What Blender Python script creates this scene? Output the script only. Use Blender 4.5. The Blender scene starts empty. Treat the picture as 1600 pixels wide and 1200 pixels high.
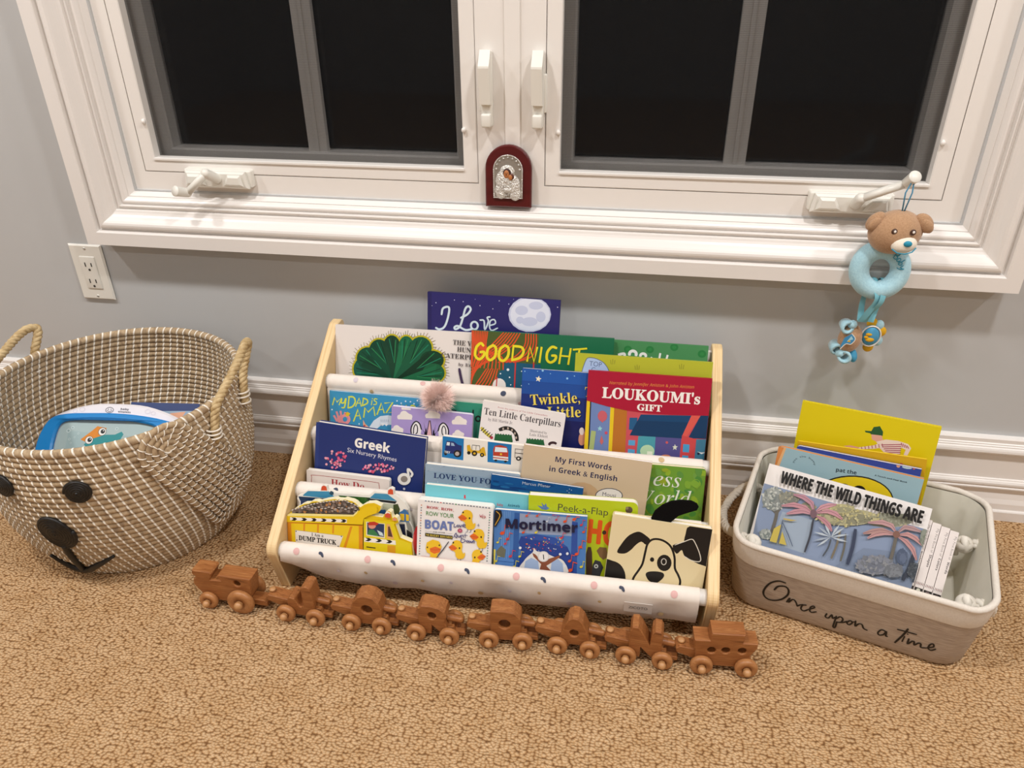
import bpy, bmesh, math, random
from mathutils import Vector, Matrix
from mathutils.geometry import tessellate_polygon

# ------------------------------------------------------------------ camera, world, lights, exposure
SC = bpy.context.scene
COL = SC.collection
R = math.radians
cam = bpy.data.cameras.new('camera')
cam.sensor_width = 36.0
cam.lens = 1188.09 / 1600 * 36.0
cam.clip_start = 0.02
camera = bpy.data.objects.new('camera', cam)
COL.objects.link(camera)
YAW, PITCH, ROLL = 0.17038, 0.51858, -0.00875
fw = Vector((-math.sin(YAW) * math.cos(PITCH), math.cos(YAW) * math.cos(PITCH), -math.sin(PITCH)))
rt = Vector((math.cos(YAW), math.sin(YAW), 0))
up = rt.cross(fw)
rr = rt * math.cos(ROLL) + up * math.sin(ROLL)
uu = up * math.cos(ROLL) - rt * math.sin(ROLL)
m = Matrix((rr, uu, -fw)).transposed().to_4x4()
m.translation = (0.1738, -1.2495, 0.9223)
camera.matrix_world = m
SC.camera = camera

world = bpy.data.worlds.new('night')
world.use_nodes = True
world.node_tree.nodes['Background'].inputs[0].default_value = (0.02, 0.024, 0.03, 1)
world.node_tree.nodes['Background'].inputs[1].default_value = 0.05
SC.world = world

def downlight_or_fill(x, y, power, r=0.10):
    l = bpy.data.lights.new('downlight_or_fill', 'AREA')
    l.shape = 'DISK'
    l.size = r * 2
    l.energy = power
    l.color = (1.0, 0.983, 0.972)
    o = bpy.data.objects.new('downlight_or_fill', l)
    COL.objects.link(o)
    o.location = (x, y, 2.428)
for x, y, p in ((-2.0, -1.05, 24), (-0.72, -1.0, 24), (0.78, -1.0, 24), (2.1, -1.05, 24), (-1.3, -3.0, 15), (1.3, -3.0, 15)):  # last pair, at the back, is unseen fill added to brighten upright faces
    downlight_or_fill(x, y, p)

SC.view_settings.view_transform = 'Standard'
SC.view_settings.look = 'None'
SC.view_settings.gamma = 1
SC.view_settings.use_curve_mapping = False
SC.view_settings.exposure = -0.1
SC.cycles.use_denoising = True
SC.cycles.max_bounces = 8

# ------------------------------------------------------------------ materials
def lin(h):
    if not isinstance(h, str): return tuple(h) + (1,)
    v = [int(h[i:i + 2], 16) / 255 for i in (1, 3, 5)]
    return tuple(c / 12.92 if c <= .04045 else ((c + .055) / 1.055) ** 2.4 for c in v) + (1,)
MATS = {}
def mat(name, col, rough=.5, metal=0, spec=.5, sheen=0):
    k = (name, col, rough)
    if k in MATS: return MATS[k]
    mt = bpy.data.materials.new(name)
    mt.use_nodes = True
    b = mt.node_tree.nodes['Principled BSDF']
    b.inputs['Base Color'].default_value = lin(col)
    b.inputs['Roughness'].default_value = rough
    b.inputs['Metallic'].default_value = metal
    b.inputs['Specular IOR Level'].default_value = spec
    if sheen: b.inputs['Sheen Weight'].default_value = sheen
    MATS[k] = mt
    return mt
def ink(c): return mat('print_' + c[1:], c, .38, spec=.35)
def N(mt, t, **kw):
    n = mt.node_tree.nodes.new(t)
    for k, v in kw.items():
        if k in n.inputs: n.inputs[k].default_value = v
        else: setattr(n, k, v)
    return n
def L(mt, a, b): mt.node_tree.links.new(a, b)
def bsdf(mt): return mt.node_tree.nodes['Principled BSDF']
def ramp(mt, fac, stops):
    r = mt.node_tree.nodes.new('ShaderNodeValToRGB')
    e = r.color_ramp.elements
    while len(e) < len(stops): e.new(.5)
    for q, (p, c) in zip(e, stops): q.position = p; q.color = lin(c)
    L(mt, fac, r.inputs[0])
    return r
def coords(mt, scale, rot=(0, 0, 0)):
    c = N(mt, 'ShaderNodeTexCoord')
    mp = N(mt, 'ShaderNodeMapping')
    mp.inputs['Scale'].default_value = scale
    mp.inputs['Rotation'].default_value = rot
    L(mt, c.outputs['Object'], mp.inputs[0])
    return mp.outputs[0]
def bump(mt, h, strength, dist):
    b = N(mt, 'ShaderNodeBump')
    b.inputs['Strength'].default_value = strength
    b.inputs['Distance'].default_value = dist
    L(mt, h, b.inputs['Height'])
    L(mt, b.outputs[0], bsdf(mt).inputs['Normal'])
def noisy(name, stops, scale, rough=.6, detail=4, bmp=0, dist=.001, rot=(0, 0, 0), spec=.4, distort=0.0, sheen=0):
    mt = mat(name, stops[0][1], rough, spec=spec, sheen=sheen)
    n = N(mt, 'ShaderNodeTexNoise', Scale=1.0, Detail=detail, Distortion=distort)
    L(mt, coords(mt, scale, rot), n.inputs['Vector'])
    r = ramp(mt, n.outputs['Fac'], stops)
    L(mt, r.outputs[0], bsdf(mt).inputs['Base Color'])
    if bmp: bump(mt, n.outputs['Fac'], bmp, dist)
    return mt

WALL = noisy('wall_paint', [(.3, '#bcbdbd'), (.7, '#c1c2c2')], (3, 3, 3), .55, bmp=0)
n_ = N(WALL, 'ShaderNodeTexNoise', Scale=220.0, Detail=2.0)
bump(WALL, n_.outputs['Fac'], .06, .001)
TRIM = mat('white_trim_paint', '#e9e4df', .32)
VINYL = mat('window_vinyl', '#ebe6e0', .3)
PLASTIC = mat('ivory_plastic', '#e6e3da', .35)
CEIL = mat('ceiling_paint', '#d6d2cb', .9)

# looped carpet: rows of small nubs, shade in the gaps painted into the colour
CARPET = mat('loop_carpet', '#c9a06c', .95, spec=.1)
v = coords(CARPET, (1, 1, 1))
nz = N(CARPET, 'ShaderNodeTexNoise', Scale=75.0, Detail=2.0)
L(CARPET, v, nz.inputs['Vector'])
mx = N(CARPET, 'ShaderNodeMix', data_type='RGBA', blend_type='LINEAR_LIGHT')
mx.inputs[0].default_value = .0026
L(CARPET, v, mx.inputs[6]); L(CARPET, nz.outputs['Color'], mx.inputs[7])
mp = N(CARPET, 'ShaderNodeMapping'); mp.inputs['Scale'].default_value = (195, 255, 1)
L(CARPET, mx.outputs[2], mp.inputs[0])
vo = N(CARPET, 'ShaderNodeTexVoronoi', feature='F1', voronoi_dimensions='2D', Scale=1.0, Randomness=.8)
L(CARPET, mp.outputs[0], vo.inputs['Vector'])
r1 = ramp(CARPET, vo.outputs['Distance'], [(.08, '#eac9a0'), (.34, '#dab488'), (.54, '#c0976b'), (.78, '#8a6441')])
big = N(CARPET, 'ShaderNodeTexNoise', Scale=28.0, Detail=6.0)
L(CARPET, v, big.inputs['Vector'])
r2 = ramp(CARPET, big.outputs['Fac'], [(.35, '#eee6da'), (.65, '#ffffff')])
mm = N(CARPET, 'ShaderNodeMix', data_type='RGBA', blend_type='MULTIPLY'); mm.inputs[0].default_value = .8
L(CARPET, r1.outputs[0], mm.inputs[6]); L(CARPET, r2.outputs[0], mm.inputs[7])
L(CARPET, mm.outputs[2], bsdf(CARPET).inputs['Base Color'])
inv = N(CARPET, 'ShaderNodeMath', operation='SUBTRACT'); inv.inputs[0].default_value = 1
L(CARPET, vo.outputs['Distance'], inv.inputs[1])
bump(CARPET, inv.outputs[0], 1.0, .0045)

PINE = noisy('birch_ply_face', [(.35, '#cfae7c'), (.5, '#d9bb8c'), (.7, '#c8a470')], (40, 3, 5), .5, distort=1.5)
PINEEDGE = noisy('ply_edge', [(.35, '#d8b57f'), (.5, '#ecd0a0'), (.65, '#e0bd88')], (260, 6, 6), .5)
OAK = noisy('oiled_oak', [(.30, '#70401f'), (.42, '#a3683a'), (.50, '#875128'), (.60, '#ad7444'), (.72, '#7e4c26')], (10, 260, 320), .42, distort=1.2, detail=5)
WHEELWOOD = noisy('maple_wheel', [(.3, '#9b6438'), (.55, '#b17b4c'), (.75, '#8d5830')], (50, 120, 50), .38, distort=1.0)
PEG = mat('birch_peg', '#b98858', .4)
HOLEWOOD = mat('wood_bore', '#6a3f20', .6)
SLING = noisy('printed_canvas', [(.3, '#ebe2d8'), (.7, '#e6dcd2')], (60, 60, 60), .85, spec=.2)
SEAGRASS = noisy('seagrass', [(.3, '#917b62'), (.5, '#b09878'), (.7, '#c0a98a')], (160, 160, 60), .75, detail=3, spec=.25)
STITCH = mat('white_stitch', '#f0e9dc', .6)
ROPE = noisy('seagrass_rope', [(.3, '#a78a5c'), (.6, '#cdb589')], (90, 90, 90), .7)
BLACKROPE = noisy('black_raffia', [(.35, '#0f0e0e'), (.7, '#262320')], (300, 300, 300), .45)
LINEN = noisy('linen_weave', [(.3, '#a08f80'), (.5, '#b09f8e'), (.7, '#bcab9b')], (60, 60, 600), .9, detail=3, spec=.15, bmp=.15)
CANVAS = noisy('cotton_canvas', [(.3, '#d9d0c4'), (.7, '#e2dacf')], (400, 400, 400), .9, spec=.15, bmp=.15)
LINING = noisy('cotton_lining', [(.3, '#d8d4c6'), (.7, '#dedacd')], (30, 30, 30), .9, spec=.15)
COTTON = mat('cotton_rope', '#e3ddd2', .85, spec=.2)

# ------------------------------------------------------------------ mesh building
class MB:
    def __init__(s): s.v = []; s.f = []; s.m = []; s.mats = []; s.sm = []
    def mi(s, mt):
        if mt not in s.mats: s.mats.append(mt)
        return s.mats.index(mt)
    def add(s, vs, fs, mt, smooth=False):
        o = len(s.v); k = s.mi(mt)
        s.v += [tuple(q) for q in vs]
        for f in fs: s.f.append(tuple(i + o for i in f)); s.m.append(k); s.sm.append(smooth)
    def box(s, c, d, mt, M=None):
        x, y, z = (q / 2 for q in d)
        vs = [Vector((c[0] + a * x, c[1] + b * y, c[2] + e * z)) for a in (-1, 1) for b in (-1, 1) for e in (-1, 1)]
        if M: vs = [M @ q for q in vs]
        s.add(vs, [(0, 1, 3, 2), (4, 6, 7, 5), (0, 4, 5, 1), (2, 3, 7, 6), (0, 2, 6, 4), (1, 5, 7, 3)], mt)
    def bbox(s, c, d, r, mt, M=None, n=3):
        """box with rounded edges (all axes) made from a rounded-rectangle loft"""
        x, y, z = (q / 2 for q in d); rings = []
        prof = [(z, 0)] and []
        for i in range(n + 1):
            a = math.pi / 2 * i / n
            prof.append((-z + r - r * math.cos(a), r - r * math.sin(a)))
        prof += [(-p, q) for p, q in reversed(prof)]
        K = 4 * (n + 1)
        for zz, ins in prof:
            for q in range(4):
                sx, sy = ((1, 1), (-1, 1), (-1, -1), (1, -1))[q]
                for i in range(n + 1):
                    a = math.pi / 2 * (q + i / n); rr_ = max(r - ins, 1e-5)
                    rings.append(Vector((c[0] + sx * (x - r) + rr_ * math.cos(a), c[1] + sy * (y - r) + rr_ * math.sin(a), c[2] + zz)))
        if M: rings = [M @ q for q in rings]
        P = len(prof); fs = [tuple(reversed(range(K))), tuple(range((P - 1) * K, P * K))]
        for j in range(P - 1):
            for i in range(K):
                fs.append((j * K + i, j * K + (i + 1) % K, (j + 1) * K + (i + 1) % K, (j + 1) * K + i))
        s.add(rings, fs, mt, True)
    def tube(s, pts, r, mt, n=8, closed=False, cap=True, flat=None):
        pts = [Vector(p) for p in pts]; vs = []; fs = []; m = len(pts); prev = None
        for i, p in enumerate(pts):
            a = pts[i - 1] if (i or closed) else pts[0]
            b = pts[(i + 1) % m] if (i < m - 1 or closed) else pts[-1]
            t = (b - a).normalized()
            if prev is None:
                ref = Vector((0, 0, 1)) if abs(t.z) < .9 else Vector((1, 0, 0))
                nx = (ref - t * ref.dot(t)).normalized()
            else:
                nx = (prev - t * prev.dot(t)).normalized()
            prev = nx; ny = t.cross(nx); q = r(i / (m - 1)) if callable(r) else r
            for j in range(n):
                an = 2 * math.pi * j / n
                vs.append(p + nx * q * math.cos(an) + ny * q * (flat or 1) * math.sin(an))
        for i in range(m if closed else m - 1):
            for j in range(n):
                fs.append((i * n + j, i * n + (j + 1) % n, ((i + 1) % m) * n + (j + 1) % n, ((i + 1) % m) * n + j))
        if cap and not closed: fs += [tuple(reversed(range(n))), tuple(range((m - 1) * n, m * n))]
        s.add(vs, fs, mt, True)
    def cyl(s, a, b, r, mt, n=20, r2=None):
        a, b = Vector(a), Vector(b); t = (b - a).normalized()
        ref = Vector((0, 0, 1)) if abs(t.z) < .9 else Vector((1, 0, 0))
        nx = (ref - t * ref.dot(t)).normalized(); ny = t.cross(nx); r2 = r if r2 is None else r2
        vs = [a + (nx * math.cos(2 * math.pi * j / n) + ny * math.sin(2 * math.pi * j / n)) * r for j in range(n)]
        vs += [b + (nx * math.cos(2 * math.pi * j / n) + ny * math.sin(2 * math.pi * j / n)) * r2 for j in range(n)]
        s.add(vs, [(j, (j + 1) % n, n + (j + 1) % n, n + j) for j in range(n)], mt, True)
        s.add(vs[:n], [tuple(reversed(range(n)))], mt); s.add(vs[n:], [tuple(range(n))], mt)
    def lathe(s, prof, mt, a, ax, n=28):
        """prof: (radius, distance along ax) from point a"""
        a, t = Vector(a), Vector(ax).normalized()
        ref = Vector((0, 0, 1)) if abs(t.z) < .9 else Vector((1, 0, 0))
        nx = (ref - t * ref.dot(t)).normalized(); ny = t.cross(nx); vs = []; fs = []
        for r, d in prof:
            for j in range(n):
                an = 2 * math.pi * j / n
                vs.append(a + t * d + (nx * math.cos(an) + ny * math.sin(an)) * max(r, 1e-5))
        for i in range(len(prof) - 1):
            for j in range(n): fs.append((i * n + j, i * n + (j + 1) % n, (i + 1) * n + (j + 1) % n, (i + 1) * n + j))
        s.add(vs, fs, mt, True)
    def ball(s, c, r, mt, M=None, nu=20, nv=12):
        rx, ry, rz = (r, r, r) if not isinstance(r, (tuple, list)) else r
        vs = []; fs = []
        for i in range(nv + 1):
            t = math.pi * i / nv
            for j in range(nu):
                a = 2 * math.pi * j / nu
                q = Vector((rx * math.sin(t) * math.cos(a), ry * math.sin(t) * math.sin(a), rz * math.cos(t)))
                if M: q = M @ q
                vs.append(q + Vector(c))
        for i in range(nv):
            for j in range(nu): fs.append((i * nu + j, (i + 1) * nu + j, (i + 1) * nu + (j + 1) % nu, i * nu + (j + 1) % nu))
        s.add(vs, fs, mt, True)
    def prism(s, loops, y0, y1, mt, side=None, M=None, bev=0):
        """2D loops (x,z), first the outline then holes, extruded along y; front face at y0"""
        if not isinstance(loops[0][0], (tuple, list)): loops = [loops]
        def area(l): return sum(l[i - 1][0] * l[i][1] - l[i][0] * l[i - 1][1] for i in range(len(l)))
        lp = []
        for i, l in enumerate(loops):
            l = [tuple(q) for q in l]
            if (area(l) > 0) != (i == 0): l = l[::-1]
            lp.append(l)
        flat = [q for l in lp for q in l]
        tri = tessellate_polygon([[Vector((q[0], q[1], 0)) for q in l] for l in lp])
        T = (lambda x, y, z: M @ Vector((x, y, z))) if M else (lambda x, y, z: Vector((x, y, z)))
        def face(y, ins, flip):
            fs = []
            for a, b, c in tri:
                A, B, Cc = flat[a], flat[b], flat[c]
                ar = (B[0] - A[0]) * (Cc[1] - A[1]) - (B[1] - A[1]) * (Cc[0] - A[0])
                f = (a, b, c) if ar > 0 else (a, c, b)
                fs.append(f if not flip else f[::-1])
            return fs
        def inset(l, d):
            o = []
            for i in range(len(l)):
                p, q, r_ = Vector(l[i - 1]), Vector(l[i]), Vector(l[(i + 1) % len(l)])
                e1, e2 = (q - p), (r_ - q)
                if e1.length < 1e-9 or e2.length < 1e-9: o.append(tuple(q)); continue
                e1.normalize(); e2.normalize()
                n1, n2 = Vector((-e1.y, e1.x)), Vector((-e2.y, e2.x)); b = n1 + n2
                if b.length < .3: o.append(tuple(q)); continue
                o.append(tuple(q + b * (d / max(b.dot(n1), .5))))
            return o
        if bev:
            inn = [q for l in lp for q in inset(l, bev)]
            s.add([T(x, y0, z) for x, z in inn], face(0, 0, False), mt)
            s.add([T(x, y1, z) for x, z in inn], face(0, 0, True), mt)
            lay = [(inn, y0), (flat, y0 + bev), (flat, y1 - bev), (inn, y1)]
        else:
            s.add([T(x, y0, z) for x, z in flat], face(0, 0, False), mt)
            s.add([T(x, y1, z) for x, z in flat], face(0, 0, True), mt)
            lay = [(flat, y0), (flat, y1)]
        for (A, ya), (B, yb) in zip(lay, lay[1:]):
            o = 0
            for l in lp:
                k = len(l)
                vs = [T(A[o + i][0], ya, A[o + i][1]) for i in range(k)] + [T(B[o + i][0], yb, B[o + i][1]) for i in range(k)]
                s.add(vs, [(i, k + i, k + (i + 1) % k, (i + 1) % k) for i in range(k)], side or mt, False)
                o += k
    def build(s, name, parent=None, loc=None, mod=None):
        me = bpy.data.meshes.new(name)
        me.from_pydata(s.v, [], s.f)
        for mt in s.mats: me.materials.append(mt)
        me.polygons.foreach_set('material_index', s.m)
        me.polygons.foreach_set('use_smooth', s.sm)
        me.update()
        o = bpy.data.objects.new(name, me)
        COL.objects.link(o)
        if parent: o.parent = parent
        if loc: o.location = loc
        return o
def thing(name, label, cat, M=None, group=None, kind=None):
    o = bpy.data.objects.new(name, None)
    COL.objects.link(o)
    o.empty_display_size = .05
    if isinstance(M, Matrix): o.matrix_world = M
    elif M: o.location = M
    return tag(o, label, cat, group, kind)
def tag(o, label=None, cat=None, group=None, kind=None):
    if label: o['label'] = label
    if cat: o['category'] = cat
    if group: o['group'] = group
    if kind: o['kind'] = kind
    return o
def copy_tree(o, parent=None):
    c = o.copy(); COL.objects.link(c)
    if parent: c.parent = parent
    for ch in list(o.children): copy_tree(ch, c)
    return c
def spline(pts, closed=False, k=5):
    P = [Vector(p) for p in pts]; n = len(P); o = []
    if n < 3: return P
    for i in range(n if closed else n - 1):
        a, b, c, d = (P[(i - 1) % n] if (i or closed) else P[0] * 2 - P[1]), P[i], P[(i + 1) % n], (P[(i + 2) % n] if (i < n - 2 or closed) else P[-1] * 2 - P[-2])
        for j in range(k):
            t = j / k
            o.append(.5 * ((2 * b) + (c - a) * t + (2 * a - 5 * b + 4 * c - d) * t * t + (3 * b - a - 3 * c + d) * t ** 3))
    if not closed: o.append(P[-1])
    return o

# ------------------------------------------------------------------ printed art: flat shapes, strokes and lettering
STY = {'NB': (0x1D5D4, 0x1D5EE), 'SB': (0x1D400, 0x1D41A), 'SI': (0x1D434, 0x1D44E), 'NI': (0x1D608, 0x1D622), 'SC': (0x1D4D0, 0x1D4EA)}
GL = {}
def glyphs(style, txt):
    k = (style, txt)
    if k in GL: return GL[k]
    s = txt
    if style in STY:
        U, l = STY[style]
        s = ''.join(chr(U + ord(c) - 65) if 'A' <= c <= 'Z' else chr(l + ord(c) - 97) if 'a' <= c <= 'z' else c for c in txt)
    c = bpy.data.curves.new('lettering', 'FONT'); c.body = s; c.resolution_u = 3
    o = bpy.data.objects.new('lettering', c)
    me = o.to_mesh()
    vs = [(q.co.x, q.co.y) for q in me.vertices]; fs = [tuple(p.vertices) for p in me.polygons]
    o.to_mesh_clear(); bpy.data.objects.remove(o); bpy.data.curves.remove(c)
    GL[k] = (vs, fs)
    return GL[k]
CAPS = {}
def capheight(style):
    if style not in CAPS:
        vs, _ = glyphs(style, 'H'); CAPS[style] = max(v[1] for v in vs)
    return CAPS[style]
def ribbon(pts, w, closed=False):
    P = [Vector(p) for p in pts]; n = len(P); Lf = []; Rt = []
    for i in range(n):
        a = P[i - 1] if (i or closed) else P[0]; b = P[(i + 1) % n] if (i < n - 1 or closed) else P[-1]
        d = (b - a)
        d = d.normalized() if d.length > 1e-9 else Vector((1, 0))
        if not closed and i == 0: p = P[i] - d * w * .3
        elif not closed and i == n - 1: p = P[i] + d * w * .3
        else: p = P[i]
        q = Vector((-d.y, d.x)) * w / 2
        if not closed and i in (0, n - 1): q = q * .75
        Lf.append(p + q); Rt.append(p - q)
    return Lf, Rt
def clip(p, W, H, e=.0003):
    for ax, lim, sg in ((0, e, 1), (0, W - e, -1), (1, e, 1), (1, H - e, -1)):
        o = []
        for i in range(len(p)):
            a, b = p[i - 1], p[i]; ia, ib = (a[ax] - lim) * sg >= 0, (b[ax] - lim) * sg >= 0
            if ia != ib:
                t = (lim - a[ax]) / (b[ax] - a[ax]); o.append((a[0] + t * (b[0] - a[0]), a[1] + t * (b[1] - a[1])))
            if ib: o.append(b)
        p = o
        if len(p) < 3: return []
    return p
class Art:
    """collects printed shapes on the plane y = y0 (facing -y), one thin ink layer after another"""
    def __init__(s, mb, x0=0, y0=0, W=None, H=None, step=1.2e-5, T=None): s.mb, s.x0, s.y, s.W, s.H, s.st = mb, x0, y0, W, H, step; s.T = T
    def P(s, x, z, dy=0):
        q = (x + s.x0, s.y - dy, z)
        return s.T(q) if s.T else q
    def poly(s, col, pts):
        if s.W: pts = clip(pts, s.W, s.H)
        if len(pts) < 3: return
        s.y -= s.st
        tri = tessellate_polygon([[Vector((a, b, 0)) for a, b in pts]]); fs = []
        for a, b, c in tri:
            A, B, Cc = pts[a], pts[b], pts[c]
            ar = (B[0] - A[0]) * (Cc[1] - A[1]) - (B[1] - A[1]) * (Cc[0] - A[0])
            if abs(ar) > 1e-14: fs.append((a, b, c) if ar > 0 else (a, c, b))
        s.mb.add([s.P(a, b) for a, b in pts], fs, ink(col) if isinstance(col, str) else col)
    def ell(s, col, cx, cy, ax, ay, bx, by, n=18):
        s.poly(col, [(cx + ax * math.cos(2 * math.pi * i / n) + bx * math.sin(2 * math.pi * i / n), cy + ay * math.cos(2 * math.pi * i / n) + by * math.sin(2 * math.pi * i / n)) for i in range(n)])
    def stroke(s, col, w, pts, closed=False, smooth=True):
        pts = [Vector(p) for p in pts]
        if smooth and len(pts) > 2: pts = spline(pts, closed, 4)
        Lf, Rt = ribbon(pts, w, closed); n = len(Lf); s.y -= s.st
        vs = [s.P(p.x, p.y, i * 3e-7) for i, p in enumerate(Lf)] + [s.P(p.x, p.y, i * 3e-7) for i, p in enumerate(Rt)]
        s.mb.add(vs, [(n + i, n + (i + 1) % n, (i + 1) % n, i) for i in range(n if closed else n - 1)], ink(col) if isinstance(col, str) else col)
    def text(s, col, style, txt, x0, y0, x1, y1, cap):
        if style[-1] == '+':
            e = cap * .028
            for a, c in ((-e, 0), (e, 0), (0, e), (0, -e), (0, 0)): s.text(col, style[:-1], txt, x0 + a, y0 + c, x1 + a, y1 + c, cap)
            return
        vs, fs = glyphs(style, txt)
        if not vs: return
        a, b = min(v[0] for v in vs), max(v[0] for v in vs); d = Vector((x1 - x0, y1 - y0)); k = d.length / (b - a); d.normalize()
        h = cap / capheight(style); s.y -= s.st
        q = [(x0 + (v[0] - a) * k * d.x - v[1] * h * d.y, y0 + (v[0] - a) * k * d.y + v[1] * h * d.x) for v in vs]
        W, H = s.W or 9, s.H or 9
        if s.W: q = [(min(max(x, .0004), W - .0004), min(max(z, .0004), H - .0004)) for x, z in q]
        s.mb.add([s.P(x, z) for x, z in q], fs, ink(col) if isinstance(col, str) else col)
    def run(s, items):
        k = 1e-4
        for it in items:
            t = it[0]
            if t == 'p': s.poly(it[1], [(it[2][i] * k, it[2][i + 1] * k) for i in range(0, len(it[2]), 2)])
            elif t == 'e': s.ell(it[1], *[q * k for q in it[3:9]], n=it[2])
            elif t == 's': s.stroke(it[1], it[2] * k, [(it[5][i] * k, it[5][i + 1] * k) for i in range(0, len(it[5]), 2)], bool(it[3]), bool(it[4]))
            elif t == 't': s.text(it[1], it[2], it[3], *[q * k for q in it[4:9]])
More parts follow.
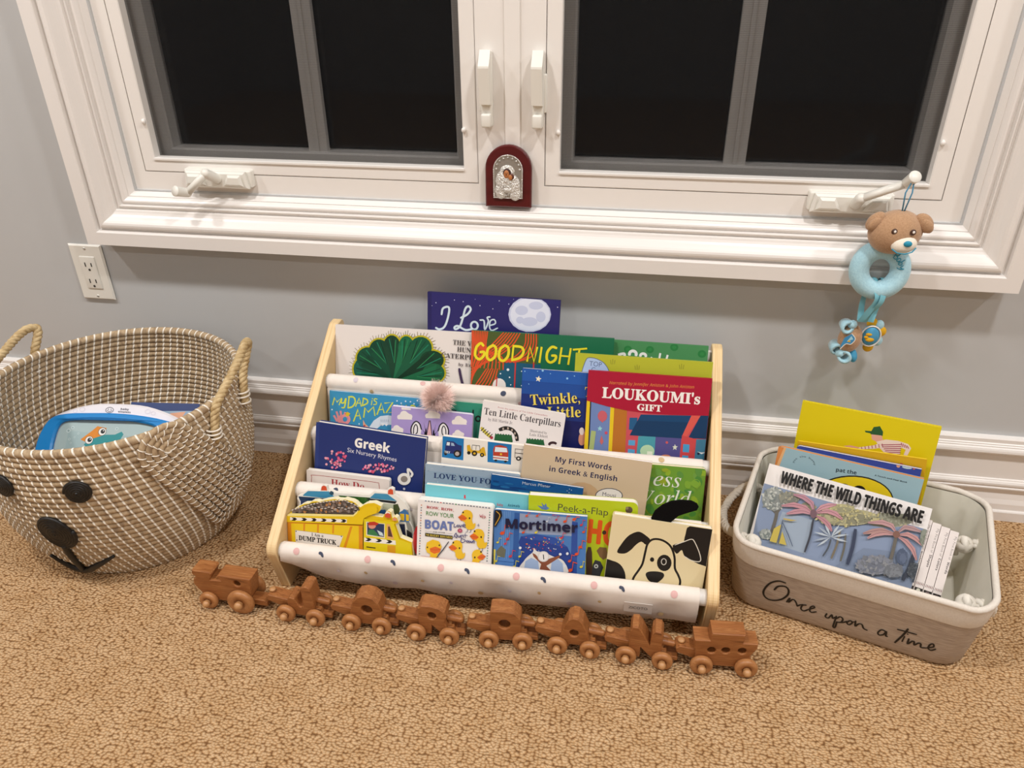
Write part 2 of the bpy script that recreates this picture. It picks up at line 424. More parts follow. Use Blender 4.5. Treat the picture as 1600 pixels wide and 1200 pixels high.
BOOKS={
'moon':dict(o=(-0.18389,-0.08835,0.2119),u=(0.99997,-0.00162,-0.00764),v=(0.00781,0.20791,0.97812),w=0.2356,h=0.1929,t=0.0080,kind='hard',col='#27245c',r=0,rl=0,pages='#efe9dd',out=None,art=[
['p','#2d2a68',[74,1160,2353,1160,2353,1926,74,1926]],
['e','#d9dcf0',8,154,1745,9,0,0,-9],
['e','#d9dcf0',8,487,1816,9,1,0,-9],
['e','#d9dcf0',8,645,1798,9,1,1,-8],
['e','#d9dcf0',8,947,1748,9,0,0,-9],
['e','#d9dcf0',8,1286,1856,8,1,0,-8],
['e','#d9dcf0',8,82,1688,6,0,0,-6],
['e','#d9dcf0',8,859,1855,6,1,0,-5],
['e','#d9dcf0',8,1457,1811,8,1,0,-8],
['e','#d9dcf0',8,1538,1901,6,1,0,-5],
['s','#cfe0ea',37,0,1,[257,1541,280,1650,367,1687,396,1635,363,1453,306,1315,218,1267,153,1292]],
['s','#cfe0ea',37,0,1,[606,1505,721,1574,783,1668,741,1722,685,1672,641,1496,591,1348,516,1290,493,1323,556,1354,697,1291,852,1332]],
['e','#cfe0ea',18,854,1382,81,5,2,-88],
['e','#2d2a68',18,854,1382,44,3,1,-53],
['s','#cfe0ea',29,0,1,[953,1490,1025,1481,1043,1323,1103,1472,1081,1542,1129,1560]],
['s','#cfe0ea',26,0,1,[1122,1401,1227,1446,1210,1514,1140,1489,1128,1373,1173,1318,1272,1369]],
['e','#c9cfe8',18,1829,1653,374,27,13,-314],
['e','#dfe4f4',18,1835,1653,345,25,12,-290],
['e','#c6cde6',18,1686,1714,112,8,3,-85],
['e','#c6cde6',18,1934,1816,125,9,3,-70],
['e','#c6cde6',18,1834,1525,141,10,4,-80],
['e','#c6cde6',18,2027,1624,83,6,4,-96],
['e','#c6cde6',18,1664,1541,68,5,3,-62],
['e','#d9dcf0',8,2309,1814,9,0,1,-9],
['e','#d9dcf0',8,947,1748,9,0,0,-9],
['e','#d9dcf0',8,1177,1707,8,0,0,-9],
['e','#d9dcf0',8,1096,1500,9,1,0,-8],
]),
'leafy':dict(o=(-0.35217,-0.11094,0.2101),u=(0.99999,0.00168,0.00516),v=(-0.00543,0.30901,0.95104),w=0.2789,h=0.1318,t=0.0070,kind='hard',col='#e4dcd6',r=0,rl=0,pages='#f4f0ea',out=None,art=[
['s','#6a5a35',9,0,0,[397,377,331,336]],
['s','#8a6a20',9,0,0,[370,415,285,380]],
['s','#4a5a30',9,0,0,[351,458,248,438]],
['s','#6a5a35',9,0,0,[343,505,269,511]],
['s','#8a6a20',9,0,0,[344,553,260,578]],
['s','#4a5a30',9,0,0,[355,601,266,650]],
['s','#6a5a35',9,0,0,[376,645,325,697]],
['s','#8a6a20',9,0,0,[405,685,356,758]],
['s','#4a5a30',9,0,0,[441,717,402,814]],
['s','#6a5a35',9,0,0,[482,741,473,817]],
['s','#8a6a20',9,0,0,[527,756,533,848]],
['s','#8a6a20',9,0,0,[427,628,355,606]],
['s','#4a5a30',9,0,0,[411,669,322,658]],
['s','#6a5a35',9,0,0,[404,713,302,720]],
['s','#8a6a20',9,0,0,[408,757,340,782]],
['s','#4a5a30',9,0,0,[421,801,348,845]],
['s','#6a5a35',9,0,0,[443,842,371,908]],
['s','#8a6a20',9,0,0,[473,877,438,937]],
['s','#4a5a30',9,0,0,[510,906,483,985]],
['s','#6a5a35',9,0,0,[552,926,539,1024]],
['s','#8a6a20',9,0,0,[597,938,607,1009]],
['s','#4a5a30',9,0,0,[643,941,671,1023]],
['s','#4a5a30',9,0,0,[641,876,577,886]],
['s','#6a5a35',9,0,0,[644,921,572,948]],
['s','#8a6a20',9,0,0,[656,964,580,1014]],
['s','#4a5a30',9,0,0,[675,1004,632,1054]],
['s','#6a5a35',9,0,0,[702,1039,662,1109]],
['s','#8a6a20',9,0,0,[735,1067,704,1158]],
['s','#4a5a30',9,0,0,[771,1087,766,1157]],
['s','#6a5a35',9,0,0,[811,1098,819,1183]],
['s','#8a6a20',9,0,0,[851,1100,878,1195]],
['s','#4a5a30',9,0,0,[890,1092,925,1153]],
['s','#6a5a35',9,0,0,[926,1075,979,1139]],
['s','#6a5a35',9,0,0,[913,1034,865,1073]],
['s','#8a6a20',9,0,0,[928,1077,879,1138]],
['s','#4a5a30',9,0,0,[950,1116,905,1200]],
['s','#6a5a35',9,0,0,[978,1147,959,1217]],
['s','#8a6a20',9,0,0,[1009,1170,999,1259]],
['s','#4a5a30',9,0,0,[1044,1184,1047,1289]],
['s','#6a5a35',9,0,0,[1079,1187,1096,1260]],
['s','#8a6a20',9,0,0,[1114,1181,1146,1262]],
['s','#4a5a30',9,0,0,[1147,1164,1197,1248]],
['s','#6a5a35',9,0,0,[1176,1139,1222,1185]],
['s','#8a6a20',9,0,0,[1200,1106,1261,1147]],
['s','#8a6a20',9,0,0,[1211,1082,1174,1135]],
['s','#4a5a30',9,0,0,[1231,1120,1196,1194]],
['s','#6a5a35',9,0,0,[1255,1151,1228,1247]],
['s','#8a6a20',9,0,0,[1284,1173,1278,1247]],
['s','#4a5a30',9,0,0,[1315,1186,1319,1276]],
['s','#6a5a35',9,0,0,[1347,1189,1365,1291]],
['s','#8a6a20',9,0,0,[1378,1182,1404,1248]],
['s','#4a5a30',9,0,0,[1408,1165,1448,1235]],
['s','#6a5a35',9,0,0,[1434,1139,1490,1206]],
['s','#8a6a20',9,0,0,[1456,1105,1503,1136]],
['s','#4a5a30',9,0,0,[1472,1065,1532,1087]],
['s','#4a5a30',9,0,0,[1468,1135,1435,1196]],
['s','#6a5a35',9,0,0,[1505,1162,1480,1241]],
['s','#8a6a20',9,0,0,[1546,1181,1537,1278]],
['s','#4a5a30',9,0,0,[1590,1190,1602,1260]],
['s','#6a5a35',9,0,0,[1635,1190,1664,1270]],
['s','#8a6a20',9,0,0,[1677,1181,1730,1267]],
['s','#4a5a30',9,0,0,[1717,1163,1769,1213]],
['s','#6a5a35',9,0,0,[1751,1137,1823,1185]],
['s','#8a6a20',9,0,0,[1778,1103,1871,1143]],
['s','#4a5a30',9,0,0,[1798,1065,1868,1076]],
['s','#6a5a35',9,0,0,[1808,1023,1893,1020]],
['s','#6a5a35',9,0,0,[1802,958,1816,1018]],
['s','#8a6a20',9,0,0,[1850,958,1883,1027]],
['s','#4a5a30',9,0,0,[1896,950,1953,1025]],
['s','#6a5a35',9,0,0,[1938,935,1994,978]],
['s','#8a6a20',9,0,0,[1974,913,2051,954]],
['s','#4a5a30',9,0,0,[2002,884,2102,919]],
['s','#6a5a35',9,0,0,[2022,851,2098,860]],
['s','#8a6a20',9,0,0,[2032,815,2123,813]],
['s','#4a5a30',9,0,0,[2032,777,2134,758]],
['s','#6a5a35',9,0,0,[2022,740,2087,711]],
['s','#8a6a20',9,0,0,[2002,705,2069,659]],
['s','#8a6a20',9,0,0,[1971,700,2026,741]],
['s','#4a5a30',9,0,0,[2004,676,2078,715]],
['s','#6a5a35',9,0,0,[2029,646,2124,677]],
['s','#8a6a20',9,0,0,[2045,612,2117,618]],
['s','#4a5a30',9,0,0,[2053,575,2137,569]],
['s','#6a5a35',9,0,0,[2051,537,2145,513]],
['s','#8a6a20',9,0,0,[2039,499,2098,468]],
['s','#4a5a30',9,0,0,[2018,465,2078,416]],
['s','#6a5a35',9,0,0,[1990,434,2045,365]],
['s','#8a6a20',9,0,0,[1954,409,1976,352]],
['s','#4a5a30',9,0,0,[1914,390,1924,318]],
['e','#b9ad22',18,556,538,243,17,-1,-253],
['e','#b9ad22',18,617,735,242,15,0,-237],
['e','#b9ad22',18,828,895,216,14,1,-235],
['e','#b9ad22',18,1068,969,194,12,1,-249],
['e','#b9ad22',18,1336,972,178,11,3,-248],
['e','#b9ad22',18,1603,989,236,15,3,-233],
['e','#b9ad22',18,1813,784,250,17,4,-204],
['e','#b9ad22',18,1847,553,235,16,3,-205],
['e','#17584a',18,556,538,212,15,0,-223],
['p','#14503c',[459,357,589,737,1253,349,1087,337]],
['s','#1d7a5a',21,0,0,[410,457,836,457]],
['s','#0a2c1c',21,0,0,[396,542,836,457]],
['s','#2a7d4c',21,0,0,[425,625,836,457]],
['s','#0c3a28',21,0,0,[489,685,836,457]],
['e','#124a35',18,617,735,212,14,0,-208],
['p','#0e3f2c',[481,594,697,908,1253,349,1087,337]],
['s','#0a2c1c',21,0,0,[460,697,869,565]],
['s','#2a7d4c',21,0,0,[467,778,869,565]],
['s','#0c3a28',21,0,0,[515,846,869,565]],
['s','#1d7a5a',21,0,0,[589,885,869,565]],
['e','#0f4230',18,828,895,186,12,1,-205],
['p','#0f4a33',[670,822,956,1022,1253,349,1087,337]],
['s','#2a7d4c',21,0,0,[693,926,985,654]],
['s','#0c3a28',21,0,0,[729,998,985,654]],
['s','#1d7a5a',21,0,0,[792,1041,985,654]],
['s','#0a2c1c',21,0,0,[864,1046,985,654]],
['e','#143c2a',18,1068,969,164,11,1,-219],
['p','#16402c',[920,967,1208,1039,1253,349,1087,337]],
['s','#0c3a28',21,0,0,[969,1062,1117,696]],
['s','#1d7a5a',21,0,0,[1019,1117,1117,696]],
['s','#0a2c1c',21,0,0,[1082,1132,1117,696]],
['s','#2a7d4c',21,0,0,[1141,1104,1117,696]],
['e','#17613f',18,1336,972,149,9,3,-219],
['p','#1d6a45',[1207,1014,1469,997,1253,349,1087,337]],
['s','#1d7a5a',21,0,0,[1263,1092,1265,697]],
['s','#0a2c1c',21,0,0,[1315,1131,1265,697]],
['s','#2a7d4c',21,0,0,[1373,1127,1265,697]],
['s','#0c3a28',21,0,0,[1420,1082,1265,697]],
['e','#125238',18,1603,989,206,13,3,-204],
['p','#17563a',[1444,1075,1785,962,1253,349,1087,337]],
['s','#0a2c1c',21,0,0,[1540,1125,1413,707]],
['s','#2a7d4c',21,0,0,[1620,1141,1413,707]],
['s','#0c3a28',21,0,0,[1694,1116,1413,707]],
['s','#1d7a5a',21,0,0,[1744,1057,1413,707]],
['e','#0f3d26',18,1813,784,221,15,3,-174],
['p','#0d3320',[1742,927,1943,673,1253,349,1087,337]],
['s','#2a7d4c',21,0,0,[1854,913,1529,594]],
['s','#0c3a28',21,0,0,[1928,885,1529,594]],
['s','#1d7a5a',21,0,0,[1972,829,1529,594]],
['s','#0a2c1c',21,0,0,[1974,761,1529,594]],
['e','#175a38',18,1847,553,206,14,3,-176],
['p','#1a6440',[1907,706,1849,395,1253,349,1087,337]],
['s','#0c3a28',21,0,0,[1972,637,1547,466]],
['s','#1d7a5a',21,0,0,[2001,575,1547,466]],
['s','#0a2c1c',21,0,0,[1988,507,1547,466]],
['s','#2a7d4c',21,0,0,[1938,451,1547,466]],
['p','#e4dcd6',[1012,287,1021,288,1035,326,1075,359,1136,384,1207,396,1278,394,1339,378,1380,350,1394,315,1403,315]],
['t', '#4a4444', 'SB', 'THE VERY', 2194, 1093, 2753, 1076, 85],
['t', '#4a4444', 'SB', 'HUNGRY', 2272, 971, 2757, 956, 85],
['t', '#4a4444', 'SB', 'CATERPILLAR', 1983, 848, 2876, 832, 85],
['t', '#6a6060', 'SB', 'by Eric', 2302, 716, 2605, 710, 55],
['s','#40304e',47,0,1,[2321,659,2348,529,2399,343]],
['s','#6a5a30',18,0,1,[2398,387,2424,315]],
]),
'stripy':dict(o=(-0.09728,-0.11933,0.2101),u=(0.99997,0.00235,0.00768),v=(-0.00803,0.29236,0.95627),w=0.2478,h=0.1419,t=0.0070,kind='hard',col='#1f6a48',r=0,rl=0,pages='#e9e6da',out=None,art=[
['p','#4a5a2c',[-52,1456,1189,1443,1148,362,-116,301]],
['p','#1c5670',[618,900,1240,884,1207,308,407,309]],
['p','#1c5670',[510,721,790,854,751,333,406,338]],
['s','#d9502a',22,0,1,[8,1411,16,1205,8,945,8,767]],
['s','#d9502a',22,0,1,[8,1411,42,1195,30,949,8,766]],
['s','#d9502a',22,0,1,[34,1411,68,1185,88,952,29,764]],
['s','#d9502a',22,0,1,[65,1411,94,1175,145,956,98,763]],
['s','#d9502a',22,0,1,[97,1411,120,1166,202,960,167,762]],
['s','#d9502a',22,0,1,[128,1411,146,1156,260,963,236,761]],
['s','#d9502a',22,0,1,[159,1411,172,1146,317,967,305,760]],
['s','#d9502a',22,0,1,[191,1411,198,1136,374,970,374,758]],
['s','#d9502a',22,0,1,[222,1411,224,1126,431,974,443,757]],
['s','#d9502a',22,0,1,[253,1411,250,1117,488,978,511,756]],
['s','#d9502a',22,0,1,[284,1411,276,1107,544,981,580,755]],
['s','#d9502a',22,0,1,[854,1411,722,1191,417,945,8,730]],
['s','#d9502a',22,0,1,[806,1411,660,1187,360,941,8,678]],
['s','#d9502a',22,0,1,[758,1411,598,1183,303,937,8,625]],
['s','#d9502a',22,0,1,[711,1411,536,1180,246,934,8,572]],
['s','#d9502a',22,0,1,[663,1411,473,1176,189,930,8,519]],
['s','#d9502a',22,0,1,[615,1411,411,1172,132,926,8,465]],
['s','#d9502a',22,0,1,[567,1411,348,1168,74,923,8,412]],
['s','#d9502a',22,0,1,[1139,1411,1142,1216,1066,1014,760,895]],
['s','#d9502a',22,0,1,[1094,1411,1092,1213,993,1010,692,891]],
['s','#d9502a',22,0,1,[1050,1411,1042,1210,920,1005,624,886]],
['s','#d9502a',22,0,1,[1005,1411,991,1207,847,1000,556,882]],
['s','#d9502a',22,0,1,[960,1411,941,1204,774,996,488,878]],
['s','#d9502a',22,0,1,[480,762,429,543,334,339]],
['s','#d9502a',22,0,1,[440,760,371,539,259,333]],
['s','#d9502a',22,0,1,[400,757,314,535,183,328]],
['s','#d9502a',22,0,1,[360,755,256,531,108,322]],
['s','#d9502a',22,0,1,[320,752,199,527,33,317]],
['s','#d9502a',22,0,1,[280,749,141,523,8,312]],
['s','#c43c3a',33,0,0,[794,897,790,351]],
['s','#c43c3a',33,0,0,[1115,918,1114,374]],
['s','#c43c3a',33,0,0,[473,604,458,327]],
['e','#e6e2dc',18,517,462,120,8,4,-133],
['s','#c43c3a',28,0,0,[473,604,464,327]],
['e','#dfe6ea',7,665,760,26,2,1,-25],
['e','#dfe6ea',7,534,680,14,1,0,-15],
['e','#dfe6ea',7,698,625,14,1,1,-15],
['e','#dfe6ea',7,723,491,11,1,0,-12],
['e','#dfe6ea',7,907,748,11,1,0,-12],
['e','#dfe6ea',7,996,639,14,1,0,-14],
['e','#dfe6ea',7,916,490,12,1,1,-12],
['s','#e8d92c',47,0,1,[217,1160,168,1200,92,1124,73,980,146,913,222,975,232,1047,163,1043]],
['s','#e8d92c',47,0,1,[382,1176,299,1108,285,965,347,912,430,988,440,1131,382,1182]],
['s','#e8d92c',47,0,1,[595,1189,512,1107,502,964,575,912,657,1003,661,1145,595,1192]],
['s','#e8d92c',45,0,0,[750,1193,731,930]],
['s','#e8d92c',45,0,1,[750,1187,891,1173,928,1091,870,988,730,936]],
['s','#e8d92c',45,0,0,[999,939,1037,1188,1120,933,1166,1184]],
['s','#e8d92c',47,0,0,[1241,1189,1215,933]],
['s','#e8d92c',45,0,1,[1499,1196,1421,1211,1347,1117,1342,989,1405,937,1481,984,1497,1056,1428,1060]],
['s','#e8d92c',45,0,0,[1588,1202,1559,933]],
['s','#e8d92c',45,0,0,[1745,1197,1717,929]],
['s','#e8d92c',39,0,0,[1566,1068,1733,1062]],
['s','#e8d92c',42,0,0,[1795,1187,2013,1219]],
['s','#e8d92c',45,0,0,[1897,1196,1864,924]],
]),
'dots':dict(o=(0.13261,-0.10667,0.21031),u=(1.0,-0.00039,-0.00119),v=(0.00125,0.30902,0.95106),w=0.1748,h=0.1355,t=0.0070,kind='hard',col='#4a8a56',r=0,rl=0,pages='#3c7a48',out=None,art=[
['e','#2c7a40',18,405,1209,67,5,5,-61],
['e','#348446',18,405,1209,34,3,2,-29],
['e','#2c7a40',18,777,1229,67,5,5,-61],
['e','#348446',18,777,1229,33,2,3,-29],
['e','#2c7a40',18,1180,1297,68,5,6,-63],
['e','#348446',18,1180,1297,34,2,3,-30],
['e','#2c7a40',18,1649,1216,70,5,6,-65],
['e','#348446',18,1649,1216,35,3,3,-30],
['e','#2c7a40',18,-1,1247,65,4,4,-60],
['e','#348446',18,-1,1247,33,2,2,-28],
['s','#e8e8e4',51,0,1,[439,1116,438,1136,444,1155,457,1171,475,1182,496,1185,517,1181,535,1170,547,1154,553,1135,551,1115]],
['s','#e8e8e4',46,0,1,[625,1108,627,1125,637,1139,653,1148,672,1151,690,1148,706,1138,715,1124,717,1108]],
['s','#e8e8e4',46,0,1,[257,1106,347,1126,357,1073]],
['s','#e8e8e4',38,0,1,[814,1093,792,1052]],
['s','#e8e8e4',46,0,0,[955,1167,945,1063]],
['s','#e8e8e4',46,0,0,[1079,1145,1066,1072]],
['t', '#e8e8e4', 'D', 'Spring', 254, 972, 1107, 969, 79],
]),
'dad':dict(o=(-0.34312,-0.18038,0.15585),u=(0.99997,-0.00212,-0.0079),v=(0.00818,0.25881,0.96589),w=0.1840,h=0.0947,t=0.0040,kind='paper',col='#3f94bf',r=0,rl=0,pages='#e8eef0',out=None,art=[
['s','#dce04a',27,0,0,[51,687,92,825,136,746,217,830,177,698]],
['s','#dce04a',25,0,1,[227,816,215,743,267,748,304,834,273,665,224,650]],
['s','#dce04a',29,0,0,[362,855,339,661]],
['s','#dce04a',27,0,1,[352,863,445,863,475,777,423,689,339,655]],
['s','#dce04a',27,0,0,[481,701,549,856,585,710]],
['s','#dce04a',22,0,0,[511,759,573,765]],
['s','#dce04a',27,0,0,[627,858,605,720]],
['s','#dce04a',25,0,1,[621,862,693,838,697,776,605,720]],
['s','#dce04a',20,0,0,[785,832,771,752]],
['e','#dce04a',18,792,867,10,1,0,-10],
['s','#dce04a',18,0,1,[878,865,837,871,826,835,867,812,857,770,812,760]],
['s','#dce04a',31,0,0,[441,420,526,647,570,474]],
['s','#dce04a',22,0,0,[479,518,556,535]],
['s','#dce04a',29,0,0,[629,511,655,690,712,612,812,719,836,562]],
['s','#dce04a',31,0,0,[877,586,956,800,1005,629]],
['s','#dce04a',22,0,0,[908,672,984,689]],
['s','#dce04a',29,0,0,[1021,806,1164,833,1042,628,1185,656]],
['s','#dce04a',25,0,0,[1246,795,1234,650]],
['s','#dce04a',25,0,0,[1308,637,1327,803,1389,644,1408,800]],
['s','#dce04a',25,0,1,[1570,794,1509,809,1470,734,1495,664,1555,676,1561,732]],
['e','#d8e8ee',8,1241,867,14,1,0,-15],
['e','#d8e8ee',8,1317,832,14,2,0,-14],
['e','#d8e8ee',8,1397,875,15,1,0,-15],
['e','#d8e8ee',8,1484,874,15,2,1,-14],
['e','#d8e8ee',8,1549,843,15,2,1,-14],
['e','#d8e8ee',8,41,598,15,1,0,-14],
['e','#d8e8ee',8,544,378,15,1,0,-15],
['e','#d8e8ee',8,1609,906,14,1,0,-14],
['e','#e8969a',18,232,432,104,10,-2,-84],
['s','#e8969a',53,0,0,[126,401,81,481]],
['s','#e8969a',53,0,0,[159,456,129,558]],
['s','#e8969a',53,0,0,[211,482,202,575]],
['s','#e8969a',53,0,0,[264,477,286,558]],
['s','#e8969a',45,0,1,[254,507,337,505,361,434,304,365,209,356]],
['e','#3f94bf',18,282,441,42,4,-1,-46],
['p','#e0c030',[286,552,328,583,384,555,337,494,300,505]],
['p','#d85a40',[292,532,271,551,313,544]],
['p','#dfe8f0',[731,333,815,466,939,561,1083,591,1165,582,1165,333,731,207]],
['s','#5a7a98',8,0,0,[949,495,957,455]],
['s','#5a7a98',8,0,0,[982,499,990,458]],
['s','#5a7a98',8,0,0,[1015,502,1023,461]],
['s','#5a7a98',8,0,0,[1048,505,1056,464]],
['s','#5a7a98',8,0,0,[1081,508,1089,467]],
['p','#3f94bf',[856,303,980,419,1165,416,1166,291,855,219]],
['p','#f2f4f4',[918,393,949,416,980,382,1017,415,1046,384,1079,416,1108,394,1073,428,980,436]],
['p','#e8b090',[618,468,659,389,731,333,648,335,617,364]],
['e','#d04a40',18,644,354,19,2,0,-19],
]),
'teal':dict(o=(-0.1373,-0.18569,0.15534),u=(0.99993,-0.00313,-0.01168),v=(0.01209,0.2588,0.96586),w=0.0807,h=0.0971,t=0.0040,kind='paper',col='#2f8a70',r=0,rl=0,pages='#efe9dd',out=None,art=[
['s','#10201c',39,0,0,[553,838,547,696]],
['s','#10201c',31,0,1,[688,700,679,669,652,652,623,656,604,680,606,711,627,735,657,739,682,721]],
['s','#10201c',24,0,0,[183,812,252,805]],
]),
'lilac':dict(o=(-0.22434,-0.19848,0.15786),u=(0.99969,-0.00646,-0.0241),v=(0.02495,0.25874,0.96563),w=0.1436,h=0.0837,t=0.0100,kind='board',col='#ab97cc',r=4,rl=0,pages='#efeaf2',out=None,art=[
['p','#efe6dc',[118,612,108,630,101,652,107,676,125,694,149,703,154,719,164,743,184,763,210,776,238,778,264,770,283,753,322,731,350,726,371,707,376,680,365,653,373,632]],
['p','#efe6dc',[617,688,607,706,600,728,606,751,623,770,647,778,652,794,661,818,680,838,706,850,734,852,759,845,779,828,817,805,845,801,866,782,871,755,860,729,869,708]],
['p','#efe6dc',[1089,629,1079,647,1072,669,1077,692,1094,711,1118,720,1123,735,1132,759,1151,779,1176,791,1203,793,1229,786,1248,769,1286,747,1314,742,1335,723,1340,697,1330,670,1339,649]],
['p','#efe6dc',[7,363,-1,378,-7,397,-2,416,13,432,33,440,37,453,46,473,62,490,84,501,107,503,129,496,145,482,177,463,201,459,218,444,222,421,213,398,220,381]],
['p','#efe6dc',[184,793,177,804,173,818,177,833,188,845,203,851,206,860,213,876,225,889,241,896,259,898,275,893,288,882,312,868,330,865,343,853,346,836,339,819,345,806]],
['p','#efe6dc',[1105,410,1097,424,1091,441,1096,460,1109,474,1128,481,1131,493,1138,513,1153,528,1173,538,1195,540,1215,534,1230,521,1260,503,1282,499,1298,485,1302,464,1294,443,1301,426]],
['p','#f0ece8',[374,331,355,452,388,558,447,616,508,571,541,473,525,328,436,297]],
['s','#17141c',22,0,1,[375,320,355,452,388,558,447,609,508,571,541,473]],
['s','#17141c',18,0,1,[403,375,406,488,439,553,470,506,469,414,434,368]],
['p','#17141c',[577,620,612,457,633,412]],
['p','#17141c',[530,513,603,425,624,380]],
['p','#17141c',[544,391,594,383,615,338]],
['p','#17141c',[606,316,594,397,630,524,650,321]],
['p','#f0ece8',[1013,376,1024,500,985,597,924,641,867,583,841,479,865,338,956,328]],
['s','#17141c',22,0,1,[1014,366,1024,500,985,597,924,634,867,583,841,479]],
['s','#17141c',18,0,1,[982,413,972,524,936,581,908,527,916,436,953,399]],
['p','#17141c',[796,616,772,446,754,397]],
['p','#17141c',[849,520,783,417,765,368]],
['p','#17141c',[843,397,794,377,776,328]],
['p','#17141c',[787,308,794,391,750,509,743,303]],
['p','#e3b3b8',[633,299,675,651,695,653,741,311]],
['s','#17141c',14,0,0,[627,298,677,651,693,653,744,312]],
]),
'night':dict(o=(0.00204,-0.19263,0.15458),u=(1.0,-0.00041,-0.00152),v=(0.00157,0.25882,0.96592),w=0.1210,h=0.1684,t=0.0050,kind='paper',col='#1d3f86',r=0,rl=0,pages='#efe9dd',out=None,art=[
['p','#2458a8',[3,1468,1207,1468,1207,1681,3,1681]],
['p','#204c98',[3,1249,1207,1249,1207,1462,3,1462]],
['p','#1c2f74',[3,845,1207,845,1207,1243,3,1243]],
['p','#191f5c',[3,3,1207,3,1207,839,3,839]],
['p','#efe6c8',[285,1573,294,1537,330,1529,298,1508,301,1470,273,1494,239,1478,253,1514,229,1542,266,1540]],
['e','#8fc4ea',7,342,1666,19,2,1,-19],
['e','#8fc4ea',7,43,1632,10,1,0,-11],
['e','#8fc4ea',7,756,1564,18,2,1,-19],
['e','#8fc4ea',7,257,1649,8,1,1,-8],
['e','#8fc4ea',7,473,1624,8,1,0,-8],
['e','#8fc4ea',7,872,1614,11,1,1,-10],
['e','#8fc4ea',7,119,1418,8,0,1,-9],
['t', '#141a48', 'SB', 'Twinkle,', 184, 1043, 1011, 1158, 182],
['t', '#e8d25a', 'SB', 'Twinkle,', 170, 1053, 994, 1167, 182],
['t', '#e8d25a', 'SB', 'T', 1057, 1278, 1171, 1276, 165],
['t', '#141a48', 'SB', 'Little', 476, 854, 1037, 909, 182],
['t', '#e8d25a', 'SB', 'Little', 462, 864, 1020, 918, 182],
['e','#dc9a7c',18,1069,544,65,-3,-9,-125],
['e','#eadcd4',18,1051,670,43,4,4,-67],
]),
'lime':dict(o=(0.08917,-0.18646,0.1544),u=(1.0,0.00022,0.00083),v=(-0.00086,0.25882,0.96593),w=0.2208,h=0.1973,t=0.0050,kind='hard',col='#b3b733',r=0,rl=0,pages='#efe9dd',out=None,art=[
['p','#a9c2e6',[110,1619,148,1786,199,1903,325,1907,460,1849,545,1747,577,1654]],
['s','#4a5a80',10,0,1,[110,1619,148,1786,199,1903,325,1907,460,1849,545,1747,577,1654]],
['t', '#5a6a90', 'D', 'TOP', 233, 1778, 438, 1769, 80],
['t', '#5a6a90', 'D', 'C', 273, 1686, 339, 1683, 69],
['s','#6c6a2c',8,0,0,[576,1898,592,1829]],
['s','#6c6a2c',8,0,0,[612,1916,617,1831]],
['s','#6c6a2c',8,0,0,[649,1903,643,1833]],
['s','#6c6a2c',8,0,0,[976,1833,991,1764]],
['s','#6c6a2c',8,0,0,[1011,1851,1017,1766]],
['s','#6c6a2c',8,0,0,[1048,1838,1043,1768]],
['s','#6c6a2c',8,0,0,[1683,1898,1699,1829]],
['s','#6c6a2c',8,0,0,[1717,1916,1724,1831]],
['s','#6c6a2c',8,0,0,[1753,1903,1750,1833]],
]),
'redshop':dict(o=(0.11324,-0.20096,0.1544),u=(0.99999,0.00115,0.00428),v=(-0.00443,0.25882,0.96592),w=0.1974,h=0.1768,t=0.0060,kind='hard',col='#a81634',r=0,rl=0,pages='#e8c84a',out=None,art=[
['p','#6f86b8',[-19,1263,404,1214,437,295,-19,311]],
['p','#e5c524',[-33,1276,60,1269,67,304,-25,310]],
['p','#2a2a3a',[55,1269,76,1265,90,377,68,375]],
['p','#e5c524',[393,1227,468,1205,479,299,410,292]],
['p','#b8702a',[456,1218,680,1181,703,291,469,298]],
['p','#c8505a',[667,1180,2041,1262,2077,360,690,289]],
['p','#245a86',[718,1019,847,1030,837,808,719,812]],
['p','#5aa0cc',[727,631,836,635,838,543,728,541]],
['p','#5aa0cc',[729,477,843,473,846,360,729,364]],
['p','#4a9aa8',[883,714,1168,739,1173,334,871,334]],
['e','#b8d8b0',18,1046,463,116,10,8,-112],
['p','#e8f0d8',[1046,463,1132,465,1131,400,1045,398]],
['p','#55508a',[1162,738,1579,760,1576,342,1168,333]],
['e','#d88a60',18,1351,392,83,7,3,-39],
['p','#d8dcc8',[1482,627,1500,593,1532,590,1508,565,1516,527,1486,547,1460,522,1467,562,1445,582,1475,590]],
['e','#c85a5a',18,1351,643,21,2,2,-22],
['p','#143a60',[895,1088,1712,1133,1581,733,739,716]],
['p','#16446e',[895,1088,1712,1133,1672,1015,851,980]],
['p','#d85a50',[1704,1137,1850,1144,1655,767,1589,789]],
['p','#143a60',[1850,1152,2050,1168,2064,761,1683,747]],
['p','#c8484a',[1582,788,1811,739,1809,336,1594,344]],
['p','#4a9ac8',[1615,639,1718,639,1720,501,1617,503]],
['p','#4a9ac8',[1617,444,1715,444,1719,341,1620,346]],
['p','#3f7a98',[1816,739,2064,761,2072,360,1817,336]],
['p','#e8eeee',[1851,529,1908,518,1984,530,1924,491]],
['e','#16203a',18,1872,495,20,2,2,-22],
['e','#c8606a',18,273,1011,78,6,6,-94],
['p','#c8606a',[204,977,345,989,280,895]],
['p','#9ad0d8',[244,841,259,809,288,806,266,782,273,749,243,769,217,750,223,784,206,805,232,810]],
['e','#d04a60',18,351,725,24,2,2,-25],
['p','#c86a6a',[280,677,319,567,290,509,255,562]],
['p','#a8b878',[103,746,183,739,156,298,75,305]],
['p','#a81634',[-6,1773,1981,1776,2000,1473,1976,1154,1774,1143,1394,1123,1035,1116,671,1136,328,1186,-19,1263]],
['t', '#d88a40', 'NI', 'Narrated by Jennifer Aniston & John Aniston', 351, 1564, 1704, 1589, 50],
['t', '#f2ece6', 'SB+', "LOUKOUMI's", 248, 1328, 1812, 1335, 174],
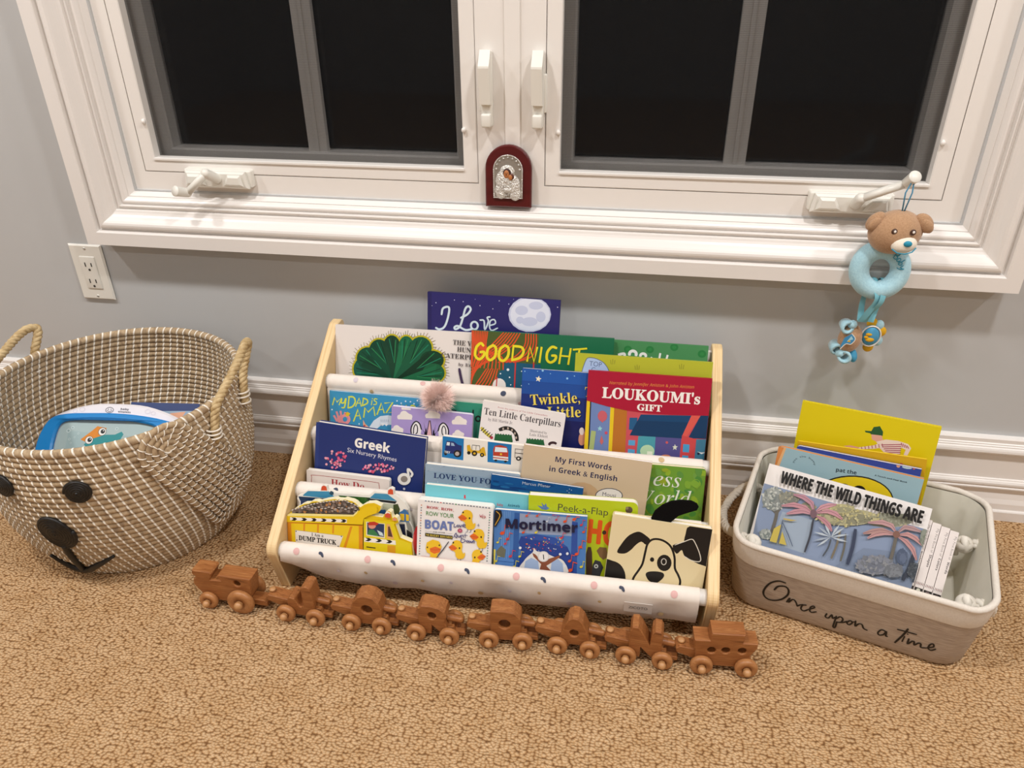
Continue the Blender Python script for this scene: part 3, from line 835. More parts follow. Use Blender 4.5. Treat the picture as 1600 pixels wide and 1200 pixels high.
['t', '#f2ece6', 'SB+', 'GIFT', 830, 1157, 1222, 1164, 106],
]),
'white':dict(o=(-0.06902,-0.21028,0.16653),u=(0.99592,-0.0264,-0.08634),v=(0.09029,0.29118,0.9524),w=0.1405,h=0.1054,t=0.0080,kind='board',col='#e6dfdc',r=4,rl=0,pages='#efe9dd',out=None,art=[
['t', '#b05058', 'D', 'From the authors of Ten Little Caterpillars', 264, 966, 1103, 967, 25],
['t', '#403c40', 'SB', 'Ten Little Caterpillars', 40, 819, 1345, 821, 116],
['t', '#8a8284', 'SB', 'by Bill Martin Jr.', 124, 721, 550, 729, 50],
['t', '#8a8284', 'SB', 'Illustrated by', 853, 653, 1141, 660, 44],
['t', '#8a8284', 'SB', 'Lois Ehlert', 852, 585, 1161, 596, 50],
['s','#c8b84a',54,0,1,[32,571,111,500,201,444]],
['s','#2a2620',19,0,0,[27,522,70,581]],
['s','#2a2620',19,0,0,[66,500,109,559]],
['s','#2a2620',19,0,0,[105,479,148,538]],
['s','#2a2620',19,0,0,[144,457,186,516]],
['s','#2a2620',19,0,0,[183,435,225,495]],
['s','#26221e',65,0,1,[347,599,438,644,549,635,627,564,659,471]],
['e','#b8a89a',18,399,623,14,2,3,-22],
['e','#b8a89a',18,479,646,13,2,3,-23],
['e','#b8a89a',18,550,627,14,3,3,-22],
['e','#b8a89a',18,606,580,13,3,3,-22],
['e','#b8a89a',18,637,509,14,3,3,-22],
['e','#a03040',18,222,434,27,5,3,-28],
['p','#1f5c34',[270,400,277,528,303,507,323,532,349,512,369,536,394,516,414,540,440,520,460,545,486,525,505,549,531,529,551,553,589,438,573,355,279,330]],
['p','#1f5c34',[813,413,819,540,845,520,865,545,891,525,911,549,937,529,957,554,984,534,1004,558,1030,538,1050,563,1076,543,1096,567,1135,453,1120,370,822,344]],
['s','#3a2228',43,0,1,[1206,491,1210,506,1223,520,1245,531,1270,536,1294,535,1312,528]],
]),
'navy':dict(o=(-0.34262,-0.27605,0.11155),u=(0.99758,-0.01801,-0.06722),v=(0.06959,0.25819,0.96358),w=0.1911,h=0.1303,t=0.0130,kind='hard',col='#22326e',r=0,rl=5,pages='#efe9dd',out=None,art=[
['p','#283a78',[3,3,64,3,64,1300,3,1300]],
['t', '#eeeae4', 'NB+', 'Greek', 696, 969, 1303, 960, 159],
['t', '#d5d4de', 'D', 'Six Nursery Rhymes', 569, 857, 1432, 822, 77],
['e','#d8608a',7,381,638,19,4,1,-19],
['s','#3f6a48',10,0,0,[405,660,397,628]],
['e','#e888a8',7,405,660,23,4,1,-24],
['e','#c84a6a',7,379,766,20,3,1,-21],
['s','#3f6a48',10,0,0,[361,621,324,635]],
['e','#e0a0b0',7,361,621,25,4,2,-26],
['e','#d8608a',7,456,831,23,4,1,-24],
['s','#3f6a48',10,0,0,[417,612,430,597]],
['e','#e888a8',7,417,612,24,4,1,-25],
['e','#c84a6a',7,416,729,22,4,1,-22],
['s','#3f6a48',10,0,0,[298,778,269,775]],
['e','#e0a0b0',7,298,778,16,3,1,-16],
['e','#d8608a',7,547,779,21,3,1,-22],
['s','#3f6a48',10,0,0,[318,532,326,505]],
['e','#e888a8',7,318,532,24,4,1,-24],
['e','#c84a6a',7,238,672,22,4,1,-22],
['s','#3f6a48',10,0,0,[298,649,281,623]],
['e','#e0a0b0',7,298,649,16,3,1,-16],
['e','#d8608a',7,533,679,18,3,0,-19],
['s','#3f6a48',10,0,0,[232,689,219,651]],
['e','#e888a8',7,232,689,17,3,1,-17],
['e','#c84a6a',7,294,638,22,3,1,-22],
['s','#3f6a48',10,0,0,[357,591,379,608]],
['e','#e0a0b0',7,357,591,21,3,1,-22],
['e','#d8608a',7,426,727,16,3,1,-16],
['s','#3f6a48',10,0,0,[404,553,413,574]],
['e','#e888a8',7,404,553,18,3,0,-19],
['e','#c84a6a',7,440,601,15,3,0,-16],
['s','#3f6a48',10,0,0,[302,822,344,812]],
['e','#e0a0b0',7,302,822,25,4,1,-25],
['e','#d8608a',7,485,698,25,4,1,-26],
['s','#3f6a48',10,0,0,[389,794,430,792]],
['e','#e888a8',7,389,794,24,4,1,-24],
['e','#c84a6a',7,351,617,20,3,1,-20],
['s','#3f6a48',10,0,0,[461,628,502,647]],
['e','#e0a0b0',7,461,628,15,2,0,-16],
['e','#d8608a',7,456,684,23,4,1,-23],
['s','#3f6a48',10,0,0,[303,611,267,569]],
['e','#e888a8',7,303,611,19,3,1,-20],
['e','#c84a6a',7,388,653,16,3,1,-16],
['s','#3f6a48',10,0,0,[462,587,429,616]],
['e','#e0a0b0',7,462,587,20,4,1,-20],
['e','#d8608a',7,382,528,16,3,0,-17],
['s','#3f6a48',10,0,0,[191,685,184,648]],
['e','#e888a8',7,191,685,20,3,1,-21],
['e','#c84a6a',7,384,587,16,3,1,-16],
['s','#3f6a48',10,0,0,[283,636,320,617]],
['e','#e0a0b0',7,283,636,20,3,1,-21],
['e','#d8608a',7,477,690,17,3,1,-18],
['s','#3f6a48',10,0,0,[403,619,435,650]],
['e','#e888a8',7,403,619,15,2,0,-17],
['e','#c84a6a',7,511,766,25,4,1,-26],
['s','#3f6a48',10,0,0,[214,574,229,555]],
['e','#e0a0b0',7,214,574,23,4,1,-24],
['e','#d8608a',7,309,677,18,3,1,-18],
['s','#3f6a48',10,0,0,[506,821,544,839]],
['e','#e888a8',7,506,821,22,3,1,-22],
['e','#c84a6a',7,418,820,24,4,1,-24],
['s','#3f6a48',10,0,0,[205,684,222,704]],
['e','#e0a0b0',7,205,684,25,4,1,-25],
['e','#d8608a',7,427,710,25,4,1,-25],
['s','#3f6a48',10,0,0,[537,748,496,712]],
['e','#e888a8',7,537,748,16,3,0,-17],
['e','#c84a6a',7,538,743,16,3,1,-16],
['s','#3f6a48',10,0,0,[461,591,468,574]],
['e','#e0a0b0',7,461,591,24,5,1,-25],
['e','#d8608a',7,1129,654,24,4,1,-25],
['s','#3f6a48',10,0,0,[1382,695,1349,667]],
['e','#e888a8',7,1382,695,22,4,1,-23],
['e','#c84a6a',7,1269,726,24,4,1,-25],
['s','#3f6a48',10,0,0,[1197,605,1183,574]],
['e','#e0a0b0',7,1197,605,22,4,1,-23],
['e','#d8608a',7,929,614,15,3,1,-15],
['s','#3f6a48',10,0,0,[1333,680,1334,653]],
['e','#e888a8',7,1333,680,21,3,1,-22],
['e','#c84a6a',7,1234,638,23,4,2,-23],
['s','#3f6a48',10,0,0,[1097,655,1129,636]],
['e','#e0a0b0',7,1097,655,16,3,1,-16],
['e','#d8608a',7,960,644,23,4,2,-23],
['s','#3f6a48',10,0,0,[1078,613,1078,579]],
['e','#e888a8',7,1078,613,16,3,1,-17],
['e','#c84a6a',7,1291,643,24,4,1,-25],
['s','#3f6a48',10,0,0,[944,632,977,617]],
['e','#e0a0b0',7,944,632,16,3,1,-16],
['e','#d8608a',7,1213,698,18,3,1,-18],
['s','#3f6a48',10,0,0,[1214,720,1240,748]],
['e','#e888a8',7,1214,720,24,4,2,-25],
['e','#c84a6a',7,1175,638,19,3,1,-21],
['s','#3f6a48',10,0,0,[1021,589,1059,579]],
['e','#e0a0b0',7,1021,589,15,2,1,-16],
['e','#d8608a',7,1052,589,20,3,1,-21],
['s','#3f6a48',10,0,0,[1080,708,1041,720]],
['e','#e888a8',7,1080,708,24,3,2,-25],
['e','#c84a6a',7,979,576,25,4,1,-26],
['s','#3f6a48',10,0,0,[964,680,973,695]],
['e','#e0a0b0',7,964,680,24,4,1,-25],
['e','#d8608a',7,868,599,19,3,1,-19],
['s','#3f6a48',10,0,0,[1285,740,1295,746]],
['e','#e888a8',7,1285,740,17,3,1,-17],
['e','#c84a6a',7,1144,711,21,4,1,-22],
['s','#3f6a48',10,0,0,[1179,650,1149,622]],
['e','#e0a0b0',7,1179,650,17,3,1,-18],
['e','#d8608a',7,1260,711,21,3,1,-22],
['s','#3f6a48',10,0,0,[1000,584,963,585]],
['e','#e888a8',7,1000,584,25,4,2,-25],
['e','#c84a6a',7,1224,614,18,3,1,-19],
['s','#3f6a48',10,0,0,[1113,644,1072,604]],
['e','#e0a0b0',7,1113,644,23,4,1,-24],
['e','#d8608a',7,1198,742,25,4,2,-25],
['s','#3f6a48',10,0,0,[1243,625,1243,619]],
['e','#e888a8',7,1243,625,24,4,1,-25],
['e','#c84a6a',7,1137,742,16,3,1,-16],
['s','#3f6a48',10,0,0,[990,692,1013,687]],
['e','#e0a0b0',7,990,692,24,3,2,-25],
['e','#d8608a',7,1043,568,20,4,2,-19],
['s','#3f6a48',10,0,0,[910,668,928,685]],
['e','#e888a8',7,910,668,18,3,1,-18],
['e','#c84a6a',7,1028,583,25,4,1,-26],
['s','#3f6a48',10,0,0,[1263,713,1256,689]],
['e','#e0a0b0',7,1263,713,18,3,1,-18],
['e','#d8608a',7,1099,649,17,3,1,-18],
['s','#3f6a48',10,0,0,[902,638,912,650]],
['e','#e888a8',7,902,638,24,4,1,-25],
['e','#c84a6a',7,1046,668,16,3,1,-16],
['s','#3f6a48',10,0,0,[1393,717,1431,716]],
['e','#e0a0b0',7,1393,717,18,3,1,-18],
['e','#d8608a',7,1244,655,17,3,1,-17],
['s','#3f6a48',10,0,0,[1356,732,1379,761]],
['e','#e888a8',7,1356,732,17,3,1,-18],
['e','#c84a6a',7,1048,568,17,3,1,-17],
['s','#3f6a48',10,0,0,[1178,734,1184,701]],
['e','#e0a0b0',7,1178,734,17,3,1,-18],
['e','#e6e2dc',18,1591,542,114,19,8,-109],
['e','#8a8078',18,1591,542,60,10,4,-57],
['s','#e6e2dc',40,0,1,[1671,582,1643,733,1722,668,1707,609]],
['t', '#c8c8d4', 'NB', 'Music', 1548, 287, 1674, 288, 36],
['e','#c8c8d4',18,1603,366,20,3,2,-21],
]),
'howdo':dict(o=(-0.34802,-0.29513,0.10216),u=(0.9997,-0.00638,-0.02381),v=(0.02465,0.25874,0.96563),w=0.1455,h=0.0627,t=0.0110,kind='board',col='#dcd2ca',r=4,rl=0,pages='#efe9dd',out=None,art=[
['s','#a04a48',10,0,1,[84,266,91,503,135,548,708,554,1212,553,1275,517,1291,316]],
['t', '#a03038', 'SB', 'How Do', 434, 402, 1018, 399, 114],
['t', '#a03038', 'SB', 'You Feel?', 403, 254, 1065, 256, 114],
]),
'trucks':dict(o=(-0.12211,-0.2699,0.10359),u=(0.99941,-0.00891,-0.03325),v=(0.03442,0.25867,0.96535),w=0.1470,h=0.1280,t=0.0090,kind='board',col='#e9e1d6',r=0,rl=0,pages='#efe9dd',out=None,art=[
['p','#1d74b0',[6,1277,365,1279,373,897,8,907]],
['p','#1d74b0',[764,1297,1162,1301,1174,926,780,922]],
['p','#26306a',[50,989,62,1142,77,1201,196,1207,271,1160,336,1149,337,1026,225,992]],
['p','#d8e0e6',[75,1125,83,1183,133,1184,130,1126]],
['p','#9ab0c8',[154,1129,153,1182,194,1178,218,1130]],
['e','#22201e',18,270,1002,66,8,4,-64],
['e','#b8a8a0',18,265,1001,36,5,2,-36],
['e','#22201e',18,69,991,29,4,2,-42],
['t', '#e6e6e6', 'NB', 'TRY', 47, 985, 145, 986, 41],
['p','#d8a826',[432,1066,420,1169,470,1185,497,1103,530,1098,621,1100,689,1175,716,1169,752,1032,698,1016,659,1058,496,1046]],
['s','#3a3630',11,0,0,[508,1105,510,1184,634,1187,648,1094]],
['s','#3a3630',9,0,0,[575,1109,576,1185]],
['e','#22201e',18,555,1044,47,6,3,-47],
['e','#d8a826',18,555,1044,22,3,1,-20],
['e','#22201e',18,683,1033,36,4,2,-36],
['e','#d8a826',18,683,1033,16,2,1,-15],
['e','#22201e',18,460,1042,29,3,2,-30],
['p','#b8402c',[873,981,862,1150,881,1218,973,1243,1082,1225,1113,1154,1125,986]],
['p','#dfe6ea',[888,1116,895,1201,1083,1205,1102,1134]],
['p','#e6e0da',[868,1047,1121,1052,1122,1023,870,1023]],
['p','#e6e0da',[871,1004,1123,1009,1125,986,873,978]],
['e','#e8c030',18,997,1088,18,3,2,-18],
['s','#3a6a90',14,0,0,[928,1249,1035,1247]],
['e','#22201e',18,919,969,25,3,1,-17],
['e','#22201e',18,1081,971,25,3,1,-17],
['s','#26221e',9,0,0,[1222,1211,1461,1210]],
['s','#26221e',9,0,0,[1226,1212,1229,1066,1451,1066]],
['s','#26221e',13,0,0,[1227,1141,1461,1143]],
['e','#26221e',18,1291,1051,42,6,3,-37],
['e','#e9e1d6',18,1291,1051,18,2,1,-17],
]),
'loveyou':dict(o=(-0.14293,-0.28909,0.10154),u=(0.99983,-0.00481,-0.01795),v=(0.01859,0.25877,0.96576),w=0.1580,h=0.0902,t=0.0110,kind='board',col='#9aabba',r=3,rl=0,pages='#efe9dd',out=None,art=[
['p','#8fa4b6',[3,544,1577,544,1577,790,3,790]],
['e','#7f93a6',8,495,895,8,1,0,-11],
['e','#b8c2ca',8,463,585,20,2,0,-10],
['e','#aab8c4',8,1026,628,23,2,1,-10],
['e','#7f93a6',8,876,713,21,2,1,-8],
['e','#b8c2ca',8,780,916,22,2,0,-8],
['e','#aab8c4',8,111,832,23,3,0,-5],
['e','#7f93a6',8,618,687,23,2,0,-7],
['e','#b8c2ca',8,607,789,8,1,0,-11],
['e','#aab8c4',8,43,506,11,1,1,-5],
['e','#7f93a6',8,1317,714,11,2,1,-8],
['e','#b8c2ca',8,749,688,11,1,1,-10],
['e','#aab8c4',8,1537,787,23,3,1,-11],
['e','#7f93a6',8,602,619,22,2,0,-9],
['e','#b8c2ca',8,177,659,24,3,1,-6],
['e','#aab8c4',8,1013,648,17,2,0,-4],
['e','#7f93a6',8,978,899,23,3,1,-9],
['e','#b8c2ca',8,491,586,19,2,1,-7],
['e','#aab8c4',8,1297,685,23,3,0,-11],
['e','#7f93a6',8,1026,729,18,2,1,-8],
['e','#aab8c4',8,779,760,18,3,1,-5],
['e','#7f93a6',8,316,895,21,2,0,-11],
['e','#b8c2ca',8,742,915,14,2,1,-10],
['e','#aab8c4',8,1165,699,13,1,1,-7],
['e','#b8c2ca',8,1175,682,12,1,0,-9],
['e','#aab8c4',8,1224,750,15,2,1,-5],
['e','#7f93a6',8,41,535,25,3,0,-6],
['e','#b8c2ca',8,1169,861,18,3,0,-10],
['e','#aab8c4',8,509,698,12,2,0,-7],
['e','#7f93a6',8,54,787,12,2,0,-10],
['e','#b8c2ca',8,218,608,9,1,1,-11],
['e','#aab8c4',8,262,880,12,1,1,-11],
['e','#7f93a6',8,1046,655,16,2,0,-5],
['e','#b8c2ca',8,536,767,25,3,0,-5],
['e','#aab8c4',8,393,595,9,1,0,-11],
['t', '#2a3c66', 'SB', 'LOVE YOU FOREVER', 146, 675, 1593, 674, 89],
]),
'bluefish':dict(o=(-0.03393,-0.29475,0.10745),u=(0.99816,-0.01567,-0.05849),v=(0.06055,0.25834,0.96415),w=0.1496,h=0.0817,t=0.0050,kind='paper',col='#1a5490',r=0,rl=3,pages='#efe9dd',out=None,art=[
['p','#17447c',[3,3,1493,3,1493,650,3,650]],
['e','#1a6098',10,472,643,93,1,-1,-25],
['e','#163f78',10,159,506,51,1,-1,-22],
['e','#2468a0',10,85,518,52,1,0,-14],
['e','#1a6098',10,84,653,65,1,-1,-26],
['e','#163f78',10,912,776,121,2,0,-14],
['e','#2468a0',10,365,507,119,2,-1,-22],
['e','#163f78',10,1015,649,44,1,0,-14],
['e','#2468a0',10,239,631,83,2,-1,-19],
['e','#1a6098',10,572,606,109,2,0,-23],
['e','#163f78',10,84,705,55,0,0,-15],
['e','#2468a0',10,860,818,88,2,-1,-16],
['e','#1a6098',10,574,617,117,2,-1,-14],
['e','#163f78',10,559,532,54,1,0,-12],
['e','#2468a0',10,327,541,99,1,-1,-26],
['e','#1a6098',10,746,846,61,1,-1,-22],
['e','#163f78',10,598,792,68,1,0,-18],
['e','#2468a0',10,554,693,47,1,0,-12],
['e','#1a6098',10,1176,709,71,1,0,-13],
['e','#163f78',10,470,645,114,2,0,-18],
['e','#2468a0',10,1438,814,50,0,0,-20],
['e','#1a6098',10,910,705,98,2,0,-11],
['e','#163f78',10,682,607,47,1,0,-12],
['e','#2468a0',10,299,700,74,1,0,-16],
['e','#1a6098',10,945,840,65,1,0,-21],
['e','#163f78',10,842,586,116,1,-1,-16],
['t', '#c8d0dc', 'D', 'Marcus Pfister', 515, 727, 971, 738, 47],
['e','#c8d8e8',6,1243,730,7,1,1,-7],
['e','#c8d8e8',6,1277,767,7,1,1,-7],
['e','#c8d8e8',6,1277,706,7,1,1,-8],
['e','#c8d8e8',6,1310,754,7,1,1,-7],
]),
'tan':dict(o=(0.01308,-0.2806,0.11004),u=(0.99835,-0.01484,-0.0554),v=(0.05735,0.25839,0.96434),w=0.2047,h=0.1267,t=0.0070,kind='paper',col='#cdb698',r=0,rl=0,pages='#f2efec',out=None,art=[
['t', '#22264e', 'NB', 'My First Words', 527, 1050, 1431, 1040, 90],
['t', '#22264e', 'NB', 'in Greek & English', 447, 875, 1540, 869, 90],
['e','#c4a27c',18,1006,476,314,51,34,-290],
['e','#4a4a58',18,1447,607,219,35,16,-131],
['e','#e6e0da',18,1447,607,205,33,15,-118],
['t', '#5a5868', 'D', 'Mousi', 1342, 589, 1556, 593, 65],
]),
'mossy':dict(o=(0.20184,-0.27018,0.0987),u=(0.99999,0.001,0.00374),v=(-0.00388,0.25882,0.96592),w=0.1079,h=0.1150,t=0.0090,kind='board',col='#6d9a35',r=5,rl=0,pages='#efe0c0',out=None,art=[
['e','#7fa838',10,426,643,20,-70,-35,-12],
['e','#5e9140',10,282,693,27,-34,-42,-40],
['e','#8fae30',10,1041,1080,75,1,1,-47],
['e','#4f8a3a',10,939,369,17,-39,-51,-26],
['e','#93a42e',10,696,664,40,-33,-15,-22],
['e','#6f9c44',10,927,1007,34,-57,-27,-19],
['e','#7fa838',10,1080,371,51,5,4,-42],
['e','#5e9140',10,646,359,71,-52,-14,-24],
['e','#4f8a3a',10,980,942,31,-85,-52,-23],
['e','#93a42e',10,320,261,90,8,5,-65],
['e','#7fa838',10,600,770,23,-36,-38,-29],
['e','#5e9140',10,719,699,67,-1,0,-52],
['e','#8fae30',10,496,1036,37,-18,-21,-50],
['e','#4f8a3a',10,410,892,42,-60,-22,-18],
['e','#6f9c44',10,263,403,63,-28,-14,-40],
['e','#7fa838',10,467,433,64,-22,-12,-45],
['e','#5e9140',10,686,1021,45,-48,-32,-36],
['e','#8fae30',10,675,637,25,-42,-48,-35],
['e','#4f8a3a',10,852,281,57,-25,-13,-36],
['e','#93a42e',10,389,868,42,-36,-20,-26],
['e','#6f9c44',10,370,801,22,-77,-33,-12],
['e','#7fa838',10,870,888,83,-6,-2,-32],
['e','#5e9140',10,1039,1184,34,3,5,-57],
['e','#8fae30',10,748,658,7,-52,-32,-5],
['e','#4f8a3a',10,461,931,57,-24,-17,-50],
['e','#5e9140',10,541,461,62,-32,-25,-57],
['e','#8fae30',10,452,506,15,-35,-33,-19],
['e','#4f8a3a',10,660,713,45,-86,-33,-21],
['e','#93a42e',10,448,1078,58,3,2,-33],
['e','#6f9c44',10,345,1030,28,-59,-44,-24],
['e','#7fa838',10,954,907,63,-41,-27,-51],
['e','#5e9140',10,965,1111,12,-95,-53,-7],
['e','#8fae30',10,936,528,17,-64,-46,-15],
['e','#4f8a3a',10,674,587,81,-41,-14,-33],
['e','#6f9c44',10,732,544,39,-33,-18,-26],
['e','#7fa838',10,951,871,20,-61,-35,-13],
['e','#4f8a3a',10,848,751,78,-11,-4,-36],
['e','#93a42e',10,430,906,44,-68,-35,-28],
['e','#6f9c44',10,1086,483,17,-88,-56,-13],
['e','#7fa838',10,816,864,27,-64,-45,-22],
['e','#5e9140',10,1007,504,48,-62,-24,-22],
['e','#8fae30',10,285,523,7,-50,-24,-5],
['e','#4f8a3a',10,939,917,17,-36,-46,-24],
['e','#93a42e',10,265,355,80,-31,-15,-46],
['e','#7fa838',10,547,477,29,-73,-29,-14],
['e','#8fae30',10,224,1134,45,-13,-13,-54],
['e','#93a42e',10,443,610,15,-74,-48,-12],
['e','#6f9c44',10,437,550,42,-3,-2,-36],
['e','#7fa838',10,935,886,66,-41,-26,-51],
['e','#5e9140',10,275,907,64,-1,-1,-40],
['e','#8fae30',10,949,598,44,-82,-45,-29],
['e','#4f8a3a',10,929,534,13,-65,-51,-13],
['e','#6f9c44',10,253,705,27,-89,-40,-14],
['e','#7fa838',10,460,620,46,-18,-16,-48],
['e','#8fae30',10,683,336,20,-54,-52,-24],
['e','#4f8a3a',10,265,392,49,-84,-49,-35],
['t', '#e6e8da', 'SI', 'ess', 279, 806, 708, 804, 246],
['t', '#e6e8da', 'SI', 'W', 50, 467, 312, 465, 246],
['t', '#e6e8da', 'SI', 'orld', 322, 488, 897, 512, 246],
]),
'station':dict(o=(-0.33847,-0.35949,0.043),u=(0.99886,0.01314,0.04584),v=(-0.04769,0.27532,0.96017),w=0.1698,h=0.1081,t=0.0080,kind='shape',col='#e6e2da',r=0,rl=0,pages='#efe9dd',out=[-29,710,33,978,-3,1038,11,1085,98,1120,195,1190,407,1191,436,1276,475,1297,519,1281,532,1198,590,1209,648,1181,708,1169,1245,1169,1337,1234,1543,1215,1553,1284,1606,1312,1652,1289,1652,1199,1730,1151,1829,1066,1856,1007,1883,963,1899,828,1942,617,1967,496,1936,91,-85,10],art=[
['p','#3d8ab0',[121,1122,194,1179,559,1192,657,1090,580,1068,96,1089]],
['p','#1e3858',[18,1077,641,1066,666,999,43,1002]],
['p','#2a3a62',[51,1002,575,991,568,886,47,855]],
['p','#d05030',[420,1202,436,1269,475,1290,516,1274,526,1205]],
['p','#2a4a60',[556,1161,590,1205,634,1188,634,1142,585,1132]],
['p','#2f5a24',[720,1132,1257,1124,1206,1007,1012,1004,717,1078]],
['s','#4a7a30',5,0,0,[780,1125,772,997]],
['s','#4a7a30',5,0,0,[837,1124,826,1001]],
['s','#4a7a30',5,0,0,[894,1123,880,1004]],
['s','#4a7a30',5,0,0,[951,1123,934,1007]],
['s','#4a7a30',5,0,0,[1007,1122,989,1010]],
['s','#4a7a30',5,0,0,[1064,1122,1043,1013]],
['s','#4a7a30',5,0,0,[1120,1121,1097,1016]],
['s','#4a7a30',5,0,0,[1177,1120,1150,1019]],
['p','#3d8ab0',[1258,1132,1336,1204,1542,1203,1698,1089,1242,1116]],
['p','#1a2028',[1182,1112,1698,1084,1667,1041,1211,1084]],
['p','#d05030',[1554,1201,1563,1269,1605,1294,1641,1278,1644,1199]],
['p','#b8bca8',[1223,1046,1651,1033,1626,811,1302,853]],
['p','#3f4a2a',[1636,1025,1711,1044,1743,955,1715,817,1628,842]],
['p','#2a62a0',[1395,919,1499,933,1522,805,1390,827]],
['p','#8a8a86',[1795,958,1882,948,1952,495,1866,551]],
['p','#3a70a8',[1726,893,1824,960,1881,903,1896,736,1719,741]],
['p','#e0b82a',[1740,879,1813,876,1808,758,1742,765]],
['p','#e0b82a',[1838,877,1886,865,1886,759,1838,756]],
['p','#2a3050',[1665,691,1813,701,1828,363,1700,478]],
['s','#c8c8c4',21,0,1,[1896,752,1943,648,1952,495]],
['p','#1c1c22',[1839,610,1925,555,1933,401,1845,411]],
['p','#d05038',[1493,803,1499,872,1542,905,1585,877,1593,794]],
['e','#e8e0d8',18,1542,895,38,2,-2,-25],
]),
'reddisc':dict(o=(-0.14024,-0.37353,0.043),u=(0.99908,0.01182,0.04121),v=(-0.04287,0.27538,0.96038),w=0.0223,h=0.0904,t=0.0060,kind='shape',col='#b82a2e',r=0,rl=0,pages='#efe9dd',out=[239,633,232,557,218,486,197,425,171,376,141,345,110,333,79,340,51,367,28,412,11,471,1,541,0,616,7,691,21,762,42,823,68,870,98,901,129,912,160,905,187,878,210,834,227,776,237,707],art=[
['s','#d8605a',12,0,1,[21,724,10,601,13,479]],
]),
'dumptruck':dict(o=(-0.35362,-0.37875,0.04477),u=(0.99996,-0.0024,-0.00836),v=(0.00869,0.27563,0.96123),w=0.2117,h=0.0856,t=0.0120,kind='shape',col='#e6c31c',r=0,rl=0,pages='#f0e6c0',out=[0,848,85,935,139,980,193,1009,231,1044,300,1082,375,1094,436,1139,503,1151,555,1142,660,1184,734,1205,823,1225,867,1214,941,1216,986,1239,1044,1225,1103,1220,1162,1193,1206,1153,1242,1130,1308,1183,1374,1213,1469,1231,1520,1215,1585,1188,1568,1108,1528,1065,1411,1011,1506,1007,1615,1004,1637,1040,1659,1088,1709,1124,1753,1102,1763,1037,1778,1009,1811,1034,1848,1017,1878,948,1827,912,1910,686,2099,629,2128,384,2120,244,22,241],art=[
['p','#5c5048',[84,881,147,965,299,1059,435,1113,659,1161,823,1203,956,1203,1044,1205,1162,1166,1220,1112,1161,984]],
['e','#7a6a60',8,543,1039,29,-6,-7,-22],
['e','#4e463e',8,1093,1103,22,-1,-2,-19],
['e','#9a8a7e',8,623,1132,7,-27,-17,-6],
['e','#b07a4a',8,965,1178,30,-10,-8,-20],
['e','#5c5450',8,1123,1174,25,-4,-6,-22],
['e','#857a74',8,655,1001,25,-5,-7,-23],
['e','#6b5a50',8,1193,1046,20,-9,-11,-21],
['e','#7a6a60',8,137,955,21,-21,-15,-15],
['e','#4e463e',8,247,998,7,-25,-20,-8],
['e','#9a8a7e',8,609,1089,13,-31,-20,-11],
['e','#b07a4a',8,1006,1123,12,-20,-14,-10],
['e','#5c5450',8,942,1033,25,-22,-14,-16],
['e','#857a74',8,1182,1140,15,-20,-17,-15],
['e','#6b5a50',8,790,1159,24,-13,-9,-15],
['e','#7a6a60',8,305,1005,29,-5,-6,-20],
['e','#4e463e',8,630,1035,20,-15,-11,-16],
['e','#9a8a7e',8,885,1199,5,-30,-15,-5],
['e','#b07a4a',8,317,958,20,-6,-8,-20],
['e','#5c5450',8,973,1063,9,-20,-14,-8],
['e','#857a74',8,575,1073,16,-19,-15,-13],
['e','#6b5a50',8,541,1103,10,-25,-24,-12],
['e','#7a6a60',8,908,1024,9,-26,-17,-8],
['e','#4e463e',8,217,945,16,-15,-16,-17],
['e','#9a8a7e',8,969,1203,31,2,-2,-23],
['e','#b07a4a',8,871,1149,32,3,0,-26],
['e','#5c5450',8,561,1050,36,2,-1,-26],
['e','#857a74',8,256,982,21,-24,-18,-17],
['e','#6b5a50',8,1133,1060,31,-10,-8,-21],
['e','#7a6a60',8,927,1068,34,3,-1,-17],
['e','#4e463e',8,488,1068,15,-20,-13,-10],
['e','#9a8a7e',8,585,1094,22,-1,-4,-22],
['e','#b07a4a',8,1067,1151,27,-16,-10,-14],
['e','#5c5450',8,976,1113,26,-4,-7,-25],
['e','#857a74',8,1056,1112,23,-8,-8,-18],
['e','#6b5a50',8,814,1108,6,-27,-21,-7],
['e','#7a6a60',8,887,1148,4,-31,-22,-6],
['e','#4e463e',8,538,1039,28,-12,-9,-17],
['e','#9a8a7e',8,801,1119,31,-8,-6,-18],
['e','#b07a4a',8,788,1074,28,-20,-15,-22],
['e','#5c5450',8,608,1034,23,-15,-13,-19],
['e','#857a74',8,1066,1046,5,-32,-23,-6],
['e','#6b5a50',8,390,956,17,-15,-11,-13],
['e','#7a6a60',8,281,1003,24,-15,-10,-15],
['e','#4e463e',8,515,972,16,-13,-14,-17],
['e','#9a8a7e',8,285,996,17,-19,-15,-14],
['e','#b07a4a',8,729,1089,20,-17,-15,-17],
['e','#5c5450',8,243,959,27,-3,-5,-25],
['e','#857a74',8,717,1118,16,-24,-20,-15],
['e','#6b5a50',8,745,1003,18,-13,-16,-21],
['e','#7a6a60',8,815,1169,14,-14,-12,-12],
['e','#4e463e',8,373,971,3,-23,-22,-6],
['e','#9a8a7e',8,880,1022,33,1,-2,-25],
['e','#b07a4a',8,678,1110,11,-24,-21,-12],
['e','#5c5450',8,333,1029,6,-21,-22,-9],
['e','#857a74',8,206,985,23,0,-3,-26],
['e','#6b5a50',8,750,1015,20,-10,-12,-21],
['e','#7a6a60',8,823,1104,17,-14,-17,-19],
['e','#4e463e',8,1200,1083,35,1,-1,-22],
['e','#9a8a7e',8,105,916,7,-30,-23,-9],
['e','#b07a4a',8,509,1007,20,-21,-12,-12],
['e','#5c5450',8,1143,1094,25,-17,-9,-14],
['e','#857a74',8,672,1062,21,-24,-16,-14],
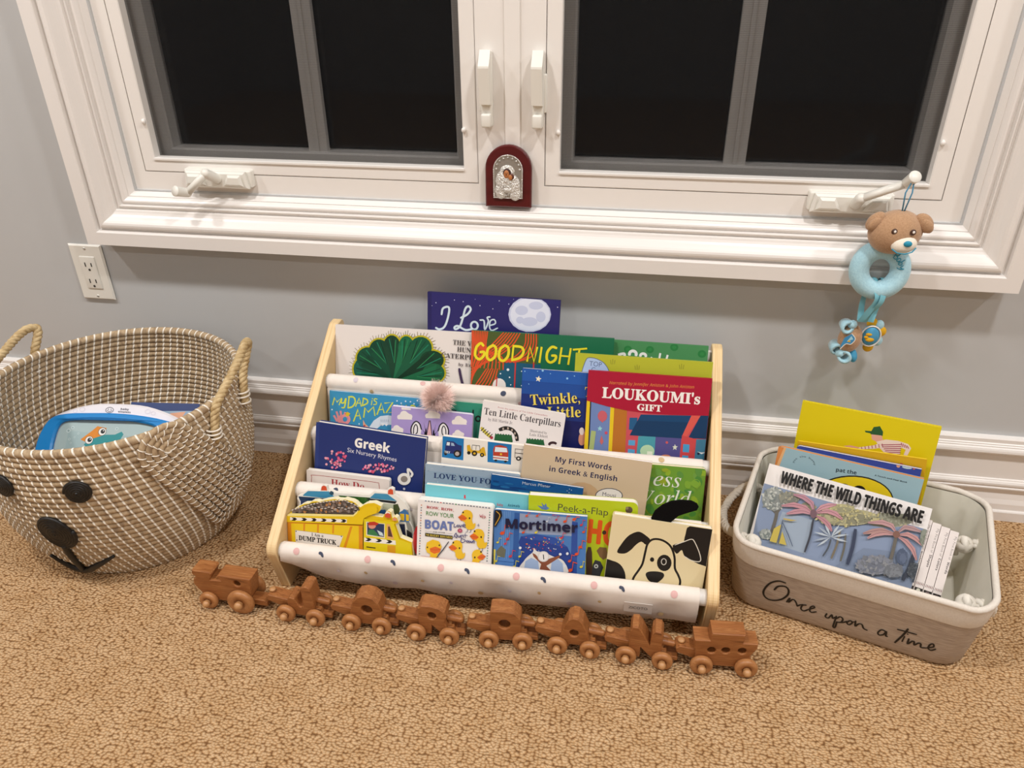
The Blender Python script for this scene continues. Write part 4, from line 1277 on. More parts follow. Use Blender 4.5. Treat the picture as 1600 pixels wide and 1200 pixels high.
['e','#6b5a50',8,686,1043,26,-10,-9,-18],
['e','#7a6a60',8,1070,1137,1,-32,-17,-2],
['e','#4e463e',8,346,1007,11,-24,-22,-13],
['e','#9a8a7e',8,399,1043,31,-6,-6,-20],
['e','#b07a4a',8,233,952,31,-1,-4,-25],
['e','#5c5450',8,645,1129,27,-7,-7,-17],
['e','#857a74',8,735,1147,29,-10,-7,-16],
['e','#6b5a50',8,950,1162,16,-18,-18,-17],
['e','#7a6a60',8,1011,1048,28,-18,-10,-15],
['e','#4e463e',8,615,1098,3,-34,-19,-5],
['e','#9a8a7e',8,181,957,22,-18,-17,-19],
['e','#b07a4a',8,1110,1136,24,-5,-5,-17],
['e','#5c5450',8,650,1027,18,-13,-13,-17],
['e','#857a74',8,1201,1093,5,-33,-17,-5],
['e','#6b5a50',8,128,954,20,-20,-16,-16],
['e','#7a6a60',8,803,1125,18,-23,-15,-14],
['e','#4e463e',8,905,1147,0,-33,-24,-3],
['e','#9a8a7e',8,172,956,17,-14,-12,-14],
['e','#b07a4a',8,976,1192,1,-33,-24,-4],
['e','#5c5450',8,952,1173,28,-10,-9,-21],
['e','#857a74',8,990,1152,27,-17,-14,-21],
['e','#6b5a50',8,254,948,4,-23,-16,-5],
['e','#7a6a60',8,370,1032,26,-6,-7,-23],
['e','#4e463e',8,460,1086,13,-20,-19,-15],
['e','#9a8a7e',8,776,1014,12,-17,-15,-12],
['e','#b07a4a',8,507,966,9,-21,-23,-13],
['e','#5c5450',8,862,1016,21,-15,-11,-16],
['e','#857a74',8,927,1048,15,-25,-20,-15],
['e','#6b5a50',8,975,1191,29,-13,-10,-19],
['e','#7a6a60',8,248,964,15,-17,-15,-15],
['e','#4e463e',8,339,1025,5,-22,-18,-8],
['e','#9a8a7e',8,379,1034,8,-21,-20,-11],
['e','#b07a4a',8,313,958,21,-1,-3,-17],
['e','#5c5450',8,986,1201,27,-11,-8,-16],
['e','#857a74',8,214,942,11,-23,-23,-15],
['e','#6b5a50',8,736,1091,1,-29,-21,-3],
['e','#7a6a60',8,351,1035,19,-29,-19,-15],
['e','#4e463e',8,632,1149,22,-8,-10,-23],
['e','#9a8a7e',8,783,1094,23,0,-2,-16],
['e','#b07a4a',8,904,1161,10,-25,-20,-10],
['e','#5c5450',8,282,988,24,-20,-15,-18],
['e','#857a74',8,822,1041,33,-1,-4,-21],
['e','#6b5a50',8,248,959,14,-27,-18,-11],
['e','#7a6a60',8,348,1010,1,-27,-23,-4],
['e','#4e463e',8,414,1066,-1,-27,-24,-3],
['e','#9a8a7e',8,166,959,17,-20,-19,-18],
['e','#b07a4a',8,584,976,9,-30,-24,-10],
['e','#5c5450',8,1201,1074,16,-27,-17,-12],
['e','#857a74',8,1151,1044,25,-21,-15,-17],
['e','#6b5a50',8,573,1070,11,-33,-21,-9],
['e','#7a6a60',8,852,1181,2,-28,-18,-3],
['e','#4e463e',8,875,1132,19,-19,-18,-19],
['e','#9a8a7e',8,896,1136,26,-6,-7,-23],
['e','#b07a4a',8,861,1036,20,-28,-17,-14],
['e','#5c5450',8,1214,1064,32,-4,-5,-21],
['e','#857a74',8,1030,1203,9,-29,-17,-7],
['e','#6b5a50',8,824,1096,-1,-29,-18,-2],
['e','#7a6a60',8,728,996,21,-4,-5,-15],
['e','#4e463e',8,462,959,5,-22,-20,-7],
['e','#9a8a7e',8,446,1051,15,-18,-12,-11],
['e','#b07a4a',8,735,1137,14,-24,-17,-11],
['e','#5c5450',8,378,1038,12,-31,-21,-11],
['e','#857a74',8,490,1021,1,-27,-22,-4],
['e','#6b5a50',8,652,1076,26,-14,-11,-18],
['e','#7a6a60',8,126,926,24,-12,-13,-23],
['e','#4e463e',8,1092,1061,24,1,-1,-23],
['e','#9a8a7e',8,827,1043,26,-13,-10,-16],
['e','#b07a4a',8,307,949,21,-18,-17,-19],
['e','#5c5450',8,589,982,18,-28,-19,-14],
['e','#857a74',8,1099,1135,12,-21,-20,-14],
['e','#6b5a50',8,960,1073,9,-25,-15,-8],
['e','#7a6a60',8,1077,1107,24,-5,-7,-24],
['e','#4e463e',8,320,984,28,2,-1,-24],
['e','#9a8a7e',8,1145,1129,24,-13,-8,-14],
['e','#b07a4a',8,672,992,4,-24,-16,-6],
['e','#5c5450',8,1134,1103,21,-17,-16,-20],
['e','#857a74',8,610,1072,21,-12,-9,-17],
['e','#6b5a50',8,176,955,32,-3,-6,-25],
['e','#7a6a60',8,512,983,34,-6,-5,-19],
['e','#4e463e',8,1044,1165,28,-9,-9,-24],
['e','#9a8a7e',8,436,1011,13,-16,-17,-14],
['e','#b07a4a',8,589,1016,8,-30,-20,-9],
['e','#5c5450',8,264,1003,3,-25,-17,-4],
['e','#857a74',8,1055,1045,3,-27,-23,-5],
['e','#6b5a50',8,964,1047,27,-13,-7,-14],
['e','#7a6a60',8,394,1007,27,-9,-10,-25],
['e','#4e463e',8,1194,1128,21,-23,-13,-13],
['e','#9a8a7e',8,798,1182,26,-9,-9,-21],
['e','#d6cec6',8,101,961,22,11,3,-8],
['e','#d6cec6',8,155,984,22,9,3,-9],
['e','#d6cec6',8,209,1006,21,9,2,-9],
['e','#d6cec6',8,262,1028,22,8,2,-9],
['e','#d6cec6',8,315,1049,23,7,2,-9],
['e','#d6cec6',8,369,1070,22,6,1,-9],
['e','#d6cec6',8,422,1089,22,6,1,-9],
['e','#d6cec6',8,475,1108,22,6,1,-9],
['e','#d6cec6',8,528,1126,22,5,0,-9],
['e','#d6cec6',8,581,1143,22,4,0,-9],
['e','#d6cec6',8,633,1159,23,3,0,-9],
['e','#d6cec6',8,686,1173,22,2,0,-9],
['e','#d6cec6',8,738,1186,22,1,0,-9],
['e','#d6cec6',8,791,1197,22,1,-1,-9],
['e','#d6cec6',8,843,1207,22,0,-1,-9],
['e','#d6cec6',8,895,1216,22,-1,-1,-9],
['e','#d6cec6',8,947,1223,22,-2,-2,-9],
['e','#d6cec6',8,999,1228,21,-2,-2,-9],
['e','#d6cec6',8,1051,1204,21,-3,-3,-9],
['e','#d6cec6',8,1102,1186,22,-4,-2,-9],
['e','#d6cec6',8,1154,1168,21,-4,-3,-8],
['e','#d6cec6',8,1206,1151,20,-6,-3,-9],
['e','#d6cec6',8,208,1014,24,2,0,-8],
['e','#d6cec6',8,265,1005,24,3,0,-8],
['e','#d6cec6',8,323,1035,24,3,0,-8],
['e','#d6cec6',8,380,1040,24,2,0,-8],
['e','#d6cec6',8,437,1022,24,3,-1,-7],
['e','#d6cec6',8,494,1044,24,3,0,-8],
['e','#d6cec6',8,551,1063,24,2,0,-8],
['e','#d6cec6',8,607,1044,24,3,0,-7],
['e','#d6cec6',8,664,1053,24,3,0,-8],
['e','#d6cec6',8,721,1081,24,3,0,-8],
['e','#d6cec6',8,777,1070,24,2,0,-8],
['e','#d6cec6',8,834,1064,23,3,-1,-8],
['e','#d6cec6',8,890,1094,24,3,0,-7],
['e','#d6cec6',8,946,1095,24,3,0,-7],
['e','#d6cec6',8,1002,1080,24,2,0,-8],
['e','#d6cec6',8,1059,1104,23,3,-1,-8],
['e','#d6cec6',8,1115,1119,23,3,0,-7],
['e','#d6cec6',8,1170,1100,24,3,0,-7],
['p','#e6c31c',[0,845,1132,969,1206,1065,1323,1154,1513,1199,1535,1134,1513,1068,1382,1010,1308,956,1286,847,-11,738]],
['p','#efe090',[16,873,69,902,1132,999,1191,1064,1220,1097,1191,1026,1132,969,7,846]],
['p','#d88a20',[7,733,1286,832,1293,386,11,382]],
['p','#e6c31c',[73,725,1220,816,1226,393,80,390]],
['p','#d88a20',[285,746,316,746,305,574,276,571]],
['p','#d88a20',[522,774,552,775,542,603,514,600]],
['p','#d88a20',[782,805,812,806,802,635,774,632]],
['p','#d88a20',[1079,792,1119,793,1002,388,958,394]],
['p','#e6c31c',[1119,793,1223,809,1226,393,1010,389]],
['s','#b86a18',7,0,0,[5,737,1294,830]],
['p','#efe8de',[59,832,1025,907,1022,849,54,777]],
['p','#1c1a1a',[80,830,144,834,179,812,139,778,75,777,116,806]],
['p','#1c1a1a',[250,843,313,848,349,826,309,792,245,791,285,820]],
['p','#1c1a1a',[419,857,482,862,517,840,478,806,415,804,454,834]],
['p','#1c1a1a',[587,871,650,875,685,853,646,820,583,818,622,848]],
['p','#1c1a1a',[754,885,817,889,852,867,813,833,751,832,790,861]],
['p','#1c1a1a',[921,898,983,902,1019,881,980,847,918,846,957,875]],
['p','#e9e1d8',[141,614,959,611,890,394,145,391]],
['s','#8a8070',4,1,0,[141,614,959,611,890,394,145,391]],
['e','#2a2420',8,156,595,11,2,0,-11],
['e','#2a2420',8,931,598,10,1,0,-11],
['e','#2a2420',8,875,419,11,1,0,-11],
['e','#2a2420',8,165,440,11,2,0,-11],
['t', '#2a2626', 'SB', 'I Am a', 422, 545, 624, 545, 55],
['t', '#201c1c', 'SB+', 'DUMP TRUCK', 200, 449, 843, 441, 79],
['p','#dfc91c',[1308,949,1819,956,1813,910,1902,670,2099,618,2117,398,1301,395]],
['s','#3a3420',9,0,0,[1308,941,1301,395]],
['p','#e0d6c0',[1349,908,1660,910,1659,655,1350,668]],
['p','#2a3a5c',[1367,895,1648,898,1644,676,1367,688]],
['p','#e0a860',[1686,910,1740,909,1807,696,1808,654,1691,659]],
['p','#5a3a34',[1711,867,1740,871,1790,694,1712,697]],
['e','#d8907a',18,1448,843,62,8,0,-48],
['p','#b83a2a',[1374,857,1396,906,1484,924,1558,902,1528,868,1411,850]],
['p','#3a7a4a',[1375,705,1397,776,1470,785,1536,724,1559,678,1375,686]],
['p','#c8d8d8',[1529,785,1617,749,1639,691,1573,698]],
['p','#efe8de',[1320,629,1837,639,1845,566,1316,556]],
['p','#1c1a1a',[1335,629,1403,631,1441,605,1394,572,1329,570,1376,604]],
['p','#1c1a1a',[1509,632,1577,634,1615,608,1568,575,1503,573,1550,607]],
['p','#1c1a1a',[1682,635,1749,637,1788,611,1741,578,1677,576,1723,610]],
['s','#3a2a1c',24,0,0,[1360,469,1498,468]],
['p','#d89a24',[1706,543,1838,547,1840,406,1704,404]],
['p','#d05038',[1659,1020,1664,1074,1705,1101,1746,1083,1755,1016]],
['p','#e0907a',[1787,1010,1816,1031,1851,1011,1857,983,1787,982]],
['p','#efe6da',[1659,1076,1673,1108,1709,1124,1745,1110,1751,1087,1705,1099]],
]),
'aqua':dict(o=(-0.12786,-0.36118,0.04436),u=(0.99996,-0.00231,-0.00807),v=(0.0084,0.27563,0.96123),w=0.1679,h=0.1503,t=0.0100,kind='board',col='#74c4cf',r=4,rl=0,pages='#efe9dd',out=None,art=[
['p','#c8404a',[628,1394,654,1397,660,1334,628,1336]],
['t', '#c8404a', 'NB', 'Baby', 1161, 1272, 1256, 1272, 43],
['t', '#2a5a68', 'NB', 'Animals', 1333, 1281, 1521, 1286, 43],
]),
'ducks':dict(o=(-0.13362,-0.38653,0.04342),u=(0.99999,-0.00114,-0.00352),v=(0.0037,0.30901,0.95105),w=0.1202,h=0.1398,t=0.0180,kind='board',col='#e9e4e0',r=6,rl=0,pages='#f0ece4',out=None,art=[
['p','#4a6a8a',[105,1379,127,1400,147,1377]],
['p','#5a6672',[154,1378,176,1400,195,1377]],
['p','#5a6672',[203,1378,225,1399,244,1377]],
['p','#5a6672',[251,1378,273,1399,292,1376]],
['p','#5a6672',[300,1377,321,1399,341,1376]],
['p','#c84a50',[348,1377,370,1398,389,1376]],
['p','#5a6672',[396,1377,418,1398,437,1375]],
['p','#5a6672',[445,1376,466,1398,486,1375]],
['p','#5a6672',[493,1376,515,1397,534,1375]],
['p','#5a6672',[541,1376,563,1397,582,1374]],
['p','#3f8a5a',[589,1375,611,1397,630,1374]],
['p','#5a6672',[637,1375,659,1396,678,1374]],
['p','#5a6672',[685,1375,707,1396,726,1373]],
['p','#5a6672',[733,1374,755,1396,774,1373]],
['p','#5a6672',[781,1374,803,1395,822,1373]],
['p','#2f3a4a',[829,1374,851,1395,870,1372]],
['p','#5a6672',[877,1373,898,1395,917,1372]],
['p','#5a6672',[925,1373,946,1394,965,1372]],
['p','#5a6672',[972,1373,994,1394,1013,1371]],
['p','#5a6672',[1020,1372,1041,1394,1060,1371]],
['p','#4a6a8a',[1068,1372,1089,1393,1108,1371]],
['p','#5a6672',[1115,1372,1136,1393,1155,1370]],
['p','#c87a50',[73,1314,51,1323,51,1296]],
['p','#5a6672',[73,1271,50,1280,50,1253]],
['p','#5a6672',[72,1229,49,1238,50,1211]],
['p','#c87a50',[71,1186,48,1195,49,1168]],
['p','#5a6672',[71,1143,48,1153,48,1125]],
['p','#5a6672',[70,1101,47,1110,48,1083]],
['p','#c87a50',[69,1058,46,1067,47,1040]],
['p','#5a6672',[68,1015,46,1024,46,997]],
['p','#5a6672',[68,972,45,981,46,954]],
['p','#c87a50',[67,929,44,938,45,911]],
['p','#5a6672',[66,886,44,895,44,868]],
['p','#5a6672',[66,843,43,852,43,825]],
['p','#c87a50',[65,800,42,809,43,782]],
['p','#5a6672',[64,757,41,766,42,738]],
['p','#5a6672',[64,713,41,723,41,695]],
['p','#c87a50',[63,670,40,679,41,652]],
['p','#5a6672',[62,627,39,636,40,608]],
['p','#5a6672',[62,583,39,592,39,565]],
['p','#c87a50',[61,540,38,549,38,521]],
['p','#5a6672',[60,496,37,505,38,477]],
['p','#4a9a80',[1165,1314,1143,1323,1144,1297]],
['p','#5a6672',[1164,1272,1142,1281,1143,1255]],
['p','#5a6672',[1164,1230,1142,1239,1143,1213]],
['p','#4a9a80',[1163,1188,1141,1197,1142,1170]],
['p','#5a6672',[1163,1146,1140,1155,1141,1128]],
['p','#5a6672',[1162,1104,1140,1113,1141,1086]],
['p','#4a9a80',[1162,1062,1139,1070,1140,1044]],
['p','#5a6672',[1161,1019,1139,1028,1140,1001]],
['p','#5a6672',[1160,977,1138,986,1139,959]],
['p','#4a9a80',[1160,934,1137,943,1138,916]],
['p','#5a6672',[1159,892,1137,901,1138,874]],
['p','#5a6672',[1159,849,1136,858,1137,831]],
['p','#4a9a80',[1158,807,1135,816,1137,789]],
['p','#5a6672',[1157,764,1135,773,1136,746]],
['p','#5a6672',[1157,721,1134,730,1135,703]],
['p','#4a9a80',[1156,678,1134,687,1135,660]],
['p','#5a6672',[1155,635,1133,644,1134,617]],
['p','#5a6672',[1155,592,1132,601,1133,574]],
['p','#4a9a80',[1154,549,1132,558,1133,531]],
['p','#5a6672',[1154,506,1131,515,1132,488]],
['t', '#b03a44', 'SB', 'ROW, ROW,', 142, 1271, 582, 1265, 42],
['t', '#4a8a48', 'D', 'ROW YOUR', 139, 1155, 585, 1154, 68],
['t', '#6a7ab0', 'NB+', 'BOAT', 129, 936, 585, 946, 141],
['s','#5a5a60',4,0,0,[131,890,238,892]],
['t', '#5a5a60', 'NB', 'AND OTHER', 253, 880, 456, 888, 17],
['s','#5a5a60',4,0,0,[469,893,568,895]],
['p','#2a2824',[133,859,576,859,575,800,131,804]],
['t', '#d8c050', 'SB', 'NURSERY RHYMES', 146, 813, 567, 811, 34],
['p','#e8bc2c',[710,1197,710,1223,711,1251,718,1275,735,1293,756,1307,780,1314,805,1314,832,1307,854,1295,869,1276,879,1251,884,1226,883,1203,876,1180,874,1158,880,1133,889,1108,899,1093,908,1097,918,1110,925,1115,931,1105,934,1088,933,1068,927,1047,917,1024,902,1007,877,996,846,990,819,992,800,1003,786,1021,775,1041,770,1061,770,1083,765,1101,751,1112,734,1119,720,1131,713,1150,711,1173]],
['p','#dc6a28',[651,1181,709,1230,750,1215,799,1178,764,1136,703,1125]],
['s','#b04a20',7,0,1,[659,1174,720,1173,792,1177]],
['e','#2a2420',18,836,1182,13,2,1,-17],
['e','#2a2420',18,730,1266,13,2,0,-15],
['s','#4a5a7a',9,0,0,[810,996,808,952,782,941]],
['s','#4a5a7a',9,0,0,[865,1003,863,958,837,947]],
['p','#e8bc2c',[906,905,905,932,907,960,914,983,930,1001,952,1015,975,1023,1001,1023,1028,1017,1050,1005,1064,985,1074,960,1080,935,1078,912,1072,889,1070,866,1076,841,1085,816,1095,801,1104,805,1114,818,1121,824,1127,813,1130,795,1129,776,1123,755,1114,732,1098,714,1073,703,1042,697,1016,698,997,710,982,728,971,748,967,768,966,790,961,809,947,819,930,827,916,838,909,857,906,881]],
['p','#dc6a28',[847,888,905,938,946,923,995,886,960,843,899,832]],
['s','#b04a20',7,0,1,[855,882,916,881,988,885]],
['e','#2a2420',18,1032,891,13,1,1,-18],
['e','#2a2420',18,925,975,13,1,1,-16],
['s','#4a5a7a',9,0,0,[1006,703,1004,658,979,647]],
['s','#4a5a7a',9,0,0,[1061,710,1060,665,1034,654]],
['p','#e8bc2c',[1063,583,1061,608,1058,634,1049,655,1033,669,1011,677,989,679,964,674,939,662,919,645,907,623,899,597,896,572,899,550,906,529,910,508,907,483,900,457,892,441,882,442,872,453,864,456,860,445,858,427,861,409,868,390,879,370,895,357,919,352,949,354,974,361,992,376,1004,397,1013,418,1016,439,1015,460,1018,479,1030,492,1046,503,1058,517,1063,537,1064,559]],
['p','#dc6a28',[1119,580,1062,614,1024,591,980,545,1016,512,1074,515]],
['s','#b04a20',7,0,1,[1113,572,1055,558,987,546]],
['e','#2a2420',18,944,540,13,2,1,-17],
['e','#2a2420',18,1039,645,13,1,1,-16],
['s','#4a5a7a',9,0,0,[983,368,988,325,1013,321]],
['s','#4a5a7a',9,0,0,[930,361,935,319,960,314]],
['p','#e8bc2c',[573,681,572,706,574,733,581,756,596,773,618,787,640,794,665,794,690,788,712,777,726,758,735,734,740,710,739,687,733,665,730,644,736,619,745,596,754,581,763,585,772,598,780,603,785,593,788,576,787,557,781,537,772,515,757,498,733,487,703,481,677,482,659,493,645,511,635,530,630,549,630,570,626,588,612,599,595,606,582,617,576,635,573,657]],
['p','#dc6a28',[516,665,572,712,611,698,659,663,624,622,566,611]],
['s','#b04a20',7,0,1,[524,658,582,658,652,662]],
['e','#2a2420',18,694,667,13,2,1,-17],
['e','#2a2420',18,592,748,13,1,0,-16],
['s','#4a5a7a',9,0,0,[668,487,666,444,641,433]],
['s','#4a5a7a',9,0,0,[721,493,719,450,695,440]],
['p','#e8bc2c',[147,601,164,702,256,760,361,744,406,661,384,570,339,516,359,453,217,448,225,512,168,535]],
['p','#dc6a28',[213,609,307,650,396,621,379,560,291,524,224,551]],
['s','#b04a20',7,0,1,[219,590,308,591,393,611]],
['e','#2a2420',18,175,620,11,2,0,-15],
['e','#2a2420',18,368,677,11,1,1,-16],
['s','#4a4a52',18,0,0,[516,753,427,605,325,455]],
['p','#c8453a',[74,462,264,461,979,455,980,430,75,430]],
['s','#3a3c78',11,0,1,[600,1063,594,1009,633,1021]],
['s','#3a3c78',11,0,1,[673,1037,669,1026,658,1020,647,1022,640,1030,642,1042,651,1049,664,1050,672,1042]],
['s','#3a3c78',11,0,1,[682,1057,698,1020,715,1061]],
['s','#3a3c78',11,0,1,[727,1039,774,1060,748,1076,731,1036,781,1026]],
['s','#b0506a',26,0,1,[718,965,712,949,696,939,678,941,667,953,669,969,682,982,700,985,714,976]],
['e','#d07a8a',18,692,962,15,1,1,-16],
['s','#3a3c78',11,0,1,[592,834,630,916,644,836,606,863]],
['s','#3a3c78',11,0,1,[661,886,666,854,692,857,695,888,700,850]],
['s','#3a3c78',11,0,1,[715,852,717,887,743,886,748,852]],
['s','#3a3c78',11,0,1,[779,925,778,851]],
['s','#3a3c78',11,0,1,[750,895,813,894]],
['s','#3a3c78',11,0,1,[719,844,714,770,762,779,779,813,715,836]],
['s','#3a3c78',11,0,1,[816,813,795,795,821,779,828,811,840,777]],
['s','#3a3c78',11,0,1,[846,813,859,779,872,808,885,778,902,815]],
['s','#3a3c78',11,0,1,[907,781,909,816,924,818,929,780]],
['s','#b0505a',9,0,1,[995,1261,1015,1221,1025,1257]],
['s','#b0505a',9,0,1,[1043,1270,1041,1205]],
['s','#b0505a',9,0,1,[1058,1249,1086,1237,1069,1208]],
['s','#b0505a',9,0,1,[1000,1235,1088,1226]],
['s','#3a3c78',9,0,1,[963,1085,998,1085]],
['s','#3a3c78',9,0,1,[983,1107,981,1064]],
]),
'mortimer':dict(o=(-0.00961,-0.37821,0.043),u=(0.99979,0.0056,0.01954),v=(-0.02033,0.27558,0.96106),w=0.1441,h=0.1330,t=0.0080,kind='board',col='#4a7ab8',r=0,rl=4,pages='#efe9dd',out=None,art=[
['p','#8f9cb8',[341,1295,1262,1299,1256,993,374,969]],
['p','#2f5a9c',[322,1303,404,1300,396,340,303,371]],
['p','#2f4f9a',[1212,1238,1300,1227,1318,316,1218,325]],
['p','#6a94cc',[132,1305,143,1306,127,373,115,372]],
['p','#6a94cc',[161,1308,172,1309,157,376,144,375]],
['p','#6a94cc',[190,1310,201,1311,187,379,174,378]],
['p','#6a94cc',[219,1313,230,1314,216,382,203,381]],
['p','#6a94cc',[248,1315,259,1316,246,385,233,384]],
['p','#5a86c4',[23,512,328,513,321,393,21,402]],
['s','#2a4a88',11,0,0,[24,463,326,461]],
['p','#d8c850',[-6,658,35,658,26,343,-12,339]],
['p','#6a6a58',[41,623,122,730,197,668,181,528,60,546]],
['p','#25408c',[377,378,436,662,396,815,430,916,647,975,954,945,1156,809,1224,660,1283,292,389,260]],
['p','#2f4f9e',[430,916,647,971,954,945,1159,806,1048,799,776,870,504,884]],
['e','#d8502c',7,562,775,9,-3,-2,-7],
['e','#d8c83c',7,847,836,10,-3,-2,-6],
['e','#c83a4a',7,871,856,6,-7,-7,-8],
['e','#c8d0dc',7,715,696,9,-8,-4,-5],
['e','#d8622c',7,667,723,14,-2,-2,-6],
['e','#5a4a9a',7,907,833,10,-1,-1,-8],
['e','#d8502c',7,786,805,10,-12,-6,-6],
['e','#d8c83c',7,529,797,11,-5,-4,-9],
['e','#c83a4a',7,1069,796,1,-14,-11,-1],
['e','#c8d0dc',7,586,702,12,1,0,-9],
['e','#d8622c',7,548,724,1,-11,-11,-2],
['e','#5a4a9a',7,829,804,4,-13,-8,-3],
['e','#d8502c',7,1091,893,11,0,-1,-8],
['e','#d8c83c',7,599,886,8,-12,-5,-5],
['e','#c83a4a',7,1086,874,14,-8,-4,-6],
['e','#c8d0dc',7,589,892,6,-10,-8,-6],
['e','#d8622c',7,636,918,6,-5,-5,-5],
['e','#5a4a9a',7,504,896,13,0,0,-7],
['e','#d8502c',7,985,949,4,-15,-5,-2],
['e','#d8c83c',7,787,864,7,-6,-6,-9],
['e','#c83a4a',7,837,873,8,-3,-2,-8],
['e','#c8d0dc',7,950,756,13,-6,-3,-7],
['e','#d8622c',7,1067,859,5,-12,-5,-3],
['e','#5a4a9a',7,769,892,10,-5,-4,-6],
['e','#d8502c',7,721,833,3,-11,-6,-3],
['e','#d8c83c',7,822,857,11,-5,-3,-6],
['e','#c83a4a',7,719,821,12,-9,-5,-8],
['e','#c8d0dc',7,867,761,9,-5,-5,-9],
['e','#d8622c',7,514,905,8,-2,-2,-8],
['e','#5a4a9a',7,843,768,11,-4,-4,-9],
['e','#d8502c',7,621,724,11,-6,-3,-6],
['e','#d8c83c',7,1028,956,4,-15,-5,-2],
['e','#c83a4a',7,822,921,6,-8,-6,-5],
['e','#c8d0dc',7,979,754,3,-9,-8,-4],
['e','#d8622c',7,622,728,7,-6,-6,-7],
['e','#5a4a9a',7,828,737,1,-9,-7,-1],
['e','#d8502c',7,884,730,6,-7,-6,-5],
['e','#d8c83c',7,969,837,3,-7,-7,-3],
['e','#c83a4a',7,1027,949,5,-10,-9,-5],
['e','#c8d0dc',7,871,915,9,-8,-5,-6],
['e','#d8622c',7,798,927,14,-3,-2,-8],
['e','#5a4a9a',7,872,875,9,1,0,-9],
['e','#d8502c',7,1052,830,6,-7,-8,-7],
['e','#d8c83c',7,515,740,5,-6,-5,-5],
['e','#c83a4a',7,903,719,10,-11,-5,-5],
['e','#c8d0dc',7,568,750,11,0,0,-10],
['e','#d8622c',7,800,840,1,-8,-9,-1],
['e','#5a4a9a',7,955,721,5,-6,-7,-6],
['e','#d8502c',7,778,745,6,-9,-5,-4],
['e','#d8c83c',7,1012,877,1,-14,-6,-1],
['e','#c83a4a',7,1084,973,9,-9,-8,-9],
['e','#c8d0dc',7,555,742,12,0,0,-8],
['e','#d8622c',7,641,728,6,-10,-7,-5],
['e','#5a4a9a',7,735,752,8,-12,-4,-4],
['e','#d8502c',7,522,796,14,-6,-4,-10],
['e','#d8c83c',7,1058,931,13,0,0,-11],
['e','#c83a4a',7,661,801,12,-10,-4,-5],
['e','#c8d0dc',7,1036,929,5,-15,-9,-4],
['e','#d8622c',7,711,789,3,-9,-6,-3],
['e','#5a4a9a',7,574,792,4,-7,-8,-7],
['e','#d8502c',10,465,987,22,11,6,-16],
['s','#d8502c',9,0,0,[483,989,492,1075]],
['s','#d8502c',13,0,0,[492,1075,529,1067]],
['e','#d8c83c',10,664,1005,22,11,6,-15],
['s','#d8c83c',9,0,0,[682,1007,691,1093]],
['s','#d8c83c',13,0,0,[691,1093,727,1085]],
['e','#c8d0dc',10,829,1204,18,8,5,-13],
['s','#c8d0dc',7,0,0,[844,1205,850,1273]],
['s','#c8d0dc',10,0,0,[850,1273,879,1266]],
['e','#c83a4a',10,971,1245,17,8,5,-13],
['s','#c83a4a',7,0,0,[985,1246,992,1314]],
['s','#c83a4a',10,0,0,[992,1314,1020,1307]],
['e','#d8502c',10,1105,1228,26,13,8,-18],
['s','#d8502c',11,0,0,[1127,1230,1136,1322]],
['s','#d8502c',15,0,0,[1136,1322,1179,1322]],
['e','#d8502c',10,137,947,36,17,10,-26],
['s','#d8502c',14,0,0,[166,950,182,1088]],
['s','#d8502c',20,0,0,[182,1088,240,1075]],
['e','#d8502c',10,221,857,27,13,7,-19],
['s','#d8502c',11,0,0,[243,859,254,963]],
['s','#d8502c',15,0,0,[254,963,298,953]],
['e','#d8c83c',10,66,784,20,9,5,-15],
['s','#d8c83c',8,0,0,[83,785,91,864]],
['s','#d8c83c',11,0,0,[91,864,125,856]],
['e','#c83a4a',10,272,567,27,13,7,-20],
['s','#c83a4a',11,0,0,[294,569,306,674]],
['s','#c83a4a',15,0,0,[306,674,350,664]],
['e','#c83a4a',10,1355,1193,21,11,6,-15],
['s','#c83a4a',9,0,0,[1372,1195,1380,1279]],
['s','#c83a4a',13,0,0,[1380,1279,1415,1271]],
['e','#d8502c',10,1395,1082,21,11,6,-15],
['s','#d8502c',9,0,0,[1412,1084,1419,1169]],
['s','#d8502c',13,0,0,[1419,1169,1432,1161]],
['e','#d8502c',10,1352,828,27,14,8,-21],
['s','#d8502c',12,0,0,[1375,830,1384,942]],
['s','#d8502c',16,0,0,[1384,942,1431,931]],
['e','#d8502c',10,1303,707,30,15,8,-22],
['s','#d8502c',13,0,0,[1328,709,1338,830]],
['s','#d8502c',18,0,0,[1338,830,1388,818]],
['e','#d8502c',10,1215,424,34,17,9,-26],
['s','#d8502c',14,0,0,[1243,427,1255,566]],
['s','#d8502c',20,0,0,[1255,566,1313,553]],
['e','#d8502c',10,1200,579,26,13,7,-19],
['s','#d8502c',11,0,0,[1221,582,1230,686]],
['s','#d8502c',15,0,0,[1230,686,1274,676]],
['e','#d8c83c',10,1382,500,24,12,7,-18],
['s','#d8c83c',10,0,0,[1402,502,1410,597]],
['s','#d8c83c',14,0,0,[1410,597,1432,588]],
['e','#d8c83c',10,331,394,26,13,7,-20],
['s','#d8c83c',11,0,0,[353,396,364,502]],
['s','#d8c83c',15,0,0,[364,502,408,492]],
['e','#d8c83c',10,419,581,22,11,6,-16],
['s','#d8c83c',9,0,0,[437,583,446,670]],
['s','#d8c83c',13,0,0,[446,670,483,662]],
['e','#d8502c',10,513,1271,20,10,5,-14],
['s','#d8502c',8,0,0,[529,1273,537,1322]],
['s','#d8502c',11,0,0,[537,1322,570,1322]],
['e','#d8502c',10,675,1286,19,9,5,-14],
['s','#d8502c',8,0,0,[691,1287,698,1322]],
['s','#d8502c',11,0,0,[698,1322,731,1322]],
['e','#c83a4a',10,1061,955,22,11,6,-16],
['s','#c83a4a',9,0,0,[1079,957,1087,1042]],
['s','#c83a4a',13,0,0,[1087,1042,1123,1034]],
['e','#c83a4a',10,924,1327,17,8,5,-13],
